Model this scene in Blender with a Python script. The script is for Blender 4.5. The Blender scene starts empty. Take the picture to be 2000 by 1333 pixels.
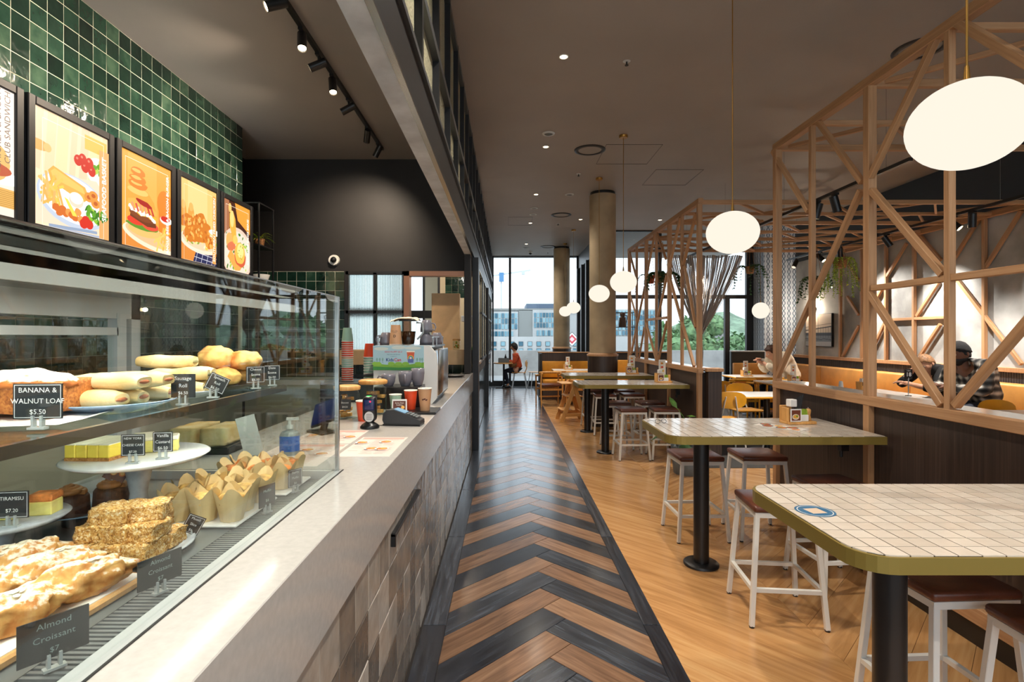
import bpy, bmesh, math, random
from mathutils import Vector, Matrix, noise
S = bpy.context.scene
C = S.collection
R = random.Random(11)
PI = math.pi
# ------------------------------------------------------------------ camera
# the camera stands at (0, 0, 1.5) and looks along +Y
FPX, CX, CY, EYE = 1040.0, 988.0, 658.0, 1.5
cam_d = bpy.data.cameras.new('camera')
cam = bpy.data.objects.new('camera', cam_d)
C.objects.link(cam)
cam.location = (0, 0, EYE)
cam.rotation_euler = (PI/2, 0, 0)
cam_d.sensor_width = 36
cam_d.lens = FPX/2000*36
cam_d.shift_x = 0.006
cam_d.shift_y = -0.00425
cam_d.clip_start = 0.02
cam_d.clip_end = 2000
S.camera = cam
# ------------------------------------------------------------------ world, exposure
w = bpy.data.worlds.new('overcast_sky')
S.world = w
w.use_nodes = True
nt = w.node_tree
bg = nt.nodes['Background']
tc = nt.nodes.new('ShaderNodeTexCoord')
sep = nt.nodes.new('ShaderNodeSeparateXYZ')
nt.links.new(tc.outputs['Generated'], sep.inputs[0])
cr = nt.nodes.new('ShaderNodeValToRGB')
cr.color_ramp.elements[0].position = 0.0
cr.color_ramp.elements[0].color = (0.88, 0.93, 0.97, 1)
cr.color_ramp.elements[1].position = 0.5
cr.color_ramp.elements[1].color = (0.72, 0.83, 0.95, 1)
nt.links.new(sep.outputs['Z'], cr.inputs[0])
nt.links.new(cr.outputs[0], bg.inputs['Color'])
bg.inputs['Strength'].default_value = 2.3
vs = S.view_settings
vs.view_transform = 'Standard'
vs.look = 'None'
vs.exposure = 0.0
vs.gamma = 1.0
vs.use_curve_mapping = False
try:
    S.cycles.use_denoising = True
    S.cycles.max_bounces = 9
    S.cycles.diffuse_bounces = 4
    S.cycles.glossy_bounces = 4
    S.cycles.transparent_max_bounces = 24
    S.cycles.sample_clamp_indirect = 6.0
    S.cycles.caustics_reflective = False
    S.cycles.caustics_refractive = False
except Exception:
    pass

WARM = (1.0, 0.82, 0.62)
NEUT = (1.0, 0.93, 0.84)
COOL = (0.80, 0.91, 1.0)

KL = 2.6

def lamp(kind, name, loc, target, power, color=WARM, size=0.05, angle=100, blend=0.6, size_y=None):
    d = bpy.data.lights.new(name, kind)
    d.energy = power*(KL if kind in ('SPOT', 'POINT') else 1.0)
    d.color = color
    if kind == 'SPOT':
        d.spot_size = math.radians(angle)
        d.spot_blend = blend
        d.shadow_soft_size = size
    elif kind == 'POINT':
        d.shadow_soft_size = size
    elif kind == 'AREA':
        d.size = size
        if size_y:
            d.shape = 'RECTANGLE'
            d.size_y = size_y
    elif kind == 'SUN':
        d.angle = size
    o = bpy.data.objects.new(name, d)
    C.objects.link(o)
    o.location = loc
    dv = Vector(target) - Vector(loc)
    o.rotation_euler = dv.to_track_quat('-Z', 'Y').to_euler()
    return o
# a weak, veiled sun over the terrace
lamp('SUN', 'sun', (4, 40, 30), (0, 62, 0), 1.2, (1, 0.97, 0.92), 0.12)
KSPOT = 1.0

# ------------------------------------------------------------------ materials
def lin(c):
    if isinstance(c, (int, float)):
        c = (c, c, c)
    o = []
    for v in c[:3]:
        v = v/255.0
        o.append(v/12.92 if v <= 0.04045 else ((v+0.055)/1.055)**2.4)
    return (o[0], o[1], o[2], 1)

M = {}
def nmat(name):
    m = bpy.data.materials.new(name)
    m.use_nodes = True
    M[name] = m
    return m, m.node_tree.nodes, m.node_tree.links, m.node_tree.nodes['Principled BSDF']

def bump(ns, ls, b, src, strength, dist=0.01):
    n = ns.new('ShaderNodeBump')
    n.inputs['Strength'].default_value = strength
    n.inputs['Distance'].default_value = dist
    ls.new(src, n.inputs['Height'])
    ls.new(n.outputs[0], b.inputs['Normal'])
    return n

def coords(ns, ls, scale=(1, 1, 1), rnd=True, kind='Object'):
    t = ns.new('ShaderNodeTexCoord')
    mp = ns.new('ShaderNodeMapping')
    mp.inputs['Scale'].default_value = scale
    ls.new(t.outputs[kind], mp.inputs['Vector'])
    if rnd:
        oi = ns.new('ShaderNodeObjectInfo')
        ge = ns.new('ShaderNodeNewGeometry')
        a = ns.new('ShaderNodeMath'); a.operation = 'ADD'
        ls.new(oi.outputs['Random'], a.inputs[0])
        ls.new(ge.outputs['Random Per Island'], a.inputs[1])
        mu = ns.new('ShaderNodeMath'); mu.operation = 'MULTIPLY'; mu.inputs[1].default_value = 37.0
        ls.new(a.outputs[0], mu.inputs[0])
        ls.new(mu.outputs[0], mp.inputs['Location'])
    return mp.outputs[0]

def rand01(ns, ls):
    oi = ns.new('ShaderNodeObjectInfo')
    ge = ns.new('ShaderNodeNewGeometry')
    a = ns.new('ShaderNodeMath'); a.operation = 'ADD'
    ls.new(oi.outputs['Random'], a.inputs[0])
    ls.new(ge.outputs['Random Per Island'], a.inputs[1])
    f = ns.new('ShaderNodeMath'); f.operation = 'FRACT'
    ls.new(a.outputs[0], f.inputs[0])
    return f.outputs[0]

def ramp(ns, ls, src, cols):
    r = ns.new('ShaderNodeValToRGB')
    e = r.color_ramp.elements
    n = len(cols)
    while len(e) < n:
        e.new(0.5)
    for i, c in enumerate(cols):
        if len(c) == 2 and isinstance(c[1], tuple):
            p, c = c
        else:
            p = i/(n-1)
        e[i].position = p
        e[i].color = lin(c)
    ls.new(src, r.inputs[0])
    return r.outputs[0]

def plain(name, c, rough=0.5, metal=0.0, var=0.0, vscale=8, bmp=0.0, bscale=60, emit=0, coat=0.0, spec=None):
    m, ns, ls, b = nmat(name)
    b.inputs['Base Color'].default_value = lin(c)
    b.inputs['Roughness'].default_value = rough
    b.inputs['Metallic'].default_value = metal
    if coat:
        b.inputs['Coat Weight'].default_value = coat
        b.inputs['Coat Roughness'].default_value = 0.08
    if spec is not None:
        b.inputs['Specular IOR Level'].default_value = spec
    if var or bmp:
        v = coords(ns, ls)
        if var:
            n = ns.new('ShaderNodeTexNoise'); n.inputs['Scale'].default_value = vscale; n.inputs['Detail'].default_value = 5
            ls.new(v, n.inputs['Vector'])
            lo = tuple(max(0, x*(1-var)) for x in c); hi = tuple(min(255, x*(1+var)) for x in c)
            ls.new(ramp(ns, ls, n.outputs[0], [(0.3, lo), (0.7, hi)]), b.inputs['Base Color'])
        if bmp:
            n2 = ns.new('ShaderNodeTexNoise'); n2.inputs['Scale'].default_value = bscale; n2.inputs['Detail'].default_value = 4
            ls.new(v, n2.inputs['Vector'])
            bump(ns, ls, b, n2.outputs[0], bmp)
    if emit:
        b.inputs['Emission Color'].default_value = lin(c)
        b.inputs['Emission Strength'].default_value = emit
    return m

def wood(name, cols, rough=0.45, scale=(60, 60, 3.0), det=6, bmp=0.12, spread=0.35, coat=0.0):
    """grain runs along the axis with the small scale; every piece gets its own tone"""
    m, ns, ls, b = nmat(name)
    v = coords(ns, ls, scale)
    n = ns.new('ShaderNodeTexNoise'); n.inputs['Scale'].default_value = 1.0; n.inputs['Detail'].default_value = det
    n.inputs['Distortion'].default_value = 0.6
    ls.new(v, n.inputs['Vector'])
    r = rand01(ns, ls)
    mx = ns.new('ShaderNodeMapRange')
    mx.inputs[1].default_value = 0; mx.inputs[2].default_value = 1
    mx.inputs[3].default_value = -spread/2; mx.inputs[4].default_value = spread/2
    ls.new(r, mx.inputs[0])
    a = ns.new('ShaderNodeMath'); a.operation = 'ADD'
    ls.new(n.outputs[0], a.inputs[0]); ls.new(mx.outputs[0], a.inputs[1])
    ls.new(ramp(ns, ls, a.outputs[0], [(0.2+0.6*i/(len(cols)-1), c) for i, c in enumerate(cols)]), b.inputs['Base Color'])
    b.inputs['Roughness'].default_value = rough
    if coat:
        b.inputs['Coat Weight'].default_value = coat
        b.inputs['Coat Roughness'].default_value = 0.15
    if bmp:
        bump(ns, ls, b, n.outputs[0], bmp, 0.004)
    return m

def tilemat(name, cols, rough=0.12, wav=0.35, nscale=9, bscale=14, mixn=0.5, spec=0.5):
    m, ns, ls, b = nmat(name)
    v = coords(ns, ls)
    n = ns.new('ShaderNodeTexNoise'); n.inputs['Scale'].default_value = nscale; n.inputs['Detail'].default_value = 5
    ls.new(v, n.inputs['Vector'])
    r = rand01(ns, ls)
    mx = ns.new('ShaderNodeMix'); mx.data_type = 'FLOAT'
    mx.inputs[0].default_value = mixn
    ls.new(r, mx.inputs[2]); ls.new(n.outputs[0], mx.inputs[3])
    ls.new(ramp(ns, ls, mx.outputs[0], [(0.2+0.6*i/(len(cols)-1), c) for i, c in enumerate(cols)]), b.inputs['Base Color'])
    b.inputs['Roughness'].default_value = rough
    b.inputs['Specular IOR Level'].default_value = spec
    if wav:
        n2 = ns.new('ShaderNodeTexNoise'); n2.inputs['Scale'].default_value = bscale; n2.inputs['Detail'].default_value = 2
        ls.new(v, n2.inputs['Vector'])
        bump(ns, ls, b, n2.outputs[0], wav, 0.01)
    return m

def glass(name, tint=(235, 245, 242), refl=1.0, rough=0.0, base=0.0):
    """thin pane: lets light straight through, mirrors by Fresnel"""
    m = bpy.data.materials.new(name); m.use_nodes = True
    M[name] = m
    ns, ls = m.node_tree.nodes, m.node_tree.links
    ns.clear()
    o = ns.new('ShaderNodeOutputMaterial')
    t = ns.new('ShaderNodeBsdfTransparent'); t.inputs[0].default_value = lin(tint)
    g = ns.new('ShaderNodeBsdfGlossy'); g.inputs['Roughness'].default_value = rough
    lw = ns.new('ShaderNodeLayerWeight'); lw.inputs[0].default_value = 0.5
    pw = ns.new('ShaderNodeMath'); pw.operation = 'POWER'; pw.inputs[1].default_value = 5.0
    ls.new(lw.outputs['Facing'], pw.inputs[0])
    mu = ns.new('ShaderNodeMath'); mu.operation = 'MULTIPLY_ADD'
    mu.inputs[1].default_value = 0.9*refl; mu.inputs[2].default_value = 0.022*refl+base
    mu.use_clamp = True
    ls.new(pw.outputs[0], mu.inputs[0])
    mi = ns.new('ShaderNodeMixShader')
    ls.new(mu.outputs[0], mi.inputs[0]); ls.new(t.outputs[0], mi.inputs[1]); ls.new(g.outputs[0], mi.inputs[2])
    ls.new(mi.outputs[0], o.inputs[0])
    return m

def emitter(name, c, s):
    m = bpy.data.materials.new(name); m.use_nodes = True
    M[name] = m
    ns, ls = m.node_tree.nodes, m.node_tree.links
    ns.clear()
    o = ns.new('ShaderNodeOutputMaterial')
    e = ns.new('ShaderNodeEmission'); e.inputs[0].default_value = lin(c); e.inputs[1].default_value = s
    ls.new(e.outputs[0], o.inputs[0])
    return m

def printmat(name, emit=0.0):
    m, ns, ls, b = nmat(name)
    a = ns.new('ShaderNodeVertexColor'); a.layer_name = 'ink'
    ls.new(a.outputs[0], b.inputs['Base Color'])
    b.inputs['Roughness'].default_value = 0.45
    if emit:
        ls.new(a.outputs[0], b.inputs['Emission Color'])
        b.inputs['Emission Strength'].default_value = emit
        b.inputs['Base Color'].default_value = (0, 0, 0, 1)
        for l in list(ls):
            if l.to_socket == b.inputs['Base Color']:
                ls.remove(l)
    return m

# ------------------------------------------------------------------ mesh building
class MB:
    def __init__(s):
        s.v = []; s.f = []; s.m = []; s.s = []; s.c = []
    def add(s, vs, fs, m=0, smooth=False, col=None):
        o = len(s.v)
        s.v.extend([tuple(p) for p in vs])
        for f in fs:
            s.f.append(tuple(i+o for i in f)); s.m.append(m); s.s.append(smooth); s.c.append(col)
        return s
    def box(s, x0, x1, y0, y1, z0, z1, m=0, col=None):
        v = [(x0, y0, z0), (x1, y0, z0), (x1, y1, z0), (x0, y1, z0), (x0, y0, z1), (x1, y0, z1), (x1, y1, z1), (x0, y1, z1)]
        return s.add(v, [(0, 3, 2, 1), (4, 5, 6, 7), (0, 1, 5, 4), (1, 2, 6, 5), (2, 3, 7, 6), (3, 0, 4, 7)], m, False, col)
    def rbox(s, x0, x1, y0, y1, z0, z1, r=0.005, seg=1, m=0, smooth=False):
        bm = bmesh.new()
        bmesh.ops.create_cube(bm, size=1)
        for v in bm.verts:
            v.co = Vector(((x0+x1)/2+v.co.x*(x1-x0), (y0+y1)/2+v.co.y*(y1-y0), (z0+z1)/2+v.co.z*(z1-z0)))
        bmesh.ops.bevel(bm, geom=bm.edges[:], offset=r, segments=seg, affect='EDGES', profile=0.5)
        return s.bm(bm, m, smooth or seg > 1)
    def bm(s, bm, m=0, smooth=False, mat=None):
        bm.verts.index_update()
        vs = [(mat @ v.co) if mat else v.co.copy() for v in bm.verts]
        fs = [tuple(v.index for v in f.verts) for f in bm.faces]
        bm.free()
        return s.add(vs, fs, m, smooth)
    def beam(s, p0, p1, w, h, up=(0, 0, 1), m=0, ch=0.0):
        p0 = Vector(p0); p1 = Vector(p1); d = (p1-p0); L = d.length; d = d/L
        u = Vector(up)
        if abs(d.dot(u)) > 0.98:
            u = Vector((0, 1, 0))
        sx = d.cross(u).normalized(); sy = sx.cross(d).normalized()
        a, b = w/2, h/2
        if ch:
            q = [(-a+ch, -b), (a-ch, -b), (a, -b+ch), (a, b-ch), (a-ch, b), (-a+ch, b), (-a, b-ch), (-a, -b+ch)]
        else:
            q = [(-a, -b), (a, -b), (a, b), (-a, b)]
        n = len(q)
        v = [p0+sx*x+sy*y for x, y in q]+[p1+sx*x+sy*y for x, y in q]
        f = [tuple(reversed(range(n))), tuple(range(n, 2*n))]+[(i, (i+1) % n, n+(i+1) % n, n+i) for i in range(n)]
        return s.add(v, f, m)
    def cyl(s, p0, p1, r0, r1=None, n=16, m=0, caps=True, smooth=True):
        r1 = r0 if r1 is None else r1
        p0 = Vector(p0); p1 = Vector(p1); d = (p1-p0).normalized()
        u = Vector((0, 0, 1)) if abs(d.z) < 0.9 else Vector((1, 0, 0))
        sx = d.cross(u).normalized(); sy = d.cross(sx).normalized()
        ring = lambda p, r: [p+(sx*math.cos(2*PI*i/n)+sy*math.sin(2*PI*i/n))*r for i in range(n)]
        v = ring(p0, r0)+ring(p1, r1)
        s.add(v, [(i, n+i, n+(i+1) % n, (i+1) % n) for i in range(n)], m, smooth)
        if caps:
            s.add(ring(p0, r0), [tuple(range(n))], m)
            s.add(ring(p1, r1), [tuple(reversed(range(n)))], m)
        return s
    def lathe(s, prof, n=24, c=(0, 0, 0), m=0, smooth=True, sx=1, sy=1, wob=0, cap=True):
        v = []
        for r, z in prof:
            for i in range(n):
                a = 2*PI*i/n
                rr = r*(1+(wob*noise.noise(Vector((math.cos(a)*2, math.sin(a)*2, z*30+c[0]*9))) if wob else 0))
                v.append((c[0]+rr*math.cos(a)*sx, c[1]+rr*math.sin(a)*sy, c[2]+z))
        f = []
        for k in range(len(prof)-1):
            for i in range(n):
                j = (i+1) % n
                f.append((k*n+i, k*n+j, (k+1)*n+j, (k+1)*n+i))
        s.add(v, f, m, smooth)
        if cap:
            if prof[0][0] > 1e-5: s.add(v[:n], [tuple(reversed(range(n)))], m)
            if prof[-1][0] > 1e-5: s.add(v[-n:], [tuple(range(n))], m)
        return s
    def tube(s, pts, r, n=8, m=0, caps=True, smooth=True):
        pts = [Vector(p) for p in pts]
        rs = r if isinstance(r, (list, tuple)) else [r]*len(pts)
        v = []; last = None
        for i, p in enumerate(pts):
            d = (pts[min(i+1, len(pts)-1)]-pts[max(i-1, 0)]).normalized()
            if last is None:
                u = Vector((0, 0, 1)) if abs(d.z) < 0.9 else Vector((1, 0, 0))
                sx = d.cross(u).normalized()
            else:
                sx = (last - d*last.dot(d)).normalized()
            last = sx
            sy = d.cross(sx)
            v += [p+(sx*math.cos(2*PI*k/n)+sy*math.sin(2*PI*k/n))*rs[i] for k in range(n)]
        f = []
        for i in range(len(pts)-1):
            for k in range(n):
                j = (k+1) % n
                f.append((i*n+k, i*n+j, (i+1)*n+j, (i+1)*n+k))
        s.add(v, f, m, smooth)
        if caps:
            s.add(v[:n], [tuple(reversed(range(n)))], m); s.add(v[-n:], [tuple(range(n))], m)
        return s
    def ell(s, c, rx, ry, rz, nu=16, nv=10, m=0, amp=0.0, fr=8, smooth=True, flat=None, rot=None):
        v = []; f = []
        c = Vector(c)
        for k in range(nv+1):
            t = PI*k/nv
            for i in range(nu):
                a = 2*PI*i/nu
                d = Vector((math.sin(t)*math.cos(a), math.sin(t)*math.sin(a), math.cos(t)))
                q = 1+(amp*noise.noise(d*fr*0.3+c*13) if amp else 0)
                p = Vector((d.x*rx*q, d.y*ry*q, d.z*rz*q))
                if flat is not None and p.z < flat: p.z = flat
                if rot: p = rot @ p
                v.append(c+p)
        for k in range(nv):
            for i in range(nu):
                j = (i+1) % nu
                f.append((k*nu+i, (k+1)*nu+i, (k+1)*nu+j, k*nu+j))
        return s.add(v, f, m, smooth)
    def prism(s, poly, z0, z1, m=0, smooth=False, sides=True):
        n = len(poly)
        v = [(x, y, z0) for x, y in poly]+[(x, y, z1) for x, y in poly]
        s.add(v, [tuple(reversed(range(n))), tuple(range(n, 2*n))], m)
        return s.add(v, [(i, (i+1) % n, n+(i+1) % n, n+i) for i in range(n)], m, smooth)
    def xform(s, mt):
        s.v = [tuple(mt @ Vector(p)) for p in s.v]
        return s
    def mesh(s, name, mats):
        me = bpy.data.meshes.new(name)
        me.from_pydata(s.v, [], s.f)
        mats = mats if isinstance(mats, (list, tuple)) else [mats]
        for m in mats:
            me.materials.append(M[m] if isinstance(m, str) else m)
        me.polygons.foreach_set('material_index', s.m)
        me.polygons.foreach_set('use_smooth', s.s)
        if any(c is not None for c in s.c):
            at = me.color_attributes.new('ink', 'FLOAT_COLOR', 'CORNER')
            li = 0
            buf = []
            for p, c in zip(s.f, s.c):
                buf += list(c or (1, 1, 1, 1))*len(p)
            at.data.foreach_set('color', buf)
        me.update()
        return me
    def build(s, name, mats, parent=None, loc=(0, 0, 0), rot=None):
        return link(name, s.mesh(name, mats), parent, loc, rot)

def link(name, me, parent=None, loc=(0, 0, 0), rot=None):
    o = bpy.data.objects.new(name, me)
    C.objects.link(o)
    o.location = loc
    if rot is not None:
        o.rotation_euler = rot
    if parent is not None:
        o.parent = parent
    return o

def tag(o, label=None, cat=None, group=None, kind=None):
    if label: o['label'] = label
    if cat: o['category'] = cat
    if group: o['group'] = group
    if kind: o['kind'] = kind
    return o

def thing(name, label, cat, loc=(0, 0, 0), rz=0.0, group=None):
    o = bpy.data.objects.new(name, None)
    C.objects.link(o)
    o.empty_display_size = 0.05
    o.location = loc
    o.rotation_euler = (0, 0, rz)
    return tag(o, label, cat, group)

def struct(o):
    o['kind'] = 'structure'
    return o

def kids(o):
    return [c for c in o.children]

def dup(root, loc=None, rz=None, label=None, group=None):
    r = root.copy(); C.objects.link(r)
    if loc is not None: r.location = loc
    if rz is not None: r.rotation_euler = (0, 0, rz)
    if label: r['label'] = label
    if group: r['group'] = group
    for ch in list(root.children):
        c = ch.copy(); C.objects.link(c); c.parent = r
        for g in list(ch.children):
            d = g.copy(); C.objects.link(d); d.parent = c
    return r

def beam_obj(name, p0, p1, w, h, mat, parent=None, org=(0, 0, 0), up=(0, 0, 1), ch=0.003):
    """a timber or bar with its own axis: local Z runs along the piece"""
    p0 = Vector(p0)-Vector(org); p1 = Vector(p1)-Vector(org)
    d = p1-p0; L = d.length; d.normalize()
    u = Vector(up)
    if abs(d.dot(u)) > 0.98: u = Vector((0, 1, 0))
    sx = d.cross(u).normalized(); sy = d.cross(sx).normalized()
    b = MB().beam((0, 0, 0), (0, 0, L), w, h, (0, 1, 0), 0, ch)
    o = b.build(name, mat, parent)
    mt = Matrix((sx, sy, d)).transposed().to_4x4()
    mt.translation = p0
    o.matrix_local = mt
    return o

ORD = ['first', 'second', 'third', 'fourth', 'fifth', 'sixth', 'seventh', 'eighth', 'ninth', 'tenth', 'eleventh', 'twelfth',
       'thirteenth', 'fourteenth', 'fifteenth', 'sixteenth', 'seventeenth', 'eighteenth', 'nineteenth', 'twentieth', 'twenty-first',
       'twenty-second', 'twenty-third', 'twenty-fourth', 'twenty-fifth', 'twenty-sixth']

def at(px, py, z):
    """the point seen at photograph pixel (px, py) at depth z"""
    return Vector(((px-CX)/FPX*z, z, EYE-(py-CY)/FPX*z))

_tc = {}
def text_geo(s, size=0.1, align='CENTER', bold=False):
    k = (s, size, align)
    if k in _tc: return _tc[k]
    cu = bpy.data.curves.new('lettering', 'FONT')
    cu.body = s; cu.size = size; cu.align_x = align; cu.align_y = 'CENTER'; cu.resolution_u = 2
    if bold: cu.offset = size*0.02
    o = bpy.data.objects.new('lettering', cu)
    C.objects.link(o)
    me = bpy.data.meshes.new_from_object(o.evaluated_get(bpy.context.evaluated_depsgraph_get()))
    vs = [(v.co.x, v.co.y) for v in me.vertices]
    fs = [tuple(p.vertices) for p in me.polygons]
    bpy.data.objects.remove(o); bpy.data.curves.remove(cu); bpy.data.meshes.remove(me)
    _tc[k] = (vs, fs)
    return vs, fs

class Print:
    """flat printed artwork: coloured outlines laid on one another, x right and y up, facing +Z"""
    def __init__(s, step=0.0004):
        s.b = MB(); s.z = 0.0; s.st = step*0.16; s.clip = None
    def poly(s, pts, c):
        if s.clip:
            for ax, lim, sg in ((0, s.clip[0], -1), (0, s.clip[1], 1), (1, s.clip[2], -1), (1, s.clip[3], 1)):
                o = []
                for i in range(len(pts)):
                    a, b = pts[i], pts[(i+1) % len(pts)]
                    ia, ib = sg*(a[ax]-lim) <= 0, sg*(b[ax]-lim) <= 0
                    if ia: o.append(a)
                    if ia != ib:
                        u = (lim-a[ax])/(b[ax]-a[ax]); o.append((a[0]+(b[0]-a[0])*u, a[1]+(b[1]-a[1])*u))
                pts = o
                if len(pts) < 3: return s
        s.z += s.st
        s.b.add([(x, y, s.z) for x, y in pts], [tuple(range(len(pts)))], 0, False, lin(c)); return s
    def rect(s, x0, x1, y0, y1, c): return s.poly([(x0, y0), (x1, y0), (x1, y1), (x0, y1)], c)
    def ell(s, x, y, rx, ry, c, n=18, rot=0.0, wob=0.0):
        p = []
        for i in range(n):
            a = 2*PI*i/n
            q = 1+wob*noise.noise(Vector((math.cos(a)*1.7+x*50, math.sin(a)*1.7+y*50, 3)))
            ex, ey = rx*q*math.cos(a), ry*q*math.sin(a)
            p.append((x+ex*math.cos(rot)-ey*math.sin(rot), y+ex*math.sin(rot)+ey*math.cos(rot)))
        return s.poly(p, c)
    def bar(s, x0, y0, x1, y1, w, c):
        d = Vector((x1-x0, y1-y0)); d.normalize(); n = Vector((-d.y, d.x))*w/2
        return s.poly([(x0-n.x, y0-n.y), (x1-n.x, y1-n.y), (x1+n.x, y1+n.y), (x0+n.x, y0+n.y)], c)
    def frame(s, x0, x1, y0, y1, t, c):
        s.rect(x0, x1, y0, y0+t, c); s.rect(x0, x1, y1-t, y1, c); s.rect(x0, x0+t, y0, y1, c); s.rect(x1-t, x1, y0, y1, c); return s
    def text(s, t, x, y, size, c, rot=0.0, align='CENTER', bold=False, sx=1.0):
        s.z += s.st
        vs, fs = text_geo(t, size, align, bold)
        ca, sa = math.cos(rot), math.sin(rot)
        s.b.add([(x+(a*sx)*ca-b*sa, y+(a*sx)*sa+b*ca, s.z) for a, b in vs], fs, 0, False, lin(c)); return s
    def build(s, name, mat, parent, mt=None):
        if mt is not None: s.b.xform(mt)
        return s.b.build(name, mat, parent)

def face(o, xdir, ydir):
    """matrix taking print space to a plane through o with given right and up directions"""
    x = Vector(xdir).normalized(); y = Vector(ydir).normalized(); z = x.cross(y)
    m = Matrix((x, y, z)).transposed().to_4x4(); m.translation = Vector(o)
    return m
# ------------------------------------------------------------------ palette
plain('ceiling_paint', (160, 152, 145), 0.55, var=0.02, vscale=1.5, bmp=0.04, bscale=30)
plain('black_paint', (34, 31, 30), 0.6, var=0.06)
plain('dark_paint', (60, 66, 72), 0.7)
plain('soffit_plaster', (214, 219, 225), 0.7, var=0.10, vscale=5, bmp=0.1, bscale=50)
plain('black_metal', (22, 22, 24), 0.35, spec=0.6)
plain('black_steel', (40, 40, 42), 0.4, 0.3)
plain('grey_steel', (96, 100, 102), 0.35, 0.6)
plain('steel', (190, 192, 192), 0.22, 1.0)
plain('aluminium', (190, 194, 194), 0.35, 0.3)
plain('brass', (176, 132, 66), 0.3, 0.9)
plain('copper', (168, 118, 92), 0.35, 0.8)
plain('white_metal', (228, 226, 220), 0.4, bmp=0.03, bscale=200)
plain('white_paint', (232, 230, 225), 0.5)
plain('black_plastic', (24, 24, 26), 0.3)
plain('grout_light', (190, 190, 172), 0.8)
plain('grout_dark', (46, 38, 32), 0.8)
plain('floor_joint', (36, 30, 27), 0.8)
plain('carpet', (66, 64, 62), 0.95, var=0.3, vscale=150, bmp=0.5, bscale=400)
plain('stone', (198, 194, 189), 0.14, var=0.025, vscale=60, coat=0.15)
plain('beige_laminate', (214, 178, 132), 0.5, var=0.04)
plain('kitchen_wall', (206, 190, 160), 0.6)
plain('concrete', (170, 170, 168), 0.75, var=0.20, vscale=1.7, bmp=0.25, bscale=8)
plain('column_render', (172, 152, 122), 0.65, var=0.12, vscale=2.2, bmp=0.15, bscale=10)
plain('mustard', (214, 146, 40), 0.5, var=0.05, bmp=0.08, bscale=80)
plain('tan_leather', (206, 146, 74), 0.45, var=0.06, vscale=5, bmp=0.08, bscale=70)
plain('brown_leather', (96, 52, 36), 0.3, var=0.15, vscale=12, bmp=0.08, bscale=110)
plain('yellow_ply', (228, 160, 36), 0.4, var=0.04)
wood('timber', [(162, 118, 80), (186, 140, 98), (202, 158, 118)], 0.5, (70, 70, 2.5), spread=0.25, bmp=0.06)
wood('walnut', [(40, 30, 27), (62, 48, 42), (84, 68, 58)], 0.42, (70, 70, 1.2), spread=0.1, bmp=0.1)
wood('oak_floor', [(166, 118, 72), (200, 150, 96), (218, 174, 120)], 0.22, (2.0, 26, 26), spread=0.18, bmp=0.1, coat=0.35)
wood('walk_oak', [(92, 66, 48), (128, 96, 72), (156, 122, 94)], 0.27, (3.0, 40, 40), spread=0.25, bmp=0.1, coat=0.5)
wood('walk_dark', [(20, 22, 28), (46, 51, 60), (84, 90, 100)], 0.24, (3.0, 50, 50), spread=0.22, bmp=0.1, coat=0.6)
wood('light_oak', [(196, 138, 70), (222, 164, 92), (236, 186, 120)], 0.45, (50, 50, 4), spread=0.2)
wood('dark_wood', [(44, 28, 20), (72, 48, 34), (98, 68, 48)], 0.5, (50, 50, 4), spread=0.2)
tilemat('green_tile', [(13, 28, 24), (25, 47, 39), (36, 61, 50), (66, 91, 74)], 0.1, 0.4, 9, 12, 0.5)
tilemat('counter_tile', [(110, 100, 90), (142, 131, 119), (172, 162, 150), (206, 198, 187)], 0.16, 0.45, 10, 12, 0.4)
tilemat('dark_tile', [(26, 34, 36), (44, 54, 56), (64, 76, 78)], 0.08, 0.4, 9, 10, 0.5)
tilemat('table_tile', [(208, 194, 178), (218, 205, 190), (224, 213, 199)], 0.12, 0.12, 20, 16, 0.5)
glass('clear_glass', (240, 248, 246), 1.0)
glass('case_glass', (247, 251, 250), 1.3, 0.0, 0.012)
glass('window_glass', (244, 248, 250), 0.7)
def textured_glass():
    m, ns, ls, b = nmat('hammered_glass')
    b.inputs['Base Color'].default_value = lin((196, 190, 160))
    b.inputs['Roughness'].default_value = 0.25
    b.inputs['Alpha'].default_value = 0.78
    v = coords(ns, ls)
    n = ns.new('ShaderNodeTexVoronoi'); n.inputs['Scale'].default_value = 70
    ls.new(v, n.inputs['Vector'])
    bump(ns, ls, b, n.outputs[0], 0.6, 0.01)
    m2, ns, ls, b = nmat('reeded_glass')
    t = ns.new('ShaderNodeTexCoord'); wv = ns.new('ShaderNodeTexWave'); wv.bands_direction = 'X'; wv.inputs['Scale'].default_value = 14
    ls.new(t.outputs['Object'], wv.inputs['Vector'])
    ls.new(ramp(ns, ls, wv.outputs[1], [(150, 164, 162), (226, 236, 232)]), b.inputs['Base Color'])  # dark and pale bands paint the shading of the ribs into the colour
    b.inputs['Roughness'].default_value = 0.2
    b.inputs['Transmission Weight'].default_value = 0.9
    b.inputs['IOR'].default_value = 1.15
textured_glass()
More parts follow.
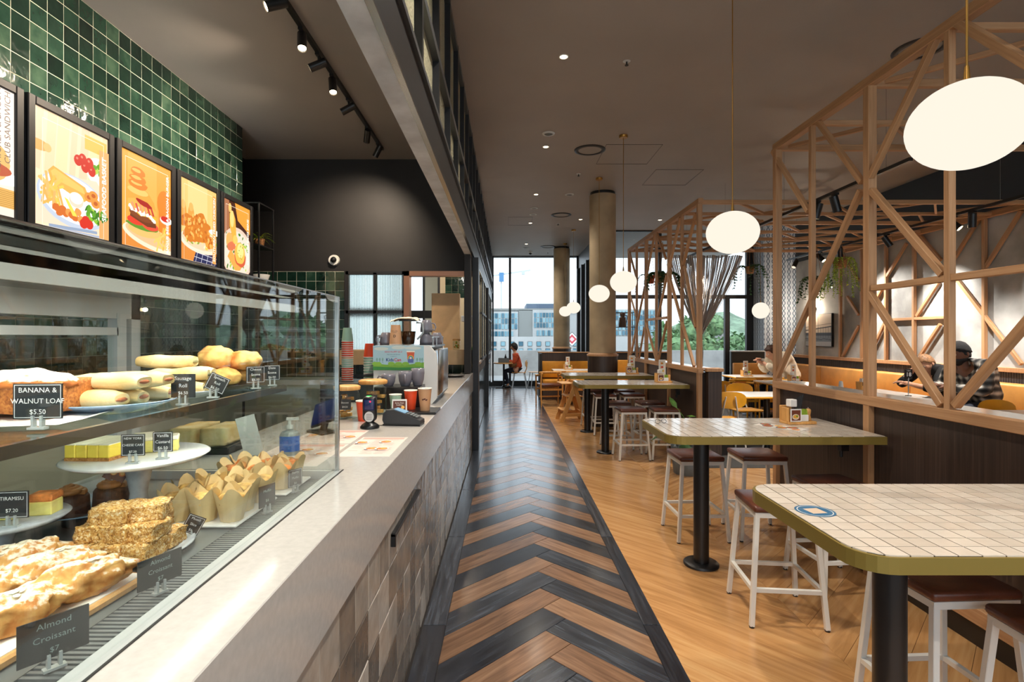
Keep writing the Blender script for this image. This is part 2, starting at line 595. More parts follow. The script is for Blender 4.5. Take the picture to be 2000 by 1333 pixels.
def ogee():
    m, ns, ls, b = nmat('ogee_wallpaper')
    t = ns.new('ShaderNodeTexCoord'); s = ns.new('ShaderNodeSeparateXYZ'); ls.new(t.outputs['Object'], s.inputs[0])
    def math_(op, a, b_=None):
        n = ns.new('ShaderNodeMath'); n.operation = op
        for i, q in enumerate((a, b_)):
            if q is None: continue
            if isinstance(q, (int, float)): n.inputs[i].default_value = q
            else: ls.new(q, n.inputs[i])
        return n.outputs[0]
    xw = math_('DIVIDE', math_('ADD', s.outputs['X'], s.outputs['Y']), 0.115)
    sn = math_('MULTIPLY', math_('SINE', math_('MULTIPLY', s.outputs['Z'], 2*PI/0.23)), 0.25)
    def line(q, t0):
        fr = math_('ABSOLUTE', math_('SUBTRACT', math_('FRACT', q), 0.5))
        return math_('LESS_THAN', fr, t0)
    def both(t0, off):
        return math_('MAXIMUM', line(math_('ADD', math_('ADD', xw, sn), off), t0), line(math_('ADD', math_('SUBTRACT', xw, sn), off), t0))
    mx = ns.new('ShaderNodeMix'); mx.data_type = 'RGBA'
    ls.new(both(0.075, 0.0), mx.inputs[0])
    mx.inputs[6].default_value = lin((204, 216, 230)); mx.inputs[7].default_value = lin((52, 80, 112))  # bluish cast of the daylight is put into both pattern colours
    ls.new(mx.outputs[2], b.inputs['Base Color'])
    b.inputs['Roughness'].default_value = 0.6
ogee()
def ribbed():
    m, ns, ls, b = nmat('ribbed_panel')
    b.inputs['Base Color'].default_value = lin((52, 50, 54)); b.inputs['Roughness'].default_value = 0.4
    t = ns.new('ShaderNodeTexCoord'); wv = ns.new('ShaderNodeTexWave'); wv.bands_direction = 'Y'; wv.inputs['Scale'].default_value = 9
    ls.new(t.outputs['Object'], wv.inputs['Vector'])
    bump(ns, ls, b, wv.outputs[1], 0.6, 0.02)
ribbed()

CEIL = 3.95
# ------------------------------------------------------------------ floor
floor = struct(MB().box(-4.2, 6.7, -3.2, 16.6, -0.12, -0.004).build('floor', 'floor_joint'))
def plank(name, poly, ang, mat, parent, top=0.0, g=0.0015, sh=0.014):
    c = Vector((sum(p[0] for p in poly)/len(poly), sum(p[1] for p in poly)/len(poly)))
    ca, sa = math.cos(-ang), math.sin(-ang)
    loc = []
    for x, y in poly:
        dx, dy = x-c.x, y-c.y
        u, v = dx*ca-dy*sa, dx*sa+dy*ca
        k = max(0.0, 1-g/max(0.02, math.hypot(u, v)))
        loc.append((u*k, v*(1-sh)))
    b = MB()
    n = len(loc)
    e = 0.0015
    tops = [(u*(1-e/0.3), v*(1-sh*.8), 0) for u, v in loc]
    mids = [(u, v, -0.0012) for u, v in loc]
    bots = [(u, v, -0.0042) for u, v in loc]
    b.add(tops+mids+bots, [tuple(range(n))]+[(n+i, n+(i+1) % n, (i+1) % n, i) for i in range(n)]+[(2*n+i, 2*n+(i+1) % n, n+(i+1) % n, n+i) for i in range(n)])
    o = b.build(name, mat, parent, (c.x, c.y, top), (0, 0, ang))
    return o
XC, XL, XR, PW = 0.204, -0.31, 0.716, 0.229
k = -7
while True:
    y = 2.718+k*PW
    mt = 'walk_oak' if k % 2 == 0 else 'walk_dark'
    if y-PW > 15.9: break
    def cl(p): return [(a, min(b_, 15.8)) for a, b_ in p]
    dl, dr = XC-XL, XR-XC
    if y < 15.8+0.6:
        pl = [(XL, y-PW-dl), (XC, y-PW), (XC+PW/2, y-PW/2), (XC, y), (XL, y-dl)]
        if y <= 15.8:
            plank('chevron_plank', pl, PI/4, mt, floor)
            plank('chevron_plank', [(XC, y-PW), (XR, y-PW-dr), (XR, y-dr), (XC+PW/2, y-PW/2)], -PI/4, mt, floor)
        else:
            plank('chevron_plank', cl([(XL, y-PW-dl), (XC-(y-15.8), 15.8), (XL, y-dl)]) if y-dl < 15.8 else cl([(XL, y-PW-dl), (XL+0.1, 15.8), (XL, 15.8)]), PI/4, mt, floor)
    k += 1
for x0, x1 in ((-0.43, XL), (XR, 0.804)):
    y = 0.6; i = 0
    while y < 15.8:
        L = 1.22 if i else 0.95
        plank('border_plank', [(x0, y), (x1, y), (x1, min(y+L, 15.8)), (x0, min(y+L, 15.8))], PI/2, 'walk_dark', floor)
        y += L; i += 1
def oak_col(x0, x1, sgn, y0, y1, pitch=0.30):
    y = y0-abs(x1-x0)-pitch
    while y < y1+abs(x1-x0):
        a = [(x0, y), (x1, y+sgn*(x1-x0)), (x1, y+sgn*(x1-x0)+pitch), (x0, y+pitch)]
        a = [(px, min(max(py, y0), y1)) for px, py in a]
        if max(p[1] for p in a)-min(p[1] for p in a) > 0.06:
            q = []
            for p in a:
                if not q or (abs(p[0]-q[-1][0])+abs(p[1]-q[-1][1])) > 1e-4: q.append(p)
            if len(q) > 2:
                plank('oak_plank', q, sgn*PI/4, 'oak_floor', floor, 0.0, .0006, .006)
        y += pitch
oak_col(0.804, 1.56, -1, 0.5, 13.1)
oak_col(1.56, 2.30, 1, 0.5, 13.1)
oak_col(2.30, 3.06, -1, 4.3, 6.07)
oak_col(3.06, 3.80, 1, 4.3, 6.07)
cp = MB().box(2.30, 6.4, 6.07, 12.3, -0.004, 0.004).box(2.42, 6.4, -0.5, 4.3, -0.004, 0.004).box(3.8, 6.4, 4.3, 6.07, -0.004, 0.004).box(-0.43, 2.2, 15.8, 16.2, -0.004, 0.003).box(0.804, 2.3, 13.1, 15.8, -0.004, 0.003)
cp.build('carpet', 'carpet', floor)

# ------------------------------------------------------------------ ceiling
ceil = MB().box(-3.9, 6.7, -3.2, 16.6, CEIL, CEIL+0.12).build('ceiling', 'ceiling_paint')
struct(ceil)
def panel_line(px0, py0, px1, py1):
    za = 2.45*FPX/(CY-py0)
    return None
def hatch(x0, x1, y0, y1):
    b = MB(); t = 0.004; z0, z1 = CEIL-0.003, CEIL+0.001
    b.box(x0, x1, y0, y0+t, z0, z1).box(x0, x1, y1-t, y1, z0, z1).box(x0, x0+t, y0, y1, z0, z1).box(x1-t, x1, y0, y1, z0, z1)
    b.build('access_hatch', 'black_steel', ceil)
hatch(1.28, 2.0, 6.78, 7.55); hatch(2.2, 2.9, 7.8, 8.6); hatch(0.05, 0.55, 10.9, 11.7)
# ------------------------------------------------------------------ walls
def wall(name, boxes, mat):
    b = MB()
    for q in boxes: b.box(*q)
    return struct(b.build(name, mat))
# left wall: bulkhead tiled green over the menu boards, ends at Y 6.23
wl = wall('wall_left', [(-3.3, -3.092, -3.0, 6.23, 0, CEIL), (-3.75, -3.6, 6.23, 7.5, 0, CEIL), (-3.75, -3.3, 6.13, 6.225, 0, CEIL)], 'black_paint')
MB().box(-3.0925, -3.0835, -1.0, 6.23, 0.0, CEIL-0.002).build('grout', 'grout_light', wl)
TP = 0.1325
tile_x = MB().rbox(-0.006, 0.005, -TP/2+0.0025, TP/2-0.0025, -TP/2+0.0025, TP/2-0.0025, 0.0015).mesh('green_tile', 'green_tile')
for r in range(8):
    z = CEIL-0.004-TP*(r+0.5)
    y = 6.23-TP/2; n = 0
    while y > 3.05 and n < 24:
        o = link('green_tile', tile_x, wl, (-3.086, y, z), (R.uniform(-.006, .006), R.uniform(-.01, .01), R.uniform(-.01, .01)))
        y -= TP; n += 1
st = MB()
def tile_field_x(b, x, y0, y1, z0, z1, p, tk=0.005):
    ny, nz = int((y1-y0)/p), int((z1-z0)/p)
    for i in range(ny):
        for j in range(nz):
            b.box(x, x+tk, y0+i*p+.002, y0+(i+1)*p-.002, z0+j*p+.002, z0+(j+1)*p-.002)
tile_field_x(st, -3.086, 0.0, 3.05, 2.89, 3.94, TP)
tile_field_x(st, -3.086, 0.3, 6.23, 0.96, 2.88, TP)
tag(st.build('tile_field', 'green_tile', wl), kind='stuff')
def window_y(name, y, x0, x1, z0, z1, muls, trans, mw=.05, mats='black_steel', glassm='window_glass'):
    b = MB().box(x0, x1, y-.04, y+.04, z0-.05, z0).box(x0, x1, y-.04, y+.04, z1, z1+.03).box(x0, x0+mw, y-.04, y+.04, z0, z1).box(x1-mw, x1, y-.04, y+.04, z0, z1)
    o = struct(b.build(name, mats))
    for m, mwi, za, zb in muls:
        MB().box(m-mwi/2, m+mwi/2, y-.05, y+.04, za, zb).build('mullion', mats, o)
    for z, h in trans:
        MB().box(x0, x1, y-.045, y+.035, z-h/2, z+h/2).build('transom', mats, o)
    xs = [x0]+[m[0] for m in muls]+[x1]
    zs = [z0]+[t[0] for t in trans]+[z1]
    for i in range(len(xs)-1):
        for j in range(len(zs)-1):
            MB().box(xs[i]+.01, xs[i+1]-.01, y-.004, y+.004, zs[j], zs[j+1]).build('pane', glassm, o)
    return o
# back wall of the servery with the pass into the kitchen
wb = wall('wall_back', [(-3.75, -0.42, 7.35, 7.47, 2.40, CEIL), (-3.75, -2.20, 7.36, 7.47, 0, 2.40), (-2.20, -0.42, 7.36, 7.47, 0, 0.95)], 'black_paint')
MB().box(-3.6, -2.22, 7.3475, 7.362, 0.0, 2.40).box(-2.2, -0.45, 7.3475, 7.362, 0.0, 1.12).build('grout', 'grout_light', wb)
tile_y = MB().rbox(-TP/2+.0025, TP/2-.0025, -0.005, 0.005, -TP/2+.0025, TP/2-.0025, 0.0015).mesh('green_tile', 'green_tile')
for r in range(11):
    for c in range(11):
        link('green_tile', tile_y, wb, (-2.225-TP*(c+.5), 7.35, 2.398-TP*(r+.5)), (R.uniform(-.008, .008), 0, R.uniform(-.008, .008)))
for r in range(3):
    for c in range(12):
        link('green_tile', tile_y, wb, (-0.47-TP*(c+.5), 7.35, 1.12-TP*(r+.5)))
MB().box(-1.40, -1.325, 7.30, 7.47, 0.95, 2.40).box(-1.40, -0.42, 7.30, 7.47, 2.335, 2.40).build('pass_frame', 'copper', wb)
# kitchen beyond
wk = wall('wall_kitchen', [(-1.36, -0.5, 11.0, 11.12, 0, CEIL), (-4.0, -1.36, 11.0, 11.12, 0, 1.0), (-4.0, -1.36, 11.0, 11.12, 3.3, CEIL), (-4.1, -4.0, 7.47, 11.1, 0, CEIL)], 'kitchen_wall')
tk = MB()
for i in range(4):
    for j in range(4):
        tk.box(-1.25+i*TP+.002, -1.25+(i+1)*TP-.002, 10.99, 11.0, 2.3+j*TP+.002, 2.3+(j+1)*TP-.002)
tag(tk.build('tile_field', 'green_tile', wk), kind='stuff')
window_y('window_5', 11.05, -3.98, -1.36, 1.02, 3.28, [(-3.1, .04, 1.02, 3.28), (-2.4, .04, 1.02, 3.28), (-1.70, .04, 1.02, 3.28)], [(1.96, .16)], mats='black_metal')
# header beam and glazed screen along the counter line
hb = struct(MB().box(-0.528, -0.432, -1.5, 16.2, 2.548, 2.80).build('trim_1', 'soffit_plaster'))
MB().box(-0.431, -0.418, -1.5, 16.2, 2.556, 2.80).build('fascia_plate', 'black_steel', hb)
MB().box(-0.440, -0.412, -1.5, 16.2, 2.544, 2.553).build('edge_strip', 'steel', hb)
sc = struct(MB().box(-0.455, -0.405, -1.5, 16.2, 3.90, CEIL).build('window_4', 'grey_steel'))
MB().box(-0.455, -0.400, -1.5, 16.2, 3.155, 3.205).build('middle_rail', 'grey_steel', sc)
MB().box(-0.455, -0.400, -1.5, 16.2, 2.80, 2.83).build('bottom_rail', 'grey_steel', sc)
mul = MB().box(-0.028, 0.028, -0.022, 0.022, 0, CEIL-2.83).mesh('mullion', 'black_steel')
pa = MB().box(-0.004, 0.004, -0.29, 0.29, 0, 0.325).mesh('pane', 'hammered_glass')
pb = MB().box(-0.004, 0.004, -0.29, 0.29, 0, 0.695).mesh('pane', 'hammered_glass')
SM = 0.638
for i in range(-1, 22):
    y = 2.585+SM*i
    link('mullion', mul, sc, (-0.43, y, 2.83))
    if i < 21:
        link('pane', pa, sc, (-0.445, y+SM/2, 2.83)); link('pane', pb, sc, (-0.445, y+SM/2, 3.205))
# posts on the counter line
for i, (x0, x1, y0, y1, z0) in enumerate([(-0.445, -0.362, 7.02, 7.30, 0.0), (-0.44, -0.37, 11.4, 11.55, 0.0)]):
    struct(MB().rbox(x0, x1, y0, y1, z0, 2.548, .004).build('trim_2' if i == 0 else 'trim_3', 'black_steel'))
struct(MB().rbox(-0.53, -0.449, 6.75, 7.02, 1.03, 2.545, .004).build('trim_4', 'black_paint'))
# wall below and openings beyond the post
wc = wall('wall_counter', [(-0.60, -0.437, 7.35, 15.6, 0, 1.05)], 'grout_dark')
tf = MB(); tile_field_x(tf, -0.437, 7.36, 15.5, 0.02, 1.02, 0.148)
tag(tf.build('tile_field', 'dark_tile', wc), kind='stuff')
MB().box(-0.78, -0.425, 7.35, 15.6, 1.05, 1.09).build('capping', 'stone', wc)
w5 = struct(MB().box(-0.46, -0.41, 9.4, 16.2, 1.09, 1.13).build('window_6', 'black_steel'))
for i in range(7):
    y = 9.5+i*0.95
    beam_obj('mullion', (-0.435, y, 1.1), (-0.435, y, 2.548), .05, .05, 'black_steel', w5)
MB().box(-0.46, -0.41, 9.4, 16.2, 1.9, 1.94).build('middle_rail', 'black_steel', w5)
MB().box(-0.438, -0.432, 9.4, 16.2, 1.13, 2.545).build('pane', 'hammered_glass', w5)
ks = wall('wall_kitchen_side', [(-4.0, -2.3, 7.47, 7.5, 2.40, CEIL), (-2.4, -0.6, 15.6, 15.7, 0, CEIL)], 'kitchen_wall')
# back bench under the reeded window
# window with four reeded panes
w3 = struct(MB().box(-2.215, -2.165, 7.31, 7.40, 0.93, 2.40).box(-1.425, -1.38, 7.31, 7.40, 0.93, 2.40).box(-2.2, -1.38, 7.31, 7.40, 2.355, 2.40).box(-2.2, -1.38, 7.31, 7.40, 0.93, 0.98).build('window_3', 'black_metal'))
MB().box(-1.822, -1.778, 7.31, 7.40, 0.95, 2.38).build('mullion', 'black_metal', w3)
MB().box(-2.2, -1.4, 7.31, 7.40, 1.82, 1.86).build('transom', 'black_metal', w3)
for x0, x1 in ((-2.165, -1.822), (-1.778, -1.425)):
    for z0, z1 in ((0.98, 1.82), (1.86, 2.355)):
        n = 15; b = MB(); dx = (x1-x0)/n
        pr = []
        for i in range(n):
            for t in range(4):
                u = (t)/4; pr.append((x0+dx*(i+u), 7.352-0.012*math.sin(PI*u)))
        pr.append((x1, 7.352))
        v = [(x, y, z0) for x, y in pr]+[(x, y, z1) for x, y in pr]
        q = len(pr)
        b.add(v, [(i, i+1, q+i+1, q+i) for i in range(q-1)], 0, True)
        b.add([(x0, 7.36, z0), (x1, 7.36, z0), (x1, 7.36, z1), (x0, 7.36, z1)], [(0, 1, 2, 3)])
        b.build('reeded_pane', 'reeded_glass', w3)
# far window wall behind the round table
window_y('window_1', 16.2, -0.42, 2.2, 0.16, CEIL-.03, [(0.125, .07, .16, 3.9), (1.62, .06, .16, 3.9)], [])
struct(MB().box(-0.6, 2.3, 16.16, 16.3, 0, .12).build('baseboard_back', 'black_steel'))
# returning glazed wall between the two window walls
wr = struct(MB().box(2.2, 2.28, 12.34, 16.2, 0, 0.2).box(2.2, 2.28, 12.34, 16.2, 3.55, CEIL).build('window_2', 'black_steel'))
for y in (12.45, 13.4, 14.3, 15.2, 16.08):
    MB().box(2.14, 2.3, y-.08, y+.08, .2, 3.55).build('mullion', 'black_steel', wr)
for y in (12.92, 13.85, 14.75, 15.64):
    MB().box(2.236, 2.244, y-.40, y+.40, .2, 3.55).build('pane', 'window_glass', wr)
window_y('window_7', 12.3, 2.28, 5.84, 0.35, CEIL-.03, [(3.55, .07, .35, 3.9), (5.1, .11, .35, 2.40), (5.62, .16, .35, 3.9)], [(2.42, .085)])
struct(MB().box(2.28, 5.9, 12.26, 12.4, 0, .3).build('baseboard_right', 'dark_tile'))
# right wall: concrete, dado, wallpaper bay
wrt = wall('wall_right', [(6.4, 6.55, -3.2, 11.75, 0, 3.13)], 'concrete')
MB().box(6.39, 6.56, -3.2, 11.75, 3.13, CEIL).build('upper_band', 'dark_paint', wrt)
MB().box(6.37, 6.40, -3.2, 11.74, 0.0, 1.05).build('dado_panel', 'ribbed_panel', wrt)
MB().rbox(6.34, 6.40, -3.2, 11.74, 1.05, 1.11, .004).build('dado_cap', 'timber', wrt)
wp = wall('wall_wallpaper', [(5.84, 6.56, 11.75, 11.9, 0, CEIL), (5.70, 5.84, 11.75, 12.5, 0, CEIL)], 'ogee_wallpaper')
# wall behind the camera: unseen glazing, added full width to let in fill daylight
struct(MB().box(-3.9, 6.7, -3.3, -3.2, 3.86, CEIL).build('wall_front', 'dark_paint'))
window_y('window_fill', -3.24, -3.88, 6.65, 0.05, 3.85, [(-2.4, .06, .05, 3.8), (-.9, .06, .05, 3.8), (.6, .06, .05, 3.8), (2.1, .06, .05, 3.8), (3.6, .06, .05, 3.8), (5.1, .06, .05, 3.8)], [])
# round columns
for nm, x, y, r in (('column_1', 1.648, 9.07, .222), ('column_2', 1.53, 14.6, .222)):
    c = struct(MB().lathe([(r, 1.22), (r, 3.90)], 40, (x, y, 0)).build(nm, 'column_render'))
    MB().lathe([(r-.012, 3.90), (r-.012, CEIL)], 40, (x, y, 0)).build('shadow_gap', 'black_metal', c)
    MB().lathe([(r+.03, .0), (r+.03, 1.17)], 40, (x, y, 0)).build('column_wrap', 'walnut', c)
    MB().lathe([(r+.04, 1.17), (r+.045, 1.2), (r+.002, 1.225)], 40, (x, y, 0)).build('wrap_rim', 'timber', c)
# ------------------------------------------------------------------ palette for the servery
def crumb(name, cols, scale=120, rough=0.7, bstr=0.8):
    m, ns, ls, b = nmat(name)
    v = coords(ns, ls)
    n = ns.new('ShaderNodeTexVoronoi'); n.inputs['Scale'].default_value = scale
    n2 = ns.new('ShaderNodeTexNoise'); n2.inputs['Scale'].default_value = scale*0.35; n2.inputs['Detail'].default_value = 5
    ls.new(v, n.inputs['Vector']); ls.new(v, n2.inputs['Vector'])
    sp = ns.new('ShaderNodeSeparateColor'); ls.new(n.outputs['Color'], sp.inputs[0])
    mx = ns.new('ShaderNodeMix'); mx.data_type = 'FLOAT'; mx.inputs[0].default_value = 0.55
    ls.new(sp.outputs[0], mx.inputs[2]); ls.new(n2.outputs[0], mx.inputs[3])
    ls.new(ramp(ns, ls, mx.outputs[0], [(0.2+0.6*i/(len(cols)-1), c) for i, c in enumerate(cols)]), b.inputs['Base Color'])
    b.inputs['Roughness'].default_value = rough
    bump(ns, ls, b, mx.outputs[0], bstr, 0.004)
def baked(name, lo, hi, sugar=None, scale=18, amt=0.5):
    """baked crust: pale and golden blotches, sugar lying on what faces up"""
    m, ns, ls, b = nmat(name)
    v = coords(ns, ls)
    n = ns.new('ShaderNodeTexNoise'); n.inputs['Scale'].default_value = scale; n.inputs['Detail'].default_value = 6
    ls.new(v, n.inputs['Vector'])
    col = ramp(ns, ls, n.outputs[0], [(0.32, lo), (0.68, hi)])
    if sugar:
        n2 = ns.new('ShaderNodeTexNoise'); n2.inputs['Scale'].default_value = scale*2.2; n2.inputs['Detail'].default_value = 5
        ls.new(v, n2.inputs['Vector'])
        t = ns.new('ShaderNodeNewGeometry'); s = ns.new('ShaderNodeSeparateXYZ'); ls.new(t.outputs['Normal'], s.inputs[0])
        a = ns.new('ShaderNodeMath'); a.operation = 'MULTIPLY_ADD'; a.inputs[1].default_value = 0.55; a.inputs[2].default_value = -0.45+amt*0.5
        ls.new(s.outputs['Z'], a.inputs[0])
        a2 = ns.new('ShaderNodeMath'); a2.operation = 'ADD'; ls.new(a.outputs[0], a2.inputs[0]); ls.new(n2.outputs[0], a2.inputs[1])
        mr = ns.new('ShaderNodeMapRange'); mr.inputs[1].default_value = 0.5; mr.inputs[2].default_value = 0.72
        ls.new(a2.outputs[0], mr.inputs[0])
        mx = ns.new('ShaderNodeMix'); mx.data_type = 'RGBA'
        ls.new(mr.outputs[0], mx.inputs[0]); ls.new(col, mx.inputs[6]); mx.inputs[7].default_value = lin(sugar)
        col = mx.outputs[2]
    ls.new(col, b.inputs['Base Color'])
    b.inputs['Roughness'].default_value = 0.8
    b.inputs['Subsurface Weight'].default_value = 0.0
    n3 = ns.new('ShaderNodeTexNoise'); n3.inputs['Scale'].default_value = 90; ls.new(v, n3.inputs['Vector'])
    bump(ns, ls, b, n3.outputs[0], 0.35, 0.003)
crumb('oats', [(126, 78, 30), (196, 140, 66), (226, 184, 112), (250, 236, 204)], 330)
crumb('biscuit', [(140, 88, 40), (186, 128, 66), (206, 156, 92)], 260)
crumb('cake_dark', [(46, 24, 18), (74, 42, 30), (92, 56, 40)], 180, 0.6, 0.4)
crumb('loaf_crumb', [(140, 78, 28), (176, 104, 44), (200, 132, 66)], 240)
baked('pastry', (246, 230, 182), (232, 192, 116), None, 12)
baked('scone_crust', (246, 208, 124), (190, 100, 30), None, 20)
baked('loaf_crust', (196, 112, 44), (158, 84, 32), (250, 244, 236), 26, 0.42)
baked('croissant', (226, 176, 104), (190, 118, 54), (246, 236, 216), 48, 0.22)
plain('filling', (166, 98, 66), 0.6, var=0.3, vscale=60)
plain('cheesecake', (255, 220, 84), 0.45, var=0.04, vscale=30)
plain('cream_top', (248, 240, 214), 0.5)
plain('custard', (246, 222, 130), 0.5, var=0.1, vscale=40)
plain('tulip_paper', (240, 212, 158), 0.65, var=0.08, vscale=12, bmp=0.15, bscale=25)
plain('muffin_top', (214, 168, 100), 0.7, var=0.25, vscale=40, bmp=0.6, bscale=60)
plain('muffin_berry', (206, 120, 60), 0.65, var=0.3, vscale=40, bmp=0.6, bscale=60)
plain('frosting', (176, 118, 66), 0.5, var=0.12, vscale=30)
plain('blue_plate', (140, 168, 196), 0.15, var=0.08, vscale=20, coat=0.3)
plain('white_plate', (236, 236, 234), 0.15, coat=0.3)
plain('grey_plate', (178, 184, 190), 0.25, var=0.08, vscale=40)
plain('paper', (244, 242, 238), 0.8)
plain('deck_grey', (112, 118, 120), 0.4, 0.3)
plain('tag_black', (30, 32, 34), 0.5)
plain('acrylic', (168, 174, 174), 0.12, spec=0.8)
plain('cup_orange', (240, 82, 40), 0.45)
plain('cup_mint', (170, 206, 180), 0.45)
plain('cup_tan', (214, 164, 122), 0.5)
plain('cup_white', (238, 232, 222), 0.5)
plain('mug_grey', (128, 126, 136), 0.22, coat=0.3)
plain('coffee', (66, 34, 16), 0.15)
plain('leaf_green', (86, 130, 44), 0.5, var=0.25, vscale=20)
plain('leaf_dark', (44, 84, 40), 0.5, var=0.25, vscale=20)
plain('leaf_lime', (150, 176, 60), 0.5, var=0.25, vscale=20)
plain('terracotta', (196, 92, 60), 0.7)
plain('wicker', (150, 104, 62), 0.8, var=0.3, vscale=60, bmp=0.5, bscale=90)
plain('screen_dark', (20, 34, 84), 0.15)
plain('blue_label', (30, 112, 206), 0.4)
plain('red_sauce', (184, 40, 30), 0.3)
plain('cloth', (226, 208, 180), 0.9, var=0.08, vscale=30)
printmat('print_ink')
printmat('print_lit', 1.25)
emitter('lamp_warm', (255, 226, 178), 14.0)
emitter('lamp_off', (255, 236, 210), 1.1)
emitter('globe_light', (255, 246, 228), 1.02)
emitter('led_white', (255, 246, 232), 5.0)

# ------------------------------------------------------------------ service counter and its top
ct = thing('service_counter', 'long service counter faced with glazed beige square tiles', 'counter', (-0.44, 3.4, 0))
o = Vector((-0.44, 3.4, 0))
MB().box(-0.585-o.x, -0.445-o.x, -0.9-o.y, 7.0-o.y, 0.0, 0.79).box(-1.22-o.x, -0.585-o.x, 1.95-o.y, 7.0-o.y, 0.05, 0.95).build('carcass', 'grout_dark', ct)
CTP, CTH = 0.148, 0.1565
MB().box(-0.446-o.x, -0.4398-o.x, .3-o.y, 6.98-o.y, 0.0, 0.789).build('grout', 'grout_dark', ct)
tile_c = MB().rbox(-0.006, 0.004, -CTP/2+.0016, CTP/2-.0016, -CTH/2+.0016, CTH/2-.0016, 0.0025).mesh('face_tile', 'counter_tile')
for r in range(5):
    for c in range(44):
        y = 0.36+CTP*(c+0.5)+0.003
        link('face_tile', tile_c, ct, (-0.441-o.x, y-o.y, 0.787-CTH*(r+.5)), (R.uniform(-.008, .008), R.uniform(-.014, .014), R.uniform(-.014, .014)))
MB().rbox(-0.437-o.x, -0.417-o.x, 2.02-o.y, 2.62-o.y, 0.738, 0.750, .002).rbox(-0.437-o.x, -0.418-o.x, 2.02-o.y, 2.030-o.y, 0.700, 0.750, .002).build('bag_rail', 'black_metal', ct)
wt = MB().prism([(-.586, .986), (-.452, .986), (-.452, .789), (-.432, .789), (-.430, .791), (-.430, 1.024), (-.432, 1.026), (-.586, 1.026)], 0.9, -7.0).xform(Matrix(((1, 0, 0, 0), (0, 0, -1, 0), (0, 1, 0, 0), (0, 0, 0, 1)))).box(-1.24, -0.586, 1.905, 6.74, 0.986, 1.026).build('countertop', 'stone')
tag(wt, 'pale stone countertop with deep front apron running along the servery', 'countertop')

# ------------------------------------------------------------------ display case
X0, X1, Y0, Y1, ZD, ZT = -1.30, -0.588, -0.6, 1.88, 1.0, 1.63
dc = thing('display_case', 'glass refrigerated food display case standing on the counter', 'display case', ((X0+X1)/2, 0.6, 0))
o = Vector(((X0+X1)/2, 0.6, 0))
def dcb(name, mat, *bx):
    b = MB()
    for q in bx: b.box(q[0]-o.x, q[1]-o.x, q[2]-o.y, q[3]-o.y, q[4], q[5])
    return b.build(name, mat, dc)
dcb('plinth', 'black_metal', (X0, X1-.02, Y0, Y1, 0.0, ZD-.03))
dcb('deck', 'deck_grey', (X0+.02, X1-.125, Y0, Y1-.01, ZD-.03, ZD))
dcb('air_slot_tray', 'black_metal', (X1-.125, X1-.03, Y0, Y1-.01, ZD-.03, ZD-.018))
g = MB()
y = 0.25
while y < Y1-.03:
    g.box(X1-.122-o.x, X1-.05-o.x, y-o.y, y+.0065-o.y, ZD-.018, ZD+.001); y += 0.0125
g.box(X1-.05-o.x, X1-.03-o.x, Y0-o.y, Y1-.01-o.y, ZD-.02, ZD+.002)
tag(g.build('air_grille', 'deck_grey', dc), kind='stuff')
dcb('front_glass', 'case_glass', (X1-.008, X1, Y0, Y1, ZD+.012, ZT))
dcb('end_glass', 'case_glass', (X0, X1-.008, Y1-.008, Y1, ZD+.012, ZT-.008))
dcb('roof_glass', 'case_glass', (X0, X1, Y0, Y1, ZT, ZT+.008))
dcb('base_channel', 'aluminium', (X1-.026, X1+.008, Y0, Y1+.01, ZD+.0, ZD+.028), (X0, X1, Y1-.012, Y1+.008, ZD, ZD+.028))
dcb('seal_strip', 'black_metal', (X1+.008, X1+.012, Y0, Y1+.012, ZD+.0262, ZD+.0285))
dcb('top_trim', 'steel', (X1-.008, X1+.001, Y0, Y1, ZT+.008, ZT+.0105))
dcb('corner_trim', 'steel', (X1-.012, X1+.001, Y1-.012, Y1+.001, ZD+.02, ZT+.008))
dcb('light_housing', 'white_paint', (X1-.25, X1-.14, Y0, Y1-.04, ZT-.022, ZT-.004), (X1-.148, X1-.14, Y0, Y1-.04, ZT-.046, ZT-.004), (X1-.25, X1-.244, Y0, Y1-.04, ZT-.034, ZT-.004))
dcb('led_strip', 'led_white', (X1-.185, X1-.165, Y0+.05, Y1-.08, ZT-.027, ZT-.022))
dcb('rear_frame', 'aluminium', (X0-.03, X0+.01, Y0, Y1, ZT-.07, ZT), (X0-.03, X0+.01, Y1-.045, Y1, ZD, ZT), (X0-.03, X0+.01, Y0, Y1, ZD, ZD+.05), (X0-.02, X0+.012, 1.765, 1.808, ZD, ZT-.05), (X0-.02, X0+.012, Y0, 1.77, ZT-.125, ZT-.10), (X0-.02, X0+.012, 1.30, 1.33, ZD, ZT-.1))
dcb('sliding_pane', 'case_glass', (X0-.004, X0+.002, Y0, 1.768, ZD+.05, ZT-.12))
sh = dcb('shelf', 'clear_glass', (X0+.03, -0.752, Y0, 1.80, 1.325, 1.333))
sr = MB().box(-0.757-o.x, -0.745-o.x, Y0-o.y, 1.81-o.y, 1.316, 1.337).box(X0+.03-o.x, -0.75-o.x, 1.795-o.y, 1.81-o.y, 1.316, 1.335)
sr.build('shelf_rail', 'steel', dc)
SZ = 1.3335  # shelf top
lamp('AREA', 'case_led', (X1-.195, 0.72, ZT-.030), (X1-.195-.12, 0.72, ZD), 11, (1.0, 0.93, 0.82), 0.03, size_y=2.2).rotation_euler = (0, .5, 0)

dcb('shelf_led', 'led_white', (-0.775, -0.762, Y0+.05, 1.77, 1.318, 1.323))
lamp('AREA', 'shelf_light', (-0.77, 0.72, 1.316), (-0.9, 0.72, ZD), 4.2, (1.0, 0.93, 0.82), 0.02, size_y=2.1).rotation_euler = (0, .45, 0)
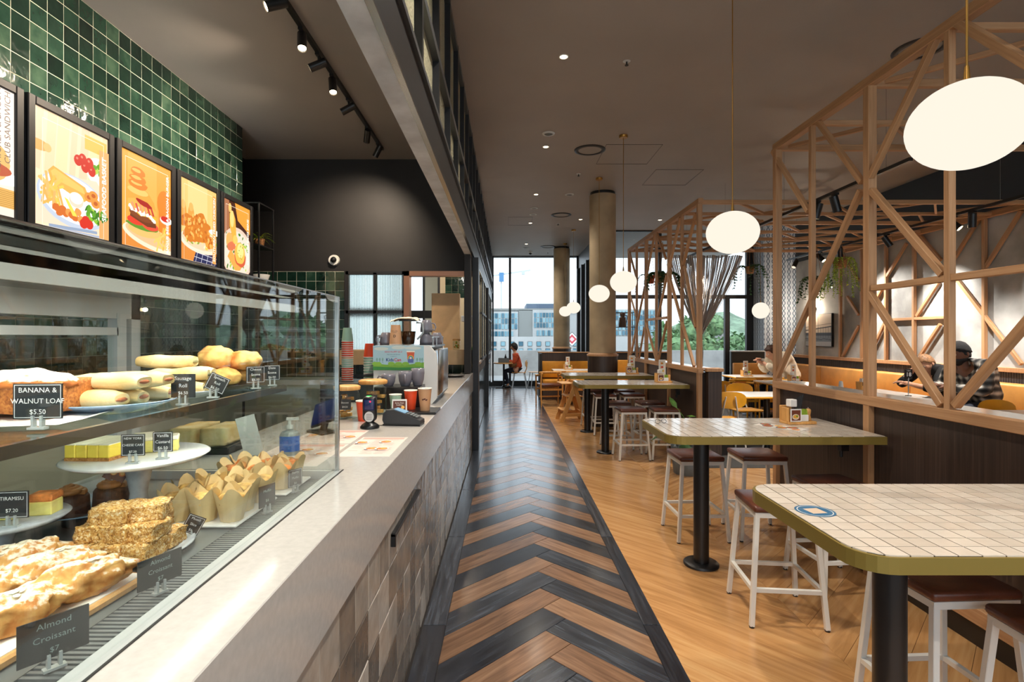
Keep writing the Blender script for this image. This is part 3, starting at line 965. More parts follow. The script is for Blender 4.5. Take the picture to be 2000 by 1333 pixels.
# ------------------------------------------------------------------ crockery and tags
def plate(name, label, mat, loc, r, h=0.022, cat='plate', group=None, rim='white_plate'):
    b = MB().lathe([(r*.55, 0), (r*.62, .002), (r*.9, h*.75), (r, h), (r-.003, h+.002), (r*.86, h*.72), (r*.58, .006), (0.0001, .006)], 36)
    o = b.build(name, mat, None, loc)
    return tag(o, label, cat, group)
def cake_stand(label, loc, r, h, mat='white_plate'):
    t = thing('cake_stand', label, 'cake stand', loc)
    MB().lathe([(r*.26, 0), (r*.26, .008), (r*.16, .02), (r*.12, h*.5), (r*.2, h-.02), (r*.3, h-.012)], 30).build('foot', 'grey_plate', t)
    MB().lathe([(r*.3, h-.014), (r*.9, h-.010), (r, h), (r-.004, h+.003), (0.0001, h+.001)], 40).build('plate', mat, t)
    return t
def price_tag(label, loc, yaw, w, h, lines, tilt=0.0, frame=True, col=(240, 240, 238), bgc=(38, 42, 44), roll=0.0):
    t = thing('price_tag', label, 'price tag', loc, yaw)
    mt = Matrix.Rotation(tilt, 4, 'X')
    rl = Matrix.Translation((0, 0, .018)) @ Matrix.Rotation(-roll, 4, 'Y') @ mt
    MB().box(-w/2, w/2, 0, .0022, 0, h).xform(rl).build('card', 'tag_black', t)
    p = Print(.0002)
    p.rect(-w/2, w/2, 0, h, bgc)
    if frame: p.frame(-w/2+.002, w/2-.002, .002, h-.002, .0011, (220, 222, 222))
    n = len(lines)
    for i, (tx, sz) in enumerate(lines):
        p.text(tx, 0, h*(1-(i+.62)/(n+.25)), sz, col, align='CENTER')
    p.build('lettering', 'print_ink', t, rl @ face((0, -.0002, 0), (1, 0, 0), (0, 0, 1)))
    MB().box(-.014, .014, -.006, .006, 0, .004).box(-.009, -.005, -.004, .005, .003, .024).box(.005, .009, -.004, .005, .003, .024).build('clip', 'acrylic', t)
    return t
def noisy(b, amp, fr, seed=0):
    nv = []
    for p in b.v:
        q = Vector(p)
        d = noise.noise_vector(q*fr+Vector((seed*7.3, seed*3.1, seed)))
        nv.append(tuple(q+d*amp))
    b.v = nv
    return b
def sub_box(sx, sy, sz, cuts=5):
    bm = bmesh.new(); bmesh.ops.create_cube(bm, size=1)
    bmesh.ops.subdivide_edges(bm, edges=bm.edges[:], cuts=cuts, use_grid_fill=True)
    for v in bm.verts:
        v.co = Vector((v.co.x*sx, v.co.y*sy, (v.co.z+.5)*sz))
    return MB().bm(bm, 0, True)
# --- loaf on a paper sheet at the near end of the shelf
pp = MB()
gx = 9
vs_, fs_ = [], []
for i in range(gx):
    for j in range(gx):
        x, y = -0.17+.30*i/(gx-1), -0.12+.24*j/(gx-1)
        vs_.append((x, y, 0.004+.010*abs(noise.noise(Vector((x*9, y*9, 1))))+(0.0 if abs(x) < .1 else .008)))
for i in range(gx-1):
    for j in range(gx-1):
        fs_.append((i*gx+j, (i+1)*gx+j, (i+1)*gx+j+1, i*gx+j+1))
pp.add(vs_, fs_, 0, True)
# paper has thickness: a second skin just under the first
pp.add([(x, y, z-.0012) for x, y, z in vs_], [tuple(reversed(f)) for f in fs_], 0, True)
tag(pp.build('baking_paper', 'paper', None, (-0.945, 1.075, SZ), (0, 0, .25)), 'white sheet of baking paper under the banana loaf', 'paper')
lf = thing('banana_loaf', 'brown banana loaf with sugared crust on white paper', 'loaf', (-0.985, 1.08, SZ+.016), 0.1)
noisy(sub_box(.20, .13, .062, 6), .004, 22, 2).build('loaf_body', 'loaf_crumb', lf)
b = MB().ell((0, 0, .054), .103, .068, .030, 48, 20, 0, .10, 10, True, -.004)
noisy(noisy(b, .004, 40, 1), .002, 120, 2).build('sugared_crust', 'loaf_crust', lf)
# --- sausage and spinach rolls
def roll_mesh(L, w, h, seed, fill):
    b = MB(); n = 18; k = 9; v = []
    for i in range(k):
        u = i/(k-1); x = (u-.5)*L
        s = 1-0.34*abs(2*u-1)**5
        for j in range(n):
            a = 2*PI*j/n
            ca, sa = math.cos(a), math.sin(a)
            y = w/2*s*math.copysign(abs(ca)**.75, ca); z = h/2*s*math.copysign(abs(sa)**.85, sa)
            q = Vector((x, y, z)); q += noise.noise_vector(q*28+Vector((seed, 0, 0)))*.0045
            v.append((q.x, q.y, q.z+h/2))
    f = [(i*n+j, i*n+(j+1) % n, (i+1)*n+(j+1) % n, (i+1)*n+j) for i in range(k-1) for j in range(n)]
    b.add(v, f, 0, True)
    b.add(v[:n], [tuple(reversed(range(n)))]); b.add(v[-n:], [tuple(range(n))])
    e = MB()
    for sx in (-1, 1):
        e.ell((sx*(L/2-.001), 0, h*.48), .004, w*.28, h*.13, 12, 6, 0, .2, 8)
    return b.mesh('pastry_case', 'pastry'), e.mesh('filling', fill)
def roll(name, label, loc, rz, seed, group, L=.155, w=.062, h=.037, fill='filling'):
    t = thing(name, label, 'pastry', loc, rz, group)
    a, e = roll_mesh(L, w, h, seed, fill)
    link('pastry_case', a, t); link('filling', e, t)
    return t
P1 = Vector((-0.885, 1.20, SZ))
plate('dinner_plate', 'blue rimmed plate under the sausage roll stack', 'blue_plate', P1, .125, .022)
gs = 'sausage rolls stacked on the blue plate'
for i, (dx, dy, dz, rz, lb) in enumerate([
        (-.010, -.060, .014, -.06, 'pale sausage roll at the front of the lower layer, beside the blue plate edge'),
        (-.004, .000, .014, -.10, 'pale sausage roll in the middle of the lower layer on the blue plate'),
        (.004, .058, .014, .30, 'pale sausage roll at the rear of the lower layer on the blue plate'),
        (.018, -.030, .050, -.08, 'pale sausage roll on top of the stack, nearest the camera'),
        (.030, .030, .050, -.02, 'pale sausage roll on top of the stack, behind the front one')]):
    roll('sausage_roll', lb, P1+Vector((dx, dy, dz)), rz, i*3, gs)
plain('spinach', (112, 108, 74), 0.7, var=0.3, vscale=60)
P2 = Vector((-0.90, 1.465, SZ))
plate('dinner_plate', 'grey plate under the spinach rolls, beside the scones', 'grey_plate', P2, .115, .02)
gs = 'spinach rolls stacked on the grey plate'
for i, (dx, dy, dz, rz, lb) in enumerate([
        (.02, -.060, .012, .35, 'spinach roll with green filling at the front of the bottom layer'),
        (.02, .0, .012, .30, 'spinach roll with green filling in the middle of the bottom layer'),
        (.01, .060, .012, .25, 'spinach roll with green filling at the rear of the bottom layer'),
        (.02, -.03, .046, .32, 'spinach roll of the second layer, nearest the glass'),
        (.0, .03, .046, .22, 'spinach roll of the second layer, at the rear'),
        (-.03, .0, .080, .12, 'long spinach roll lying on the very top of its stack')]):
    roll('spinach_roll', lb, P2+Vector((dx, dy, dz)), rz, 20+i*3, gs, .145, .060, .036, 'spinach')
# --- scones
P3 = Vector((-0.895, 1.69, SZ))
plate('dinner_plate', 'black plate under the golden scones at the shelf end', 'black_plastic', P3, .10, .016)
for i, (dx, dy, dz, s, lb) in enumerate([
        (.028, -.050, .012, .050, 'golden cheese scone in front of the pile, beside the tilted tag'),
        (.050, .040, .012, .046, 'dark speckled date scone at the right end of the pile'),
        (-.048, .020, .012, .048, 'golden scone at the back left of the bottom layer'),
        (-.014, -.016, .066, .058, 'large golden scone on top of the pile'),
        (.060, .010, .060, .052, 'speckled date scone on top, right of the large one')]):
    b = MB().ell((0, 0, s*.55), s, s*.92, s*.66, 40, 24, 0, .06, 9, True, -s*.5)
    noisy(noisy(b, .006, 26, i), .0025, 90, i)
    tag(b.build('scone', 'scone_crust', None, P3+Vector((dx, dy, dz))), lb, 'scone', 'scones piled at the shelf end')
# --- tags along the shelf
def tagat(px, py, z): return at(px, py, z)
price_tag('black card tag reading banana and walnut loaf in front of the loaf', (-0.822, 0.935, SZ+.004), .10, .080, .062, [('BANANA &', .0125), ('WALNUT LOAF', .0125), ('$5.50', .012)])
price_tag('small blackboard tag reading sausage roll beside the blue plate', (-0.765, 1.262, SZ+.004), .06, .055, .056, [('Sausage', .0125), ('Roll', .0125), ('$6.50', .010)], frame=False)
price_tag('tilted blackboard tag reading spinach roll in front of the rolls', (-0.775, 1.41, SZ+.004), .22, .050, .045, [('Spinach', .010), ('Roll', .010), ('$6.50', .010)], roll=-.45)
price_tag('small blackboard tag reading cheese scone near the shelf end', (-0.780, 1.66, SZ+.004), .75, .055, .052, [('Cheese', .011), ('Scone', .011), ('$6.00', .010)])
price_tag('small blackboard tag reading date scone, last on the shelf', (-0.775, 1.765, SZ+.004), .55, .05, .05, [('Date', .011), ('Scone', .011), ('$6.00', .010)])
# --- cheesecake stand
CS = Vector((-0.955, 1.385, ZD+.001)); ch = .19
cake_stand('white cake stand holding yellow cheesecake slices', CS, .165, ch)
sl_f = sub_box(.026, .125, .034, 3)
for (i, dx) in enumerate((-.115, -.087, -.059, -.031)):
    t = thing('cheesecake_slice', 'yellow cheesecake slice on the white stand, %s from the back glass' % ORD[i], 'cake', CS+Vector((dx, -.015, ch+.002)), -.04, 'cheesecake slices on the stand')
    MB().box(-.0135, .0135, -.062, .062, 0, .008).build('biscuit_base', 'biscuit', t)
    MB().rbox(-.0135, .0135, -.062, .062, .008, .040, .002).build('filling', 'cheesecake', t)
    MB().box(-.0128, .0128, -.061, .061, .0395, .0415).build('cream_top', 'cream_top', t)
for i, (dx, dy) in enumerate(((.0, .05), (.038, .06), (-.04, .085))):
    t = thing('custard_slice', 'crumbly vanilla custard slice behind the cheesecake, %s from the tags' % ORD[(1, 0, 2)[i]], 'cake', CS+Vector((dx, dy, ch+.002)), .3+.2*i, 'custard slices on the stand')
    noisy(sub_box(.05, .05, .03, 4), .002, 60, i).build('custard', 'custard', t)
    noisy(MB().rbox(-.026, .026, -.026, .026, .029, .040, .003), .002, 70, i).build('crumb_top', 'cream_top', t)
price_tag('black card tag reading new york cheese cake on the stand', CS+Vector((.055, -.10, ch+.003)), .18, .052, .052, [('NEW YORK', .0075), ('CHEESE CAKE', .0075), ('$7.50', .0075)])
price_tag('small blackboard tag reading vanilla custard slice on the stand', CS+Vector((.098, -.055, ch+.003)), .18, .045, .05, [('Vanilla', .0105), ('Custard', .0105), ('$6.50', .0105)])
# --- tiramisu at the near left
TS = Vector((-1.10, 1.17, ZD+.001)); th = .10
cake_stand('low grey cake stand holding tiramisu beside the puddings', TS, .115, th, 'grey_plate')
for i, (dx, dy) in enumerate(((.010, .0), (.062, .03))):
    t = thing('tiramisu_slice', ('layered tiramisu slice behind its price tag', 'layered tiramisu slice showing beside the tag edge')[i], 'cake', TS+Vector((dx, dy, th+.002)), .2)
    MB().rbox(-.024, .024, -.022, .022, 0, .030, .002).build('sponge', 'custard', t)
    MB().rbox(-.025, .025, -.023, .023, .030, .046, .003).build('cocoa_top', 'muffin_berry', t)
price_tag('black card tag reading tiramisu on the low stand', TS+Vector((.072, -.062, th+.003)), .14, .062, .056, [('TIRAMISU', .0105), ('$7.20', .0105)])
# --- puddings
PD = Vector((-1.13, 1.43, ZD+.002))
plate('oval_platter', 'pale blue platter with gold rim under chocolate puddings', 'blue_plate', PD+Vector((0, 0, .03)), .135, .018, 'platter')
tag(MB().lathe([(.05, 0), (.05, .03)], 24).build('riser', 'black_metal', None, PD), 'black riser under the pudding platter', 'riser')
for i, (dx, dy, lb) in enumerate(((.005, -.055, 'dark chocolate pudding with swirled caramel icing in front'), (.062, .012, 'dark chocolate pudding with swirled icing behind the front one'))):
    t = thing('chocolate_pudding', lb, 'pudding', PD+Vector((dx, dy, .038)))
    noisy(MB().lathe([(.040, 0), (.0425, .006), (.040, .046), (.036, .052), (.0001, .054)], 26), .0012, 60, i).build('pudding', 'cake_dark', t)
    pts = []; rr = []
    for k in range(64):
        a = k*.33; u = k/63
        pts.append(((.028*(1-u)**.7)*math.cos(a), (.028*(1-u)**.7)*math.sin(a), .056+.020*u)); rr.append(.0095*(1-.5*u))
    MB().tube(pts, rr, 8).build('icing_swirl', 'frosting', t)
t = thing('price_tag', 'brown picture card reading sticky date pudding beside the puddings', 'price tag', (-1.06, 1.43, ZD+.112), .35)
rl = Matrix.Rotation(.55, 4, 'Y') @ Matrix.Rotation(-.2, 4, 'X')
MB().box(-.025, .025, 0, .002, 0, .065).xform(rl).build('card', 'cake_dark', t)
p = Print(.0002); p.rect(-.025, .025, 0, .065, (96, 44, 36)); p.text('Sticky Date Pudding', 0, .052, .0062, (245, 240, 235)); p.bar(-.02, .046, .02, .046, .0008, (230, 220, 210))
p.ell(-.008, .026, .010, .012, (236, 140, 40)); p.ell(-.007, .020, .006, .005, (250, 214, 150)); p.ell(.012, .030, .009, .011, (226, 120, 36)); p.ell(.012, .027, .005, .005, (248, 200, 120))
p.build('lettering', 'print_ink', t, rl @ face((0, -.0004, 0), (1, 0, 0), (0, 0, 1)))
MB().box(-.004, .004, 0, .004, -.068, .004).build('stick', 'acrylic', t)
# --- muesli slices
OS = Vector((-0.868, 1.225, ZD+.001))
plate('side_plate', 'pale grey plate under the stacked muesli slices', 'grey_plate', OS, .135, .016)
ms = [('bottom', [(-.062, -.045), (.0, -.05), (.062, -.04), (-.05, .03), (.01, .035), (.068, .03)], .010),
      ('middle', [(-.045, -.03), (.012, -.032), (.064, -.024), (.03, .035)], .046),
      ('top', [(-.012, -.02), (.040, .004)], .082)]
for lay, pos, z in ms:
    for i, (dx, dy) in enumerate(pos):
        b = noisy(noisy(sub_box(.060 if lay != 'top' else .085, .066, .036, 9), .0045, 60, i+z*99), .0035, 190, i)
        oo = b.build('muesli_slice', 'oats', None, OS+Vector((dx, dy, z)), (0, 0, R.uniform(-.12, .12)+(.3 if lay == 'top' and i else 0)))
        tag(oo, 'golden muesli slice in the %s layer of its stack, %s of that layer' % (lay, ORD[i]), 'slice', 'muesli slices stacked on the grey plate')
price_tag('tilted small blackboard tag reading muesli slice beside the stack', (-0.775, 1.30, ZD+.002), .45, .040, .044, [('Muesli', .0085), ('Slice', .0085), ('$6', .008)], roll=-.5)
# --- almond croissants on a board
tb = thing('serving_board', 'wooden board with white paper under the sugared croissants', 'board', (-0.90, 0.99, ZD+.001), -.08)
MB().rbox(-.155, .165, -.22, .115, 0, .016, .004).build('board', 'light_oak', tb)
MB().box(-.148, .155, -.21, .105, .016, .0175).build('paper_liner', 'paper', tb)
for i, (x, y, rz, lb) in enumerate([(-.770, .985, .95, 'sugar dusted croissant nearest the glass on the board'), (-.865, 1.03, .95, 'sugar dusted croissant in the middle of the board'),
                                    (-.965, 1.07, 1.0, 'sugar dusted croissant at the back of the board'), (-.80, .855, .9, 'sugar dusted croissant at the near corner of the board'), (-.91, .90, .9, 'sugar dusted croissant at the near rear of the board')]):
    b = MB().ell((0, 0, .030), .088, .040, .034, 56, 28, 0, .25, 7, True, -.026)
    noisy(noisy(noisy(b, .006, 26, i+3), .004, 80, i), .0022, 210, i)
    t = thing('almond_croissant', lb, 'croissant', (x-.02, y+.0, ZD+.018), rz, 'croissants on the board')
    b.build('crust', 'croissant', t)
    fl = MB()
    for k in range(9):
        a, q = R.uniform(0, 6.28), R.uniform(.1, .7)
        c = Vector((.08*q*math.cos(a), .034*q*math.sin(a), .030+.034*math.sqrt(1-q*q)+.001))
        fl.ell(c, .009, .006, .0014, 8, 4, 0, 0, 1, True, None, Matrix.Rotation(R.uniform(0, 3), 3, 'Z') @ Matrix.Rotation(R.uniform(-.4, .4), 3, 'X'))
    tag(fl.build('almond_flakes', 'cream_top', t), kind='stuff')
price_tag('blackboard tag turned to the glass beside the croissant board', (-0.668, 1.03, ZD+.004), 1.15, .085, .056, [('Almond', .012), ('Croissant', .012), ('$7', .011)], frame=False, col=(150, 170, 168))
price_tag('blackboard tag turned to the glass at the near end of the case', (-0.674, .795, ZD+.004), .95, .085, .062, [('Almond', .013), ('Croissant', .013), ('$7', .011)], frame=False, col=(130, 150, 148))
price_tag('blackboard tag turned to the glass between the muffin platters', (-0.672, 1.50, ZD+.004), 1.15, .055, .06, [('Muffin', .011), ('$6', .011)], frame=False, col=(170, 185, 182))
price_tag('blackboard tag turned to the glass beside the farther muffins', (-0.672, 1.70, ZD+.004), 1.0, .05, .055, [('Berry', .011), ('Muffin', .010), ('$6', .010)], col=(190, 195, 192))
# --- muffins in tulip papers
def tulip(seed):
    b = MB(); n = 32; rows = 7; v = []
    for k in range(rows):
        u = k/(rows-1)
        for i in range(n):
            a = 2*PI*i/n
            sq = 1/max(abs(math.cos(a)), abs(math.sin(a)))
            r = (.026+.012*u)*(1+.12*(sq-1)*u)
            pet = abs(math.sin(2*a+seed*.3))
            z = .062*u+(.030*pet**1.5*(u**3))+(.006*noise.noise(Vector((math.cos(a)*2, math.sin(a)*2, seed)))*u)
            r += .010*u**3*pet+.0022*math.cos(12*a)*(1-.3*u)
            v.append((r*math.cos(a), r*math.sin(a), z))
    f = [(k*n+i, k*n+(i+1) % n, (k+1)*n+(i+1) % n, (k+1)*n+i) for k in range(rows-1) for i in range(n)]
    b.add(v, f, 0, True)
    b.add([(x*.97, y*.97, z) for x, y, z in v], [tuple(reversed(q)) for q in f], 0, True)
    b.add(v[:n], [tuple(reversed(range(n)))])
    return b.mesh('tulip_paper', 'tulip_paper')
tul = [tulip(i) for i in range(4)]
mtop = [noisy(MB().ell((0, 0, .052), .034, .034, .022, 18, 9, 0, .2, 9), .003, 50, i).mesh('muffin', m_) for i, m_ in enumerate(('muffin_top', 'muffin_top', 'muffin_berry', 'muffin_berry'))]
def muffin(i, x, y, kind, label, group):
    t = thing('muffin', label, 'muffin', (x, y, ZD+.014), R.uniform(0, 6), group)
    link('tulip_paper', tul[i % 4], t); link('crown', mtop[kind*2+i % 2], t)
def platter(label, x, y, sx, sy):
    b = MB().rbox(-sx/2, sx/2, -sy/2, sy/2, .003, .012, .004).box(-sx*.4, sx*.4, -sy*.4, sy*.4, 0, .004)
    tag(b.build('platter', 'white_plate', None, (x, y, ZD+.001)), label, 'platter')
platter('white rectangular platter under the plain muffins', -0.803, 1.50, .215, .25)
platter('white rectangular platter under the berry muffins at the case end', -0.805, 1.755, .25, .21)
n = 0
for r in range(3):
    for c in range(3):
        x = -0.728-c*.073-(.012 if r % 2 else 0); y = 1.415+r*.083
        muffin(n, x, y, 0, 'plain tulip paper muffin, %s from the glass, %s row from the camera' % (ORD[c], ORD[r]), 'plain muffins on the white platter'); n += 1
for r in range(2):
    for c in range(3):
        x = -0.722-c*.078; y = 1.712+r*.085
        muffin(n, x, y, 1, 'berry muffin at the case end, %s from the glass, %s row' % (ORD[c], ORD[r]), 'berry muffins at the case end'); n += 1
# folded tent card on the case roof and card leaning behind the case
t = thing('tent_card', 'small white notice card standing on the display case roof', 'card', (-0.95, 1.365, ZT+.008), .35)
MB().beam((0, 0, 0), (0, .02, .062), .045, .001, (0, 1, 0)).beam((0, .04, 0), (0, .02, .062), .045, .001, (0, 1, 0)).build('card', 'paper', t)
t = thing('notice_stand', 'white leaning notice card behind the display case end', 'card', (-0.99, 2.10, 1.026), .35)
MB().box(-.035, .035, 0, .004, 0, .165).xform(Matrix.Rotation(-.25, 4, 'Y') @ Matrix.Rotation(-.2, 4, 'X')).build('card', 'white_paint', t)
MB().box(-.03, .03, -.02, .06, 0, .006).build('foot', 'acrylic', t)
# bakery odds on the back bench, seen through the glass
bt = thing('bread_tray', 'dark tray holding two pale loaves seen through the glass', 'tray', (-1.24, 2.25, 1.026))
MB().rbox(-.16, .13, -.12, .12, 0, .03, .005).build('tray', 'black_metal', bt)
for i in range(2):
    b = noisy(sub_box(.10, .20, .07, 5), .004, 25, i)
    tag(b.build('sandwich_loaf', 'pastry', None, (-1.31+.125*i, 2.25, 1.0565)), ('pale loaf on the dark tray, farther from the case', 'pale loaf on the dark tray, nearer the case')[i], 'loaf')
# hand sanitiser
hs = thing('sanitiser_bottle', 'pump bottle with blue label standing beyond the case end', 'bottle', (-0.865, 2.13, 1.026), .2)
MB().lathe([(.036, 0), (.038, .006), (.038, .082), (.030, .095), (.012, .102), (.012, .108)], 22, sy=.7).build('bottle', 'acrylic', hs)
MB().lathe([(.0386, .018), (.0386, .078)], 22, sy=.71, cap=False).build('label', 'blue_label', hs)
MB().lathe([(.014, .106), (.014, .120), (.006, .122), (.006, .142)], 14).box(-.012, .034, -.006, .006, .140, .150).build('pump', 'white_paint', hs)

# ------------------------------------------------------------------ menu boards
def menu_board(label, y0, y1, art):
    zc0, zc1 = 2.15, 2.99
    xb = -2.90
    t = thing('menu_board', label, 'menu board', (xb-.09, (y0+y1)/2, zc0), 0, 'backlit menu boards')
    w_, h_ = y1-y0-.012, zc1-zc0
    MB().rbox(-.10, .075, -w_/2, w_/2, 0, h_, .006).build('box', 'black_steel', t)
    fr = MB(); k = .052
    for q in ((-w_/2, -w_/2+k, 0, h_), (w_/2-k, w_/2, 0, h_), (-w_/2+k, w_/2-k, 0, k), (-w_/2+k, w_/2-k, h_-k, h_)):
        fr.rbox(.070, .092, q[0], q[1], q[2], q[3], .005)
    fr.build('snap_frame', 'black_steel', t)
    p = Print(.0005)
    W, Hh = w_-2*k, h_-2*k
    p.clip = (0, W, 0, Hh)
    art(p, W, Hh)
    p.build('backlit_print', 'print_lit', t, face((.0755, -W/2, k), (0, 1, 0), (0, 0, 1)))
    return t
def chips(p, x, y, n, L, c=(246, 196, 84)):
    for i in range(n):
        a = R.uniform(.3, 2.6); dx, dy = R.uniform(-.06, .06), R.uniform(-.05, .05)
        p.bar(x+dx-L/2*math.cos(a), y+dy-L/2*math.sin(a), x+dx+L/2*math.cos(a), y+dy+L/2*math.sin(a), .018, (R.randint(232, 250), R.randint(176, 206), R.randint(70, 110)))
def greens(p, x, y, n, r):
    for i in range(n):
        p.ell(x+R.uniform(-r, r), y+R.uniform(-r, r)*.8, R.uniform(.012, .03), R.uniform(.008, .018), R.choice([(96, 160, 40), (140, 190, 50), (60, 120, 30), (180, 206, 80)]), 9, R.uniform(0, 3), .4)
def art1(p, W, H):
    p.rect(0, W, 0, H, (250, 236, 222)); p.rect(0, W, 0, .20, (244, 230, 214))
    p.rect(.2, W, .05, .16, (226, 176, 96))
    for i in range(9): p.bar(.2, .055+.011*i, W, .058+.011*i, .003, (186, 130, 60))
    p.ell(.36, .22, .30, .05, (252, 250, 246)); p.ell(.40, .30, .16, .13, (236, 184, 110)); p.ell(.44, .26, .13, .04, (190, 90, 60)); greens(p, .42, .24, 16, .09)
    p.bar(.36, .27, .42, .52, .05, (240, 200, 130))
    p.text('CHICKEN & BACON', W-.100, .50, .052, (120, 96, 84), PI/2, 'CENTER'); p.text('CLUB SANDWICH', W-.042, .52, .052, (120, 96, 84), PI/2, 'CENTER')
def art2(p, W, H):
    p.rect(0, W, 0, H, (252, 224, 186))
    for i in range(7): p.bar(.02+.09*i, .35, .05+.09*i, H, .05+.02*(i % 3), (250, 214+R.randint(-6, 8), 172))
    p.ell(.03, .50, .09, .035, (232, 172, 96)); p.ell(.10, .50, .03, .028, (240, 190, 120))
    p.rect(.40, .60, .60, .70, (246, 190, 90)); p.ell(.52, .47, .11, .10, (248, 240, 228)); greens(p, .53, .50, 16, .06)
    for x, y in ((.34, .50), (.40, .47), (.46, .46), (.38, .52), (.44, .51)): p.ell(x, y, .035, .038, (206, 44, 32), 14); p.ell(x-.008, y+.012, .010, .009, (240, 130, 110), 8)
    p.poly([(0, .02), (.06, .34), (.5, .40), (W, .30), (W, .02)], (240, 218, 190))
    p.ell(.31, .205, .295, .175, (196, 206, 222), 30, -.12); p.ell(.31, .217, .275, .155, (236, 238, 242), 30, -.12)
    p.poly([(.10, .36), (.14, .40), (.40, .33), (.44, .26), (.38, .22), (.12, .30)], (234, 176, 82)); p.poly([(.12, .36), (.15, .385), (.38, .32), (.40, .28), (.14, .32)], (244, 196, 104))
    chips(p, .15, .25, 16, .15); chips(p, .12, .20, 8, .10)
    for i in range(9): p.ell(.16+.025*i, .115+R.uniform(-.02, .03), .030, .026, R.choice([(226, 130, 56), (236, 156, 80), (214, 110, 44)]), 12, 0, .2)
    for x, y in ((.43, .27), (.49, .24), (.47, .29)): p.ell(x, y, .042, .034, (230, 150, 66), 14); p.ell(x, y, .020, .015, (196, 96, 40), 10)
    p.ell(.32, .225, .062, .050, (252, 244, 226), 18); p.ell(.32, .215, .060, .045, (226, 214, 190), 18); p.ell(.32, .232, .052, .036, (255, 250, 238), 18)
    p.poly([(.22, .22), (.25, .21), (.33, .11), (.29, .11)], (250, 220, 90)); greens(p, .47, .15, 26, .06)
    for x, y in ((.40, .10), (.43, .08), (.38, .075)): p.ell(x, y, .036, .034, (214, 50, 34), 14)
    p.bar(.10, .01, .50, .035, .02, (150, 166, 190)); p.bar(.16, .0, .52, .01, .014, (170, 180, 200))
    for i in range(6): p.rect(W-.09+.015*i, W-.075+.015*i, 0, H*.86, (232-2*(i % 3), 168+3*(i % 2), 104))
    greens(p, W-.05, .16, 10, .03)
    p.frame(.05, W-.05, -.001, H-.06, .003, (255, 244, 226))
    p.text('SEAFOOD BASKET', W-.045, .36, .056, (255, 252, 246), PI/2, bold=True)
def art3(p, W, H):
    p.rect(0, W, 0, H, (242, 166, 66)); p.rect(.08, .42, .30, H, (246, 178, 82)); p.rect(W-.16, W, 0, .46, (226, 128, 40)); p.ell(W-.08, .42, .10, .12, (236, 132, 40))
    p.rect(0, W, 0, .12, (226, 140, 60)); p.ell(.38, .10, .36, .09, (250, 226, 196), 30, -.12); p.ell(.38, .115, .33, .07, (236, 190, 140), 30, -.12); chips(p, .48, .12, 12, .14)
    p.ell(.27, .15, .19, .05, (240, 190, 110)); p.ell(.26, .185, .19, .03, (96, 146, 44), 18, 0, .3)
    p.ell(.17, .215, .10, .035, (226, 62, 40)); p.ell(.34, .20, .10, .035, (230, 80, 56))
    p.poly([(.10, .24), (.12, .31), (.40, .27), (.41, .20), (.30, .19)], (112, 54, 26)); p.ell(.25, .27, .16, .045, (132, 66, 32), 18, -.1, .2)
    p.poly([(.07, .32), (.12, .34), (.42, .28), (.38, .24), (.30, .27), (.22, .26)], (250, 186, 50))
    for i in range(14): p.ell(.10+.022*i, .32-.004*i+R.uniform(-.02, .02), .020, .016, (255, 246, 234), 9, 0, .4)
    for i in range(6): p.bar(.12+.045*i, .35, .15+.045*i, .29, .022, R.choice([(214, 90, 70), (236, 150, 110), (200, 66, 50)]))
    p.ell(.26, .375, .10, .03, (170, 28, 24), 16, -.2, .2)
    p.poly([(.04, .36), (.05, .42), (.10, .47), (.20, .49), (.30, .47), (.38, .40), (.41, .33), (.30, .385), (.18, .395)], (238, 164, 66)); p.ell(.19, .45, .12, .03, (250, 196, 108))
    for z, r in ((.50, .11), (.545, .095), (.60, .085)): p.ell(.19, z, r, .035, (226, 130, 44), 18, 0, .15); p.ell(.17, z+.008, r*.6, .014, (248, 190, 100), 14, 0, .2)
    p.ell(W-.07, .29, .08, .035, (250, 240, 226)); p.ell(W-.08, .30, .06, .024, (206, 40, 28))
    p.frame(.045, W-.045, -.001, H-.05, .004, (255, 240, 214))
    p.text('ANGUS BEEF & BACON BURGER', W-.05, .34, .046, (255, 252, 244), PI/2, bold=True)
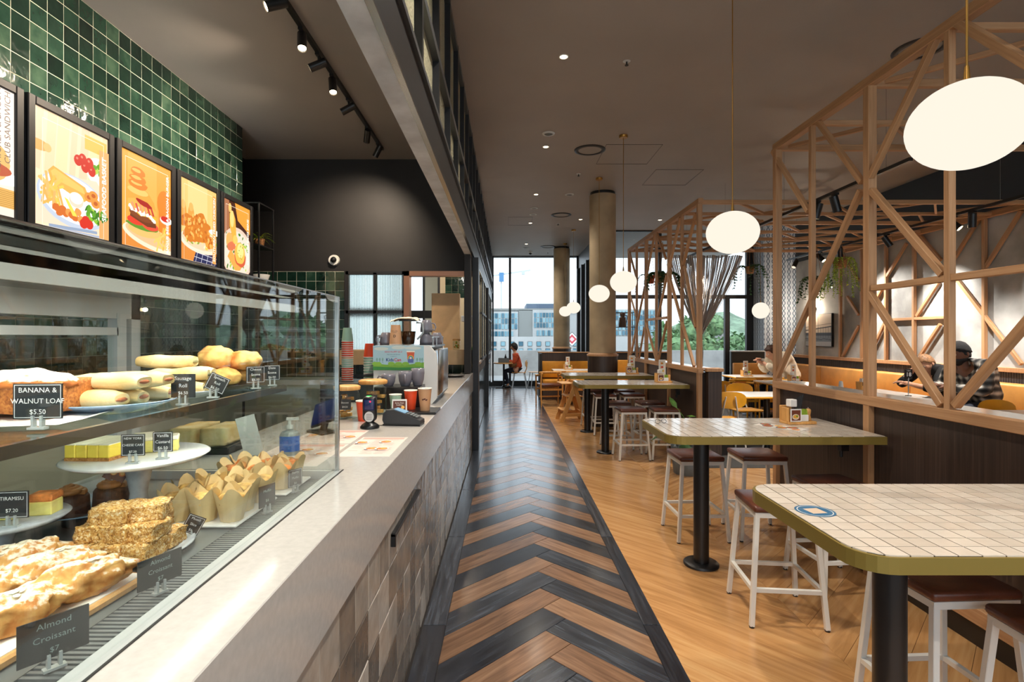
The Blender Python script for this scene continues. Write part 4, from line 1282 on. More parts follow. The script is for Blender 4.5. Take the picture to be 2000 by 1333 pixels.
def art4(p, W, H):
    p.rect(0, W, 0, H, (250, 200, 120)); p.rect(.12, .44, .30, H, (252, 212, 140)); p.rect(0, W, 0, .20, (226, 140, 60))
    for x, h in ((.05, .50), (.17, .50)): p.ell(x, h-.08, .05, .11, (236, 160, 70)); p.ell(x, h+.0, .035, .04, (244, 180, 96))
    p.poly([(.20, .0), (.26, .13), (W, .10), (W, 0)], (40, 44, 84))
    for i in range(5): p.bar(.24+.09*i, .0, .28+.09*i, .12, .005, (226, 226, 236))
    p.bar(.22, .05, W, .03, .005, (226, 226, 236)); p.bar(.24, .095, W, .075, .005, (226, 226, 236))
    p.ell(.34, .20, .34, .11, (250, 226, 200), 30); p.ell(.34, .215, .31, .09, (240, 206, 168), 30)
    for i in range(26): p.ell(.34+R.uniform(-.24, .26), .19+R.uniform(-.045, .04), .026, .012, R.choice([(250, 224, 130), (236, 200, 90), (150, 170, 70), (246, 236, 200)]), 8, R.uniform(0, 3), .3)
    for x, y, rx, ry in ((.18, .27, .13, .09), (.34, .30, .15, .11), (.10, .36, .10, .06), (.28, .40, .13, .06), (.46, .22, .08, .06)):
        p.ell(x, y, rx, ry, (214, 124, 40), 22, .3, .3)
        for k in range(16): p.ell(x+R.uniform(-rx, rx)*.75, y+R.uniform(-ry, ry)*.75, .020, .014, R.choice([(236, 160, 66), (246, 184, 96), (196, 104, 32)]), 8, R.uniform(0, 3), .4)
    p.ell(W-.05, .33, .10, .03, (252, 240, 226))
    p.frame(.045, W-.045, -.001, H-.05, .003, (255, 236, 206))
    p.rect(W-.085, W-.025, .02, H*.94, (232, 166, 84)); p.text('SOUTHERN FRIED CHICKEN', W-.055, .36, .050, (255, 250, 240), PI/2, bold=True)
def art5(p, W, H):
    p.rect(0, W, 0, H, (70, 34, 22)); p.poly([(.24, H), (W, H), (W, .45), (.30, .56)], (244, 160, 60)); p.rect(0, .12, .30, H, (170, 110, 76))
    p.ell(.30, .20, .34, .28, (230, 200, 176), 30); p.ell(.30, .20, .30, .24, (240, 220, 200), 30); greens(p, .30, .22, 40, .24)
    p.ell(.14, .30, .09, .10, (236, 176, 96), 16, .3, .1); p.ell(.16, .26, .09, .05, (222, 120, 80), 16, .3, .2)
    p.poly([(.08, .14), (.14, .22), (.40, .08), (.34, .02), (.24, .01)], (232, 168, 80))
    p.ell(.34, .17, .13, .11, (214, 96, 60), 18, -.5, .15); p.ell(.34, .21, .11, .12, (250, 190, 84), 18, -.3, .1); p.ell(.35, .24, .07, .08, (255, 226, 140), 16, 0, .1)
    for i in range(10): p.ell(.34+R.uniform(-.06, .06), .22+R.uniform(-.08, .08), .008, .006, (96, 130, 40), 7)
    p.poly([(.17, .38), (.19, .30), (.27, .30), (.26, .40), (.24, .56), (.19, .64), (.12, .60), (.12, .46)], (250, 176, 70)); p.ell(.17, .55, .04, .09, (255, 214, 130)); p.ell(.13, .66, .03, .05, (252, 196, 110)); p.ell(.24, .34, .05, .05, (252, 200, 100))
    p.frame(.045, W-.045, -.001, H-.05, .004, (250, 230, 206))
    p.text('CHORIZO EGGS BENE', W-.055, .36, .052, (255, 250, 240), PI/2, bold=True)
ys = [2.50, 3.215, 3.955, 4.69, 5.418, 6.12]
for i, (a, lb) in enumerate(zip((art1, art2, art3, art4, art5), (
        'backlit menu board of a chicken and bacon club sandwich', 'backlit menu board showing a bowl of fried seafood and chips', 'backlit menu board showing a tall beef and bacon burger',
        'backlit menu board of fried chicken on a blue check cloth', 'backlit menu board of poached eggs with dark background'))):
    menu_board(lb, ys[i]+.012, ys[i+1]-.002, a)
tag(MB().box(-3.06, -3.03, 2.52, 6.10, 2.995, 3.003).build('led_strip', 'led_white'), 'thin light strip lying on top of the menu boards', 'light strip')
lamp('AREA', 'strip_light', (-3.045, 4.31, 3.006), (-3.0, 4.31, 3.9), 7, NEUT, 0.02, size_y=3.55).rotation_euler = (0, PI-.35, 0)
# open shelf rack with plant past the boards
rk = thing('shelf_rack', 'black open metal shelf rack past the last menu board', 'shelf', (-2.98, 6.42, 2.05))
for dx in (-.09, .09):
    for dy in (-.19, .19):
        beam_obj('upright', (dx, dy, 0), (dx, dy, 1.02), .018, .018, 'black_metal', rk)
for z in (.06, .52, 1.01): MB().box(-.1, .1, -.2, .2, z, z+.016).build('shelf', 'black_metal', rk)
def spiky(label, loc, n, L, pot='wicker', leafm='leaf_lime', pr=.06, ph=.09, droop=1.0, name='spider_plant'):
    t = thing(name, label, 'plant', loc)
    MB().lathe([(pr*.8, 0), (pr, ph), (pr-.006, ph), (pr-.01, ph*.85), (.0001, ph*.85)], 18).build('pot', pot, t)
    for k in range(n):
        a = 2*PI*k/n+R.uniform(-.3, .3); l = L*R.uniform(.6, 1.1); up = R.uniform(.5, 1.1)
        b = MB(); v = []
        for i in range(6):
            u = i/5; r = l*u*.8; z = ph*.9+l*(up*u-droop*u*u*.8)
            wv = .009*(1-u)**.6+.001
            c = Vector((math.cos(a)*r, math.sin(a)*r, z)); s = Vector((-math.sin(a), math.cos(a), 0))*wv
            v += [c-s, c+Vector((0, 0, -.003)), c+s]
        f = []
        for i in range(5):
            f += [(i*3, i*3+1, i*3+4, i*3+3), (i*3+1, i*3+2, i*3+5, i*3+4)]
        b.add(v, f, 0, True).build('leaf', leafm, t)
    return t
spiky('spiky green spider plant in a basket on the black rack', (-2.97, 6.42, 2.587), 22, .26)
tag(MB().lathe([(.05, 0), (.06, .01), (.10, .12), (.094, .12), (.05, .015), (.0001, .012)], 24).build('serving_bowl', 'white_plate', None, (-2.95, 6.42, 2.127)), 'white bowl on the bottom level of the black rack', 'bowl')
# dome security camera
sc_ = thing('security_camera', 'white dome security camera on the black wall', 'camera', (-2.365, 7.35, 2.555))
MB().cyl((0, 0, 0), (0, -.04, 0), .075, .07, 24).build('housing', 'white_paint', sc_)
MB().ell((0, -.042, 0), .042, .045, .042, 18, 12).build('lens_dome', 'black_plastic', sc_)
# ------------------------------------------------------------------ ceiling track with spotlights over the servery
tr = tag(MB().box(-.018, .018, -2.05, 1.95, -.035, 0).build('lighting_track', 'black_metal', None, (-1.60, 4.95, CEIL)), 'black ceiling track carrying spotlights over the servery', 'track')
def spotlight(label, top, tgt, on, group, L=.15, r=.036, drop=.09, power=40, col=WARM, cone=70, cat='spotlight'):
    t = thing('spotlight', label, cat, top, 0, group)
    c = Vector((0, 0, -drop)); d = (Vector(tgt)-Vector(top)-c).normalized()
    MB().box(-.018, .018, -.04, .04, -.02, 0).cyl((0, 0, -.02), c, .009, n=10).build('bracket', 'black_metal', t)
    a, b = c-d*L*.45, c+d*L*.55
    MB().cyl(a, b, r, r, 20, caps=False).cyl(a, a+d*.004, r, r, 20).cyl(b-d*.012, b-d*.010, r*.96, r*.96, 20).build('can', 'black_metal', t)
    MB().cyl(b-d*.010, b-d*.006, r*.86, r*.86, 18).build('lens', 'lamp_warm' if on else 'lamp_off', t)
    if on:
        p0 = Vector(top)+b+d*.01
        lamp('SPOT', 'spot_beam', p0, Vector(top)+b+d*2, power, col, .03, cone, 1.0)
    return t
G = 'spotlights on the servery track'
for i, (y, tg, on) in enumerate([(3.72, (-3.0, 3.0, 3.0), True), (4.18, (-1.25, 3.3, 1.2), True), (4.55, (-3.0, 4.3, 3.1), True), (4.92, (-1.2, 4.2, 1.1), True),
                                 (5.42, (-3.0, 5.3, 3.0), True), (6.15, (-2.1, 7.34, 2.55), True), (6.66, (-2.6, 6.9, 2.0), False)]):
    spotlight('black can spotlight on the servery track, %s from the camera' % ORD[i], (-1.60, y, CEIL-.035), tg, on, G, power=85, cone=95)
# ------------------------------------------------------------------ things on the servery counter
CT = 1.0262
def cup_mesh(h, r0, r1, body, rim='cup_white'):
    b = MB().lathe([(r0, 0), (r0+.001, .004), (r1, h-.004)], 22, cap=False, m=0)
    b.lathe([(r0*.98, .003), (.0001, .003)], 22, m=1, cap=False)
    b.lathe([(r1, h-.006), (r1+.0025, h-.003), (r1+.001, h), (r1-.003, h-.003), (r0, .006), (.0001, .006)], 22, m=1, cap=False)
    return b
def paper_cup(label, loc, h, r0, r1, mat, group=None, flip=False, print_=None):
    t = thing('paper_cup', label, 'cup', loc, 0, group)
    b = cup_mesh(h, r0, r1, mat)
    if flip:
        b.v = [(x, -y, h-z) for x, y, z in b.v]
    b.build('cup_wall', [mat, 'cup_white'], t)
    return t
cupm = {}
def stacked(kind, label, loc, group):
    if kind not in cupm:
        b = cup_mesh(.105, .030, .042, kind); b.v = [(x, -y, .105-z) for x, y, z in b.v]
        cupm[kind] = b.mesh('paper_cup', [kind, 'cup_white'])
    o = link('paper_cup', cupm[kind], None, loc)
    tag(o, label, 'cup', group)
sx, sy, sz = -1.19, 4.0, 1.168
tag(MB().rbox(-1.34, -.95, 3.84, 4.2, 1.026, 1.167, .004).build('cup_shelf', 'black_metal'), 'low black shelf box carrying the paper cup stacks', 'shelf')
cols = ['cup_mint']+['cup_orange']*7+['cup_tan']+['cup_mint']*4+['cup_orange']*6
nm = {'cup_mint': 'mint', 'cup_orange': 'red', 'cup_tan': 'tan'}
N = len(cols)
for i, c in enumerate(cols):
    stacked(c, 'upturned %s paper cup in the tall stack beside the case, %s from its top' % (nm[c], ORD[i]), (sx, sy, sz+(N-1-i)*.0163), 'cups in the tall stack')
cols = ['cup_orange']+['cup_mint']*8+['cup_orange']
for i, c in enumerate(cols):
    stacked(c, 'upturned %s paper cup in the shorter stack by the coffee machine, %s from its top' % (nm[c], ORD[i]), (-1.02, 3.98, sz+(len(cols)-1-i)*.0195), 'cups in the shorter stack')
def jar(label, loc, r, h, fill):
    t = thing('storage_jar', label, 'jar', loc)
    MB().lathe([(r*.92, 0), (r, .01), (r, h*.85), (r*.82, h)], 28).build('glass_body', 'clear_glass', t)
    MB().lathe([(r*1.02, h), (r*1.06, h+.006), (r*1.06, h+.020), (r*.9, h+.026), (.0001, h+.026)], 28).build('lid', 'light_oak', t)
    return t
plain('biscotti', (200, 146, 78), 0.7, var=0.3, vscale=30, bmp=0.4, bscale=40)
plain('chalk_label', (40, 42, 44), 0.8)
for lb, lc, r, h, sd in (('glass jar of biscuits with wooden lid, nearer the display case', (-0.925, 3.10, CT), .072, .165, 1), ('glass jar of biscuits with wooden lid, behind the barcode scanner', (-0.815, 3.27, CT), .082, .185, 2)):
    t = jar(lb, lc, r, h, None)
    for k in range(7):
        a = R.uniform(0, 6.28); q = R.uniform(.1, .5)*r
        b = noisy(sub_box(.075, .026, .018, 3), .003, 40, k+sd*9)
        o = b.build('biscuit', 'biscotti', None, (lc[0]+q*math.cos(a), lc[1]+q*math.sin(a), CT+.008+.0185*k), (0, 0, a*2))
        tag(o, 'almond biscuit inside the jar %s, %s from the bottom' % (('nearer the display case', 'behind the barcode scanner')[sd-1], ORD[k]), 'biscuit', 'biscuits in the jars')
    p = Print(.0002); p.rect(-.035, .035, 0, .06, (52, 54, 56)); p.text('Biscotti', 0, .040, .014, (230, 230, 225)); p.text('$4.50', 0, .016, .014, (230, 230, 225))
    p.build('jar_label', 'print_ink', t, face((.01, -r-.001, h*.35), (1, 0, 0), (0, 0, 1)))
paper_cup('orange paper cup standing in front of the biscuit jars', (-0.80, 3.0, CT), .115, .030, .043, 'cup_orange')
# barcode scanner
t = thing('barcode_scanner', 'black upright barcode scanner on round base', 'scanner', (-0.705, 2.76, CT), .1)
MB().lathe([(.048, 0), (.050, .008), (.040, .020), (.022, .032), (.018, .045)], 26).build('base', 'black_plastic', t)
MB().rbox(-.036, .036, -.026, .026, .035, .165, .020, 3).build('head', 'black_plastic', t)
MB().rbox(-.027, .027, -.029, -.024, .095, .152, .006, 2).build('scan_window', 'screen_dark', t)
p = Print(.0002); p.ell(0, .062, .024, .027, (206, 206, 204), 20)
for k in range(4): p.bar(-.014, .050+.008*k, .014, .050+.008*k, .0025, (110, 110, 112))
p.build('info_label', 'print_ink', t, face((0, -.0265, 0), (1, 0, 0), (0, 0, 1)))
MB().ell((.006, -.030, .140), .004, .002, .004, 8, 6).build('laser', emitter('laser_red', (255, 30, 60), 4), t)
MB().box(-.016, .008, -.004, .004, .1645, .167).build('status_light', emitter('led_green', (60, 230, 90), 2), t)
# payment terminal
t = thing('payment_terminal', 'dark grey card payment terminal lying on its dock', 'terminal', (-0.545, 2.86, CT), -.12)
plain('terminal_grey', (52, 54, 58), 0.45)
b = MB(); pr = [(-.095, 0), (.095, 0), (.10, .012), (.098, .030), (.03, .060), (-.045, .085), (-.085, .082), (-.105, .062), (-.108, .030)]
v = [(x, -.042, z) for x, z in pr]+[(x, .042, z) for x, z in pr]; n = len(pr)
b.add(v, [tuple(range(n)), tuple(reversed(range(n, 2*n)))]+[(i, n+i, n+(i+1) % n, (i+1) % n) for i in range(n)])
b.build('body', 'terminal_grey', t)
sl = Matrix.Translation((-.045, 0, .0855)) @ Matrix.Rotation(.322, 4, 'Y')
MB().box(-.002, .062, -.034, .034, 0, .003).xform(sl).build('screen', plain('pale_screen', (120, 160, 190), 0.2, emit=0.3), t)
b = MB()
for i in range(4):
    for j in range(4): b.rbox(.070+.0165*i, .083+.0165*i, -.034+.018*j, -.020+.018*j, .0, .0045, .001)
tag(b.xform(sl).build('keypad', 'deck_grey', t), kind='stuff')
MB().box(-.105, .098, -.044, .044, 0, .010).build('dock', 'black_plastic', t)
cb = MB().tube([at(760, 820, 2.86), Vector((-.62, 2.83, CT+.006)), Vector((-.64, 2.86, CT+.004)), Vector((-.66, 2.82, CT+.004)), Vector((-.69, 2.80, CT+.01))], .0022, 6)
tag(cb.build('cable', 'black_plastic'), 'thin black cable between terminal and scanner', 'cable')
# register screen
t = thing('register_screen', 'tilted dark touch screen behind the display case', 'screen', (-0.90, 2.62, CT), -.7)
MB().rbox(-.07, .07, -.05, .05, 0, .012, .004).build('base', 'black_plastic', t)
MB().beam((0, 0, .01), (0, .03, .10), .03, .02).build('stem', 'black_plastic', t)
mt = Matrix.Translation((.01, .0, .045)) @ Matrix.Rotation(-.45, 4, 'X') @ Matrix.Rotation(-.35, 4, 'Y')
MB().rbox(-.10, .10, -.008, .008, 0, .13, .005).xform(mt).build('housing', 'black_plastic', t)
MB().box(-.093, .093, -.0095, -.0085, .008, .122).xform(mt).build('display', plain('screen_blue', (24, 40, 100), 0.15, emit=0.2), t)
# paper menus
def menu_sheet(label, x, y, rz, w_, h_, sd, z=CT):
    t = thing('paper_menu', label, 'menu', (x, y, z), rz, 'paper menus laid out on the counter')
    MB().box(-w_/2, w_/2, -h_/2, h_/2, 0, .001).build('sheet', 'paper', t)
    p = Print(.0003); rr = random.Random(sd)
    p.rect(-w_/2, w_/2, -h_/2, h_/2, (230, 212, 204)); p.rect(-w_/2+.01, w_/2-.01, h_/2-.05, h_/2-.012, (214, 160, 150))
    for c in range(3):
        for l in range(11):
            if rr.random() < .86:
                x0 = -w_/2+.015+c*(w_-.03)/3; y0 = h_/2-.07-l*(h_-.09)/11
                p.bar(x0, y0, x0+(w_-.03)/3*rr.uniform(.5, .9), y0, .0035, rr.choice([(150, 110, 104), (120, 96, 92), (190, 130, 120)]))
    for k in range(4):
        x0, y0 = rr.uniform(-w_*.36, w_*.36), rr.uniform(-h_*.38, h_*.30)
        p.ell(x0, y0, .030, .030, (250, 246, 240)); p.ell(x0, y0, .024, .023, (206, 120, 50), 14, 0, .2); p.ell(x0+.004, y0+.005, .012, .010, (236, 180, 80), 10, 0, .3); p.ell(x0-.018, y0-.026, .008, .006, (90, 60, 90))
    p.build('print', 'print_ink', t, face((0, 0, .0012), (1, 0, 0), (0, 1, 0)))
menu_sheet('paper menu with food pictures, nearest the display case', -0.835, 2.14, .0, .29, .40, 1)
menu_sheet('paper menu with food pictures, beside the counter edge', -0.565, 2.30, .0, .21, .40, 2)
menu_sheet('paper menu with food pictures, in front of the scanner', -0.83, 2.52, .0, .28, .33, 3)
# stepped cup display with sample cups
t = thing('cup_display', 'black stepped stand showing cups and mugs', 'stand', (-0.66, 3.5, CT))
MB().rbox(-.078, .235, -.27, -.03, 0, .014, .003).build('lower_step', 'black_plastic', t)
MB().rbox(-.20, .10, -.03, .20, 0, .145, .003).build('upper_step', 'black_plastic', t)
paper_cup('mint green sample cup on the lower step of the cup stand', (-0.69, 3.33, CT+.0145), .10, .027, .038, 'cup_mint')
paper_cup('orange sample cup on the lower step of the cup stand', (-0.602, 3.37, CT+.0145), .122, .029, .041, 'cup_orange')
tc_ = paper_cup('tall tan sample cup at the right of the lower step', (-0.503, 3.31, CT+.0145), .140, .029, .042, 'cup_tan')
p = Print(.0002)
for dx, dy in ((-.010, 0), (.0, .003), (.011, -.002)): p.ell(dx, dy, .007, .0045, (92, 44, 28), 12, .4)
p.build('bean_motif', 'print_ink', tc_, face((.004, -.0405, .072), (1, 0, 0), (0, 0, 1)))
def mug(label, loc, r, h, rz=0, flip=False, group=None, name='mug'):
    t = thing(name, label, 'mug', loc, rz, group)
    b = MB().lathe([(r*.6, 0), (r*.66, .003), (r*.9, h*.35), (r, h*.75), (r*.98, h), (r*.94, h), (r*.92, h*.7), (r*.6, .01), (.0001, .008)], 26)
    hd = MB().tube([(r*.92, 0, h*.80), (r*1.35, 0, h*.82), (r*1.55, 0, h*.58), (r*1.35, 0, h*.30), (r*.86, 0, h*.26)], .0055, 8)
    if flip:
        for q in (b, hd): q.v = [(x, -y, h-z) for x, y, z in q.v]
    b.build('mug_body', 'mug_grey', t); hd.build('handle', 'mug_grey', t)
    return t
MU = CT+.1455
mug('low wide grey cup at the left of the upper step', (-0.785, 3.56, MU), .048, .078, PI)
mug('tall grey mug in the middle of the upper step', (-0.672, 3.56, MU), .047, .094, -PI/2+.15)
mug('tallest grey mug at the right of the upper step', (-0.592, 3.58, MU), .045, .115, PI+.5)
# tent card
t = thing('tent_card', 'brown picture tent card in front of the sample cups', 'card', (-0.625, 3.13, CT), .12)
MB().beam((0, -.03, 0), (0, 0, .105), .085, .0015, (0, 1, 0)).beam((0, .03, 0), (0, 0, .105), .085, .0015, (0, 1, 0)).build('card', 'paper', t)
p = Print(.0002); p.rect(-.036, .036, .006, .10, (96, 48, 30)); p.text('Sticky Date', 0, .088, .011, (245, 238, 225)); p.text('Pudding', 0, .076, .011, (245, 238, 225))
p.ell(-.012, .040, .014, .014, (240, 196, 120)); p.ell(.014, .032, .014, .014, (236, 170, 80)); p.ell(-.008, .018, .02, .010, (226, 140, 60)); p.ell(.02, .062, .010, .010, (250, 190, 90))
p.build('print', 'print_ink', t, Matrix.Translation((0, -.0312, 0)) @ Matrix.Rotation(-.278, 4, 'X') @ face((0, 0, 0), (1, 0, 0), (0, 0, 1)))
# espresso machine
em = thing('espresso_machine', 'white and chrome espresso machine beside the counter edge', 'coffee machine', (-0.72, 4.1, CT))
prof = [(-.21, 0), (.20, 0), (.235, .04), (.240, .26), (.225, .36), (.185, .41), (-.21, .41)]
def side(y0, y1, m, name, sc_=1.0):
    b = MB(); n = len(prof)
    v = [(x*sc_, y0, z) for x, z in prof]+[(x*sc_, y1, z) for x, z in prof]
    b.add(v, [tuple(range(n)), tuple(reversed(range(n, 2*n)))]+[(i, n+i, n+(i+1) % n, (i+1) % n) for i in range(n)])
    return b.build(name, m, em)
side(-.36, -.32, 'white_paint', 'end_panel')
side(.30, .34, 'white_paint', 'end_panel')
MB().box(-.20, .20, -.32, .30, .0, .40).build('chassis', 'black_metal', em)
MB().rbox(.20, .244, -.31, .29, .05, .385, .01, 2).build('back_panel', 'steel', em)
cr_ = MB()
for y in (-.30, -.10, .10, .28): cr_.cyl((.20, y, .41), (.20, y, .47), .005, n=8)
cr_.cyl((.20, -.31, .47), (.20, .29, .47), .006, n=8).cyl((-.19, -.31, .47), (-.19, .29, .47), .006, n=8)
for y in (-.30, .28): cr_.cyl((-.19, y, .41), (-.19, y, .47), .005, n=8)
cr_.build('cup_rail', 'steel', em)
MB().box(-.205, .215, -.33, .31, .40, .413).build('top_tray', 'steel', em)
MB().cyl((-.20, -.2, .20), (-.32, -.2, .19), .012, n=10).cyl((-.20, .1, .20), (-.32, .1, .19), .012, n=10).build('group_handle', 'black_plastic', em)
# fundraising sign on the end panel
t = thing('fundraising_sign', 'landscape sign with meadow and rainbow cup on the coffee machine', 'sign', (-0.752, 3.73, 1.265), .03)
W_, H_ = .355, .172
MB().box(-W_/2, W_/2, 0, .004, 0, H_).build('board', 'white_paint', t)
p = Print(.0002); p.rect(-W_/2, W_/2, 0, H_, (172, 206, 216))
for x, y, r in ((-.12, .15, .05), (.10, .155, .06), (.0, .165, .05)): p.ell(x, min(y, H_-.014), r, .012, (214, 222, 214), 14)
p.poly([(-W_/2, 0), (W_/2, 0), (W_/2, .055), (.08, .040), (0, .048), (-.08, .038), (-W_/2, .050)], (124, 176, 62))
p.poly([(-W_/2, 0), (W_/2, 0), (W_/2, .022), (0, .018), (-W_/2, .026)], (58, 140, 66))
for x in (-.15, -.13, -.11, .13, .15, .165): p.bar(x, .05, x, .085, .003, (110, 150, 150)); p.ell(x, .075, .006, .012, (130, 170, 164), 8)
for x in (-.16, -.14, -.05, .0, .05, .14): p.ell(x, .045, .025, .014, (140, 190, 70), 10, 0, .3)
p.text('KIDZ FLUFFY $1.5', -.035, .128, .0155, (206, 92, 110), bold=True); p.text('Help Kiwi kids flourish', -.035, .110, .010, (60, 90, 120)); p.text('in support of', -.035, .097, .008, (60, 90, 120))
p.text('Kids', -.060, .072, .031, (34, 56, 130), bold=True); p.text('Can', -.006, .072, .031, (206, 40, 66), bold=True)
p.poly([(.066, .052), (.104, .052), (.112, .128), (.058, .128)], (214, 96, 60)); p.rect(.056, .114, .126, .136, (244, 236, 220))
for q, c in ((.024, (226, 60, 60)), (.020, (246, 196, 60)), (.016, (80, 170, 90)), (.012, (60, 110, 200)), (.008, (240, 220, 200))): p.ell(.085, .085, q, q, c, 20)
p.poly([(.066, .052), (.104, .052), (.106, .078), (.064, .078)], (96, 110, 170))
p.build('print', 'print_ink', t, face((0, -.0005, 0), (1, 0, 0), (0, 0, 1)))
# things on top of the machine
TM = CT+.4135
paper_cup('kraft sample cup standing upside down on the coffee machine', (-0.80, 3.87, TM), .145, .033, .046, 'cup_tan', flip=True)
p = Print(.0002); p.text('Best coffee', 0, .016, .010, (60, 40, 30)); p.text('in town', 0, .006, .010, (60, 40, 30)); p.text('D', 0, -.022, .026, (40, 28, 22), bold=True)
kc = [o for o in bpy.data.objects if o.name.startswith('paper_cup') and o.get('label', '').startswith('kraft')][0]
p.build('lettering', 'print_ink', kc, Matrix.Translation((0, -.0405, .085)) @ Matrix.Rotation(-.09, 4, 'X') @ face((0, 0, 0), (1, 0, 0), (0, 0, 1)))
t = thing('coffee_jug', 'glass jug half full of coffee on the machine', 'jug', (-0.722, 3.94, TM), 0)
MB().lathe([(.040, 0), (.046, .01), (.062, .15), (.066, .178)], 26, cap=False).build('jug_glass', 'clear_glass', t)
MB().lathe([(.038, .004), (.044, .012), (.054, .10), (.0001, .10)], 26).build('coffee', 'coffee', t)
MB().lathe([(.066, .176), (.069, .180), (.066, .186), (.0001, .188)], 26).build('lid', 'black_plastic', t)
MB().tube([(.060, 0, .165), (.105, 0, .160), (.112, 0, .09), (.066, 0, .04)], .007, 8).build('handle', 'acrylic', t)
b = MB(); k = 13
vv = []
for i in range(k):
    for j in range(k):
        x, y = -.11+.20*i/(k-1), -.075+.15*j/(k-1)
        r_ = math.hypot(x, y)
        vv.append((x, y, .189+.014*max(0, 1-r_/.11)+.010*noise.noise(Vector((x*22, y*22, 4)))+.004-max(0, r_-.075)*.35))
ff = [(i*k+j, (i+1)*k+j, (i+1)*k+j+1, i*k+j+1) for i in range(k-1) for j in range(k-1)]
b.add(vv, ff, 0, True).add([(x, y, z-.003) for x, y, z in vv], [tuple(reversed(f)) for f in ff], 0, True)
tag(b.build('folded_cloth', 'cloth', None, (-0.73, 3.94, TM)), 'cream cloth folded over the top of the coffee jug', 'cloth')
for i, (x, y, z, f, lb) in enumerate([(-.885, 3.93, 0, True, 'upturned grey cup at the left end of the machine top'), (-.605, 4.02, 0, True, 'upturned grey mug beside the coffee jug, bottom of its pair'), (-.60, 4.02, .094, True, 'upturned grey mug balanced on another beside the jug'), (-.545, 4.20, 0, True, 'upturned grey mug near the chrome rail')]):
    mug(lb, (x, y, TM+z), .046, .092, (PI+.3, -.2, .3, 1)[i], f, 'mugs kept warm on the machine')
# sink tap and bits beyond the machine
t = thing('tap', 'small chrome tap rising beyond the coffee machine', 'tap', (-0.66, 5.55, CT))
MB().cyl((0, 0, 0), (0, 0, .03), .025, .02, 16).tube([(0, 0, .02), (0, 0, .14), (0, -.03, .165), (0, -.09, .165), (0, -.11, .14)], .010, 10).build('spout', 'steel', t)
MB().cyl((.0, 0, .09), (.06, 0, .105), .006, n=8).build('lever', 'steel', t)
tag(MB().lathe([(.07, 0), (.11, .012), (.12, .022), (.114, .022), (.07, .008), (.0001, .006)], 26).build('black_plate', 'black_plastic', None, (-0.60, 6.25, CT)), 'black plate lying at the far end of the counter', 'plate')
tag(MB().rbox(-.13, .13, -.18, .18, 0, .035, .006).build('folded_towel', 'cloth', None, (-0.80, 5.9, CT)), 'folded beige towel beside the black plate', 'towel')
tag(MB().rbox(-.05, .05, -.05, .05, 0, .012, .003).lathe([(.042, .012), (.046, .10), (.044, .10), (.04, .015)], 20).build('milk_jug', 'steel', None, (-0.70, 5.1, CT)), 'small steel milk jug behind the coffee machine', 'jug')
# pass shelf, jar and fittings at the kitchen opening
tag(MB().rbox(-2.19, -0.455, 6.98, 7.30, 1.13, 1.325, .004).build('pass_bench', 'beige_laminate'), 'beige bench box under the kitchen pass', 'bench')
t = jar('glass jar of dried flowers standing on the beige bench', (-0.66, 7.12, 1.326), .05, .12, None)
for k in range(8): MB().ell((R.uniform(-.025, .025), R.uniform(-.025, .025), .03+R.uniform(0, .07)), .014, .014, .012, 8, 6).build('flower', ('leaf_lime', 'mustard')[k % 2], t)
tag(MB().rbox(-1.06, -.66, 7.60, 7.72, 0.4, 2.12, .006).build('larder_panel', 'beige_laminate'), 'tall beige larder panel inside the kitchen', 'panel')
tag(MB().rbox(-.64, -.46, 7.62, 7.95, 1.72, 1.80, .004).build('wall_shelf', 'soffit_plaster'), 'small grey shelf inside the kitchen pass', 'shelf')
t = thing('sauce_bottle', 'red sauce bottle standing on the ledge past the post', 'bottle', (-0.57, 9.0, 1.091))
MB().lathe([(.035, 0), (.036, .12), (.02, .17), (.012, .19)], 16).build('bottle', 'red_sauce', t); MB().lathe([(.013, .19), (.010, .23), (.0001, .232)], 12).build('cap', 'leaf_green', t)
lamp('POINT', 'kitchen_lamp', (-0.9, 8.6, 3.0), (0, 0, 0), 25, NEUT, .12)
lamp('POINT', 'kitchen_lamp', (-0.7, 9.6, 2.9), (0, 0, 0), 12, WARM, .12)

# ------------------------------------------------------------------ ceiling fittings over the aisle
def downlight(px, py, label, on=True):
    z = (CEIL-EYE)*FPX/(CY-py); x = (px-CX)/FPX*z
    t = thing('downlight', label, 'downlight', (x, z, CEIL), 0, 'recessed downlights over the aisle')
    MB().lathe([(.034, -.003), (.045, -.004), (.046, 0)], 24, cap=False).build('trim_ring', 'white_metal', t)
    MB().lathe([(.0001, -.0015), (.034, -.0015)], 20, cap=False).build('lens', 'lamp_warm', t)
    lamp('SPOT', 'downlight_beam', (x, z, CEIL-.012), (x, z, 0), 62, (1.0, 0.91, 0.79), .035, 128, .9)
for i, (px, py) in enumerate([(1101, 111), (1066, 287), (1047, 380), (1134, 429), (1036, 436), (1289, 430), (1028, 477)]):
    downlight(px, py, 'small bright recessed downlight over the aisle, %s from the camera' % ORD[i])
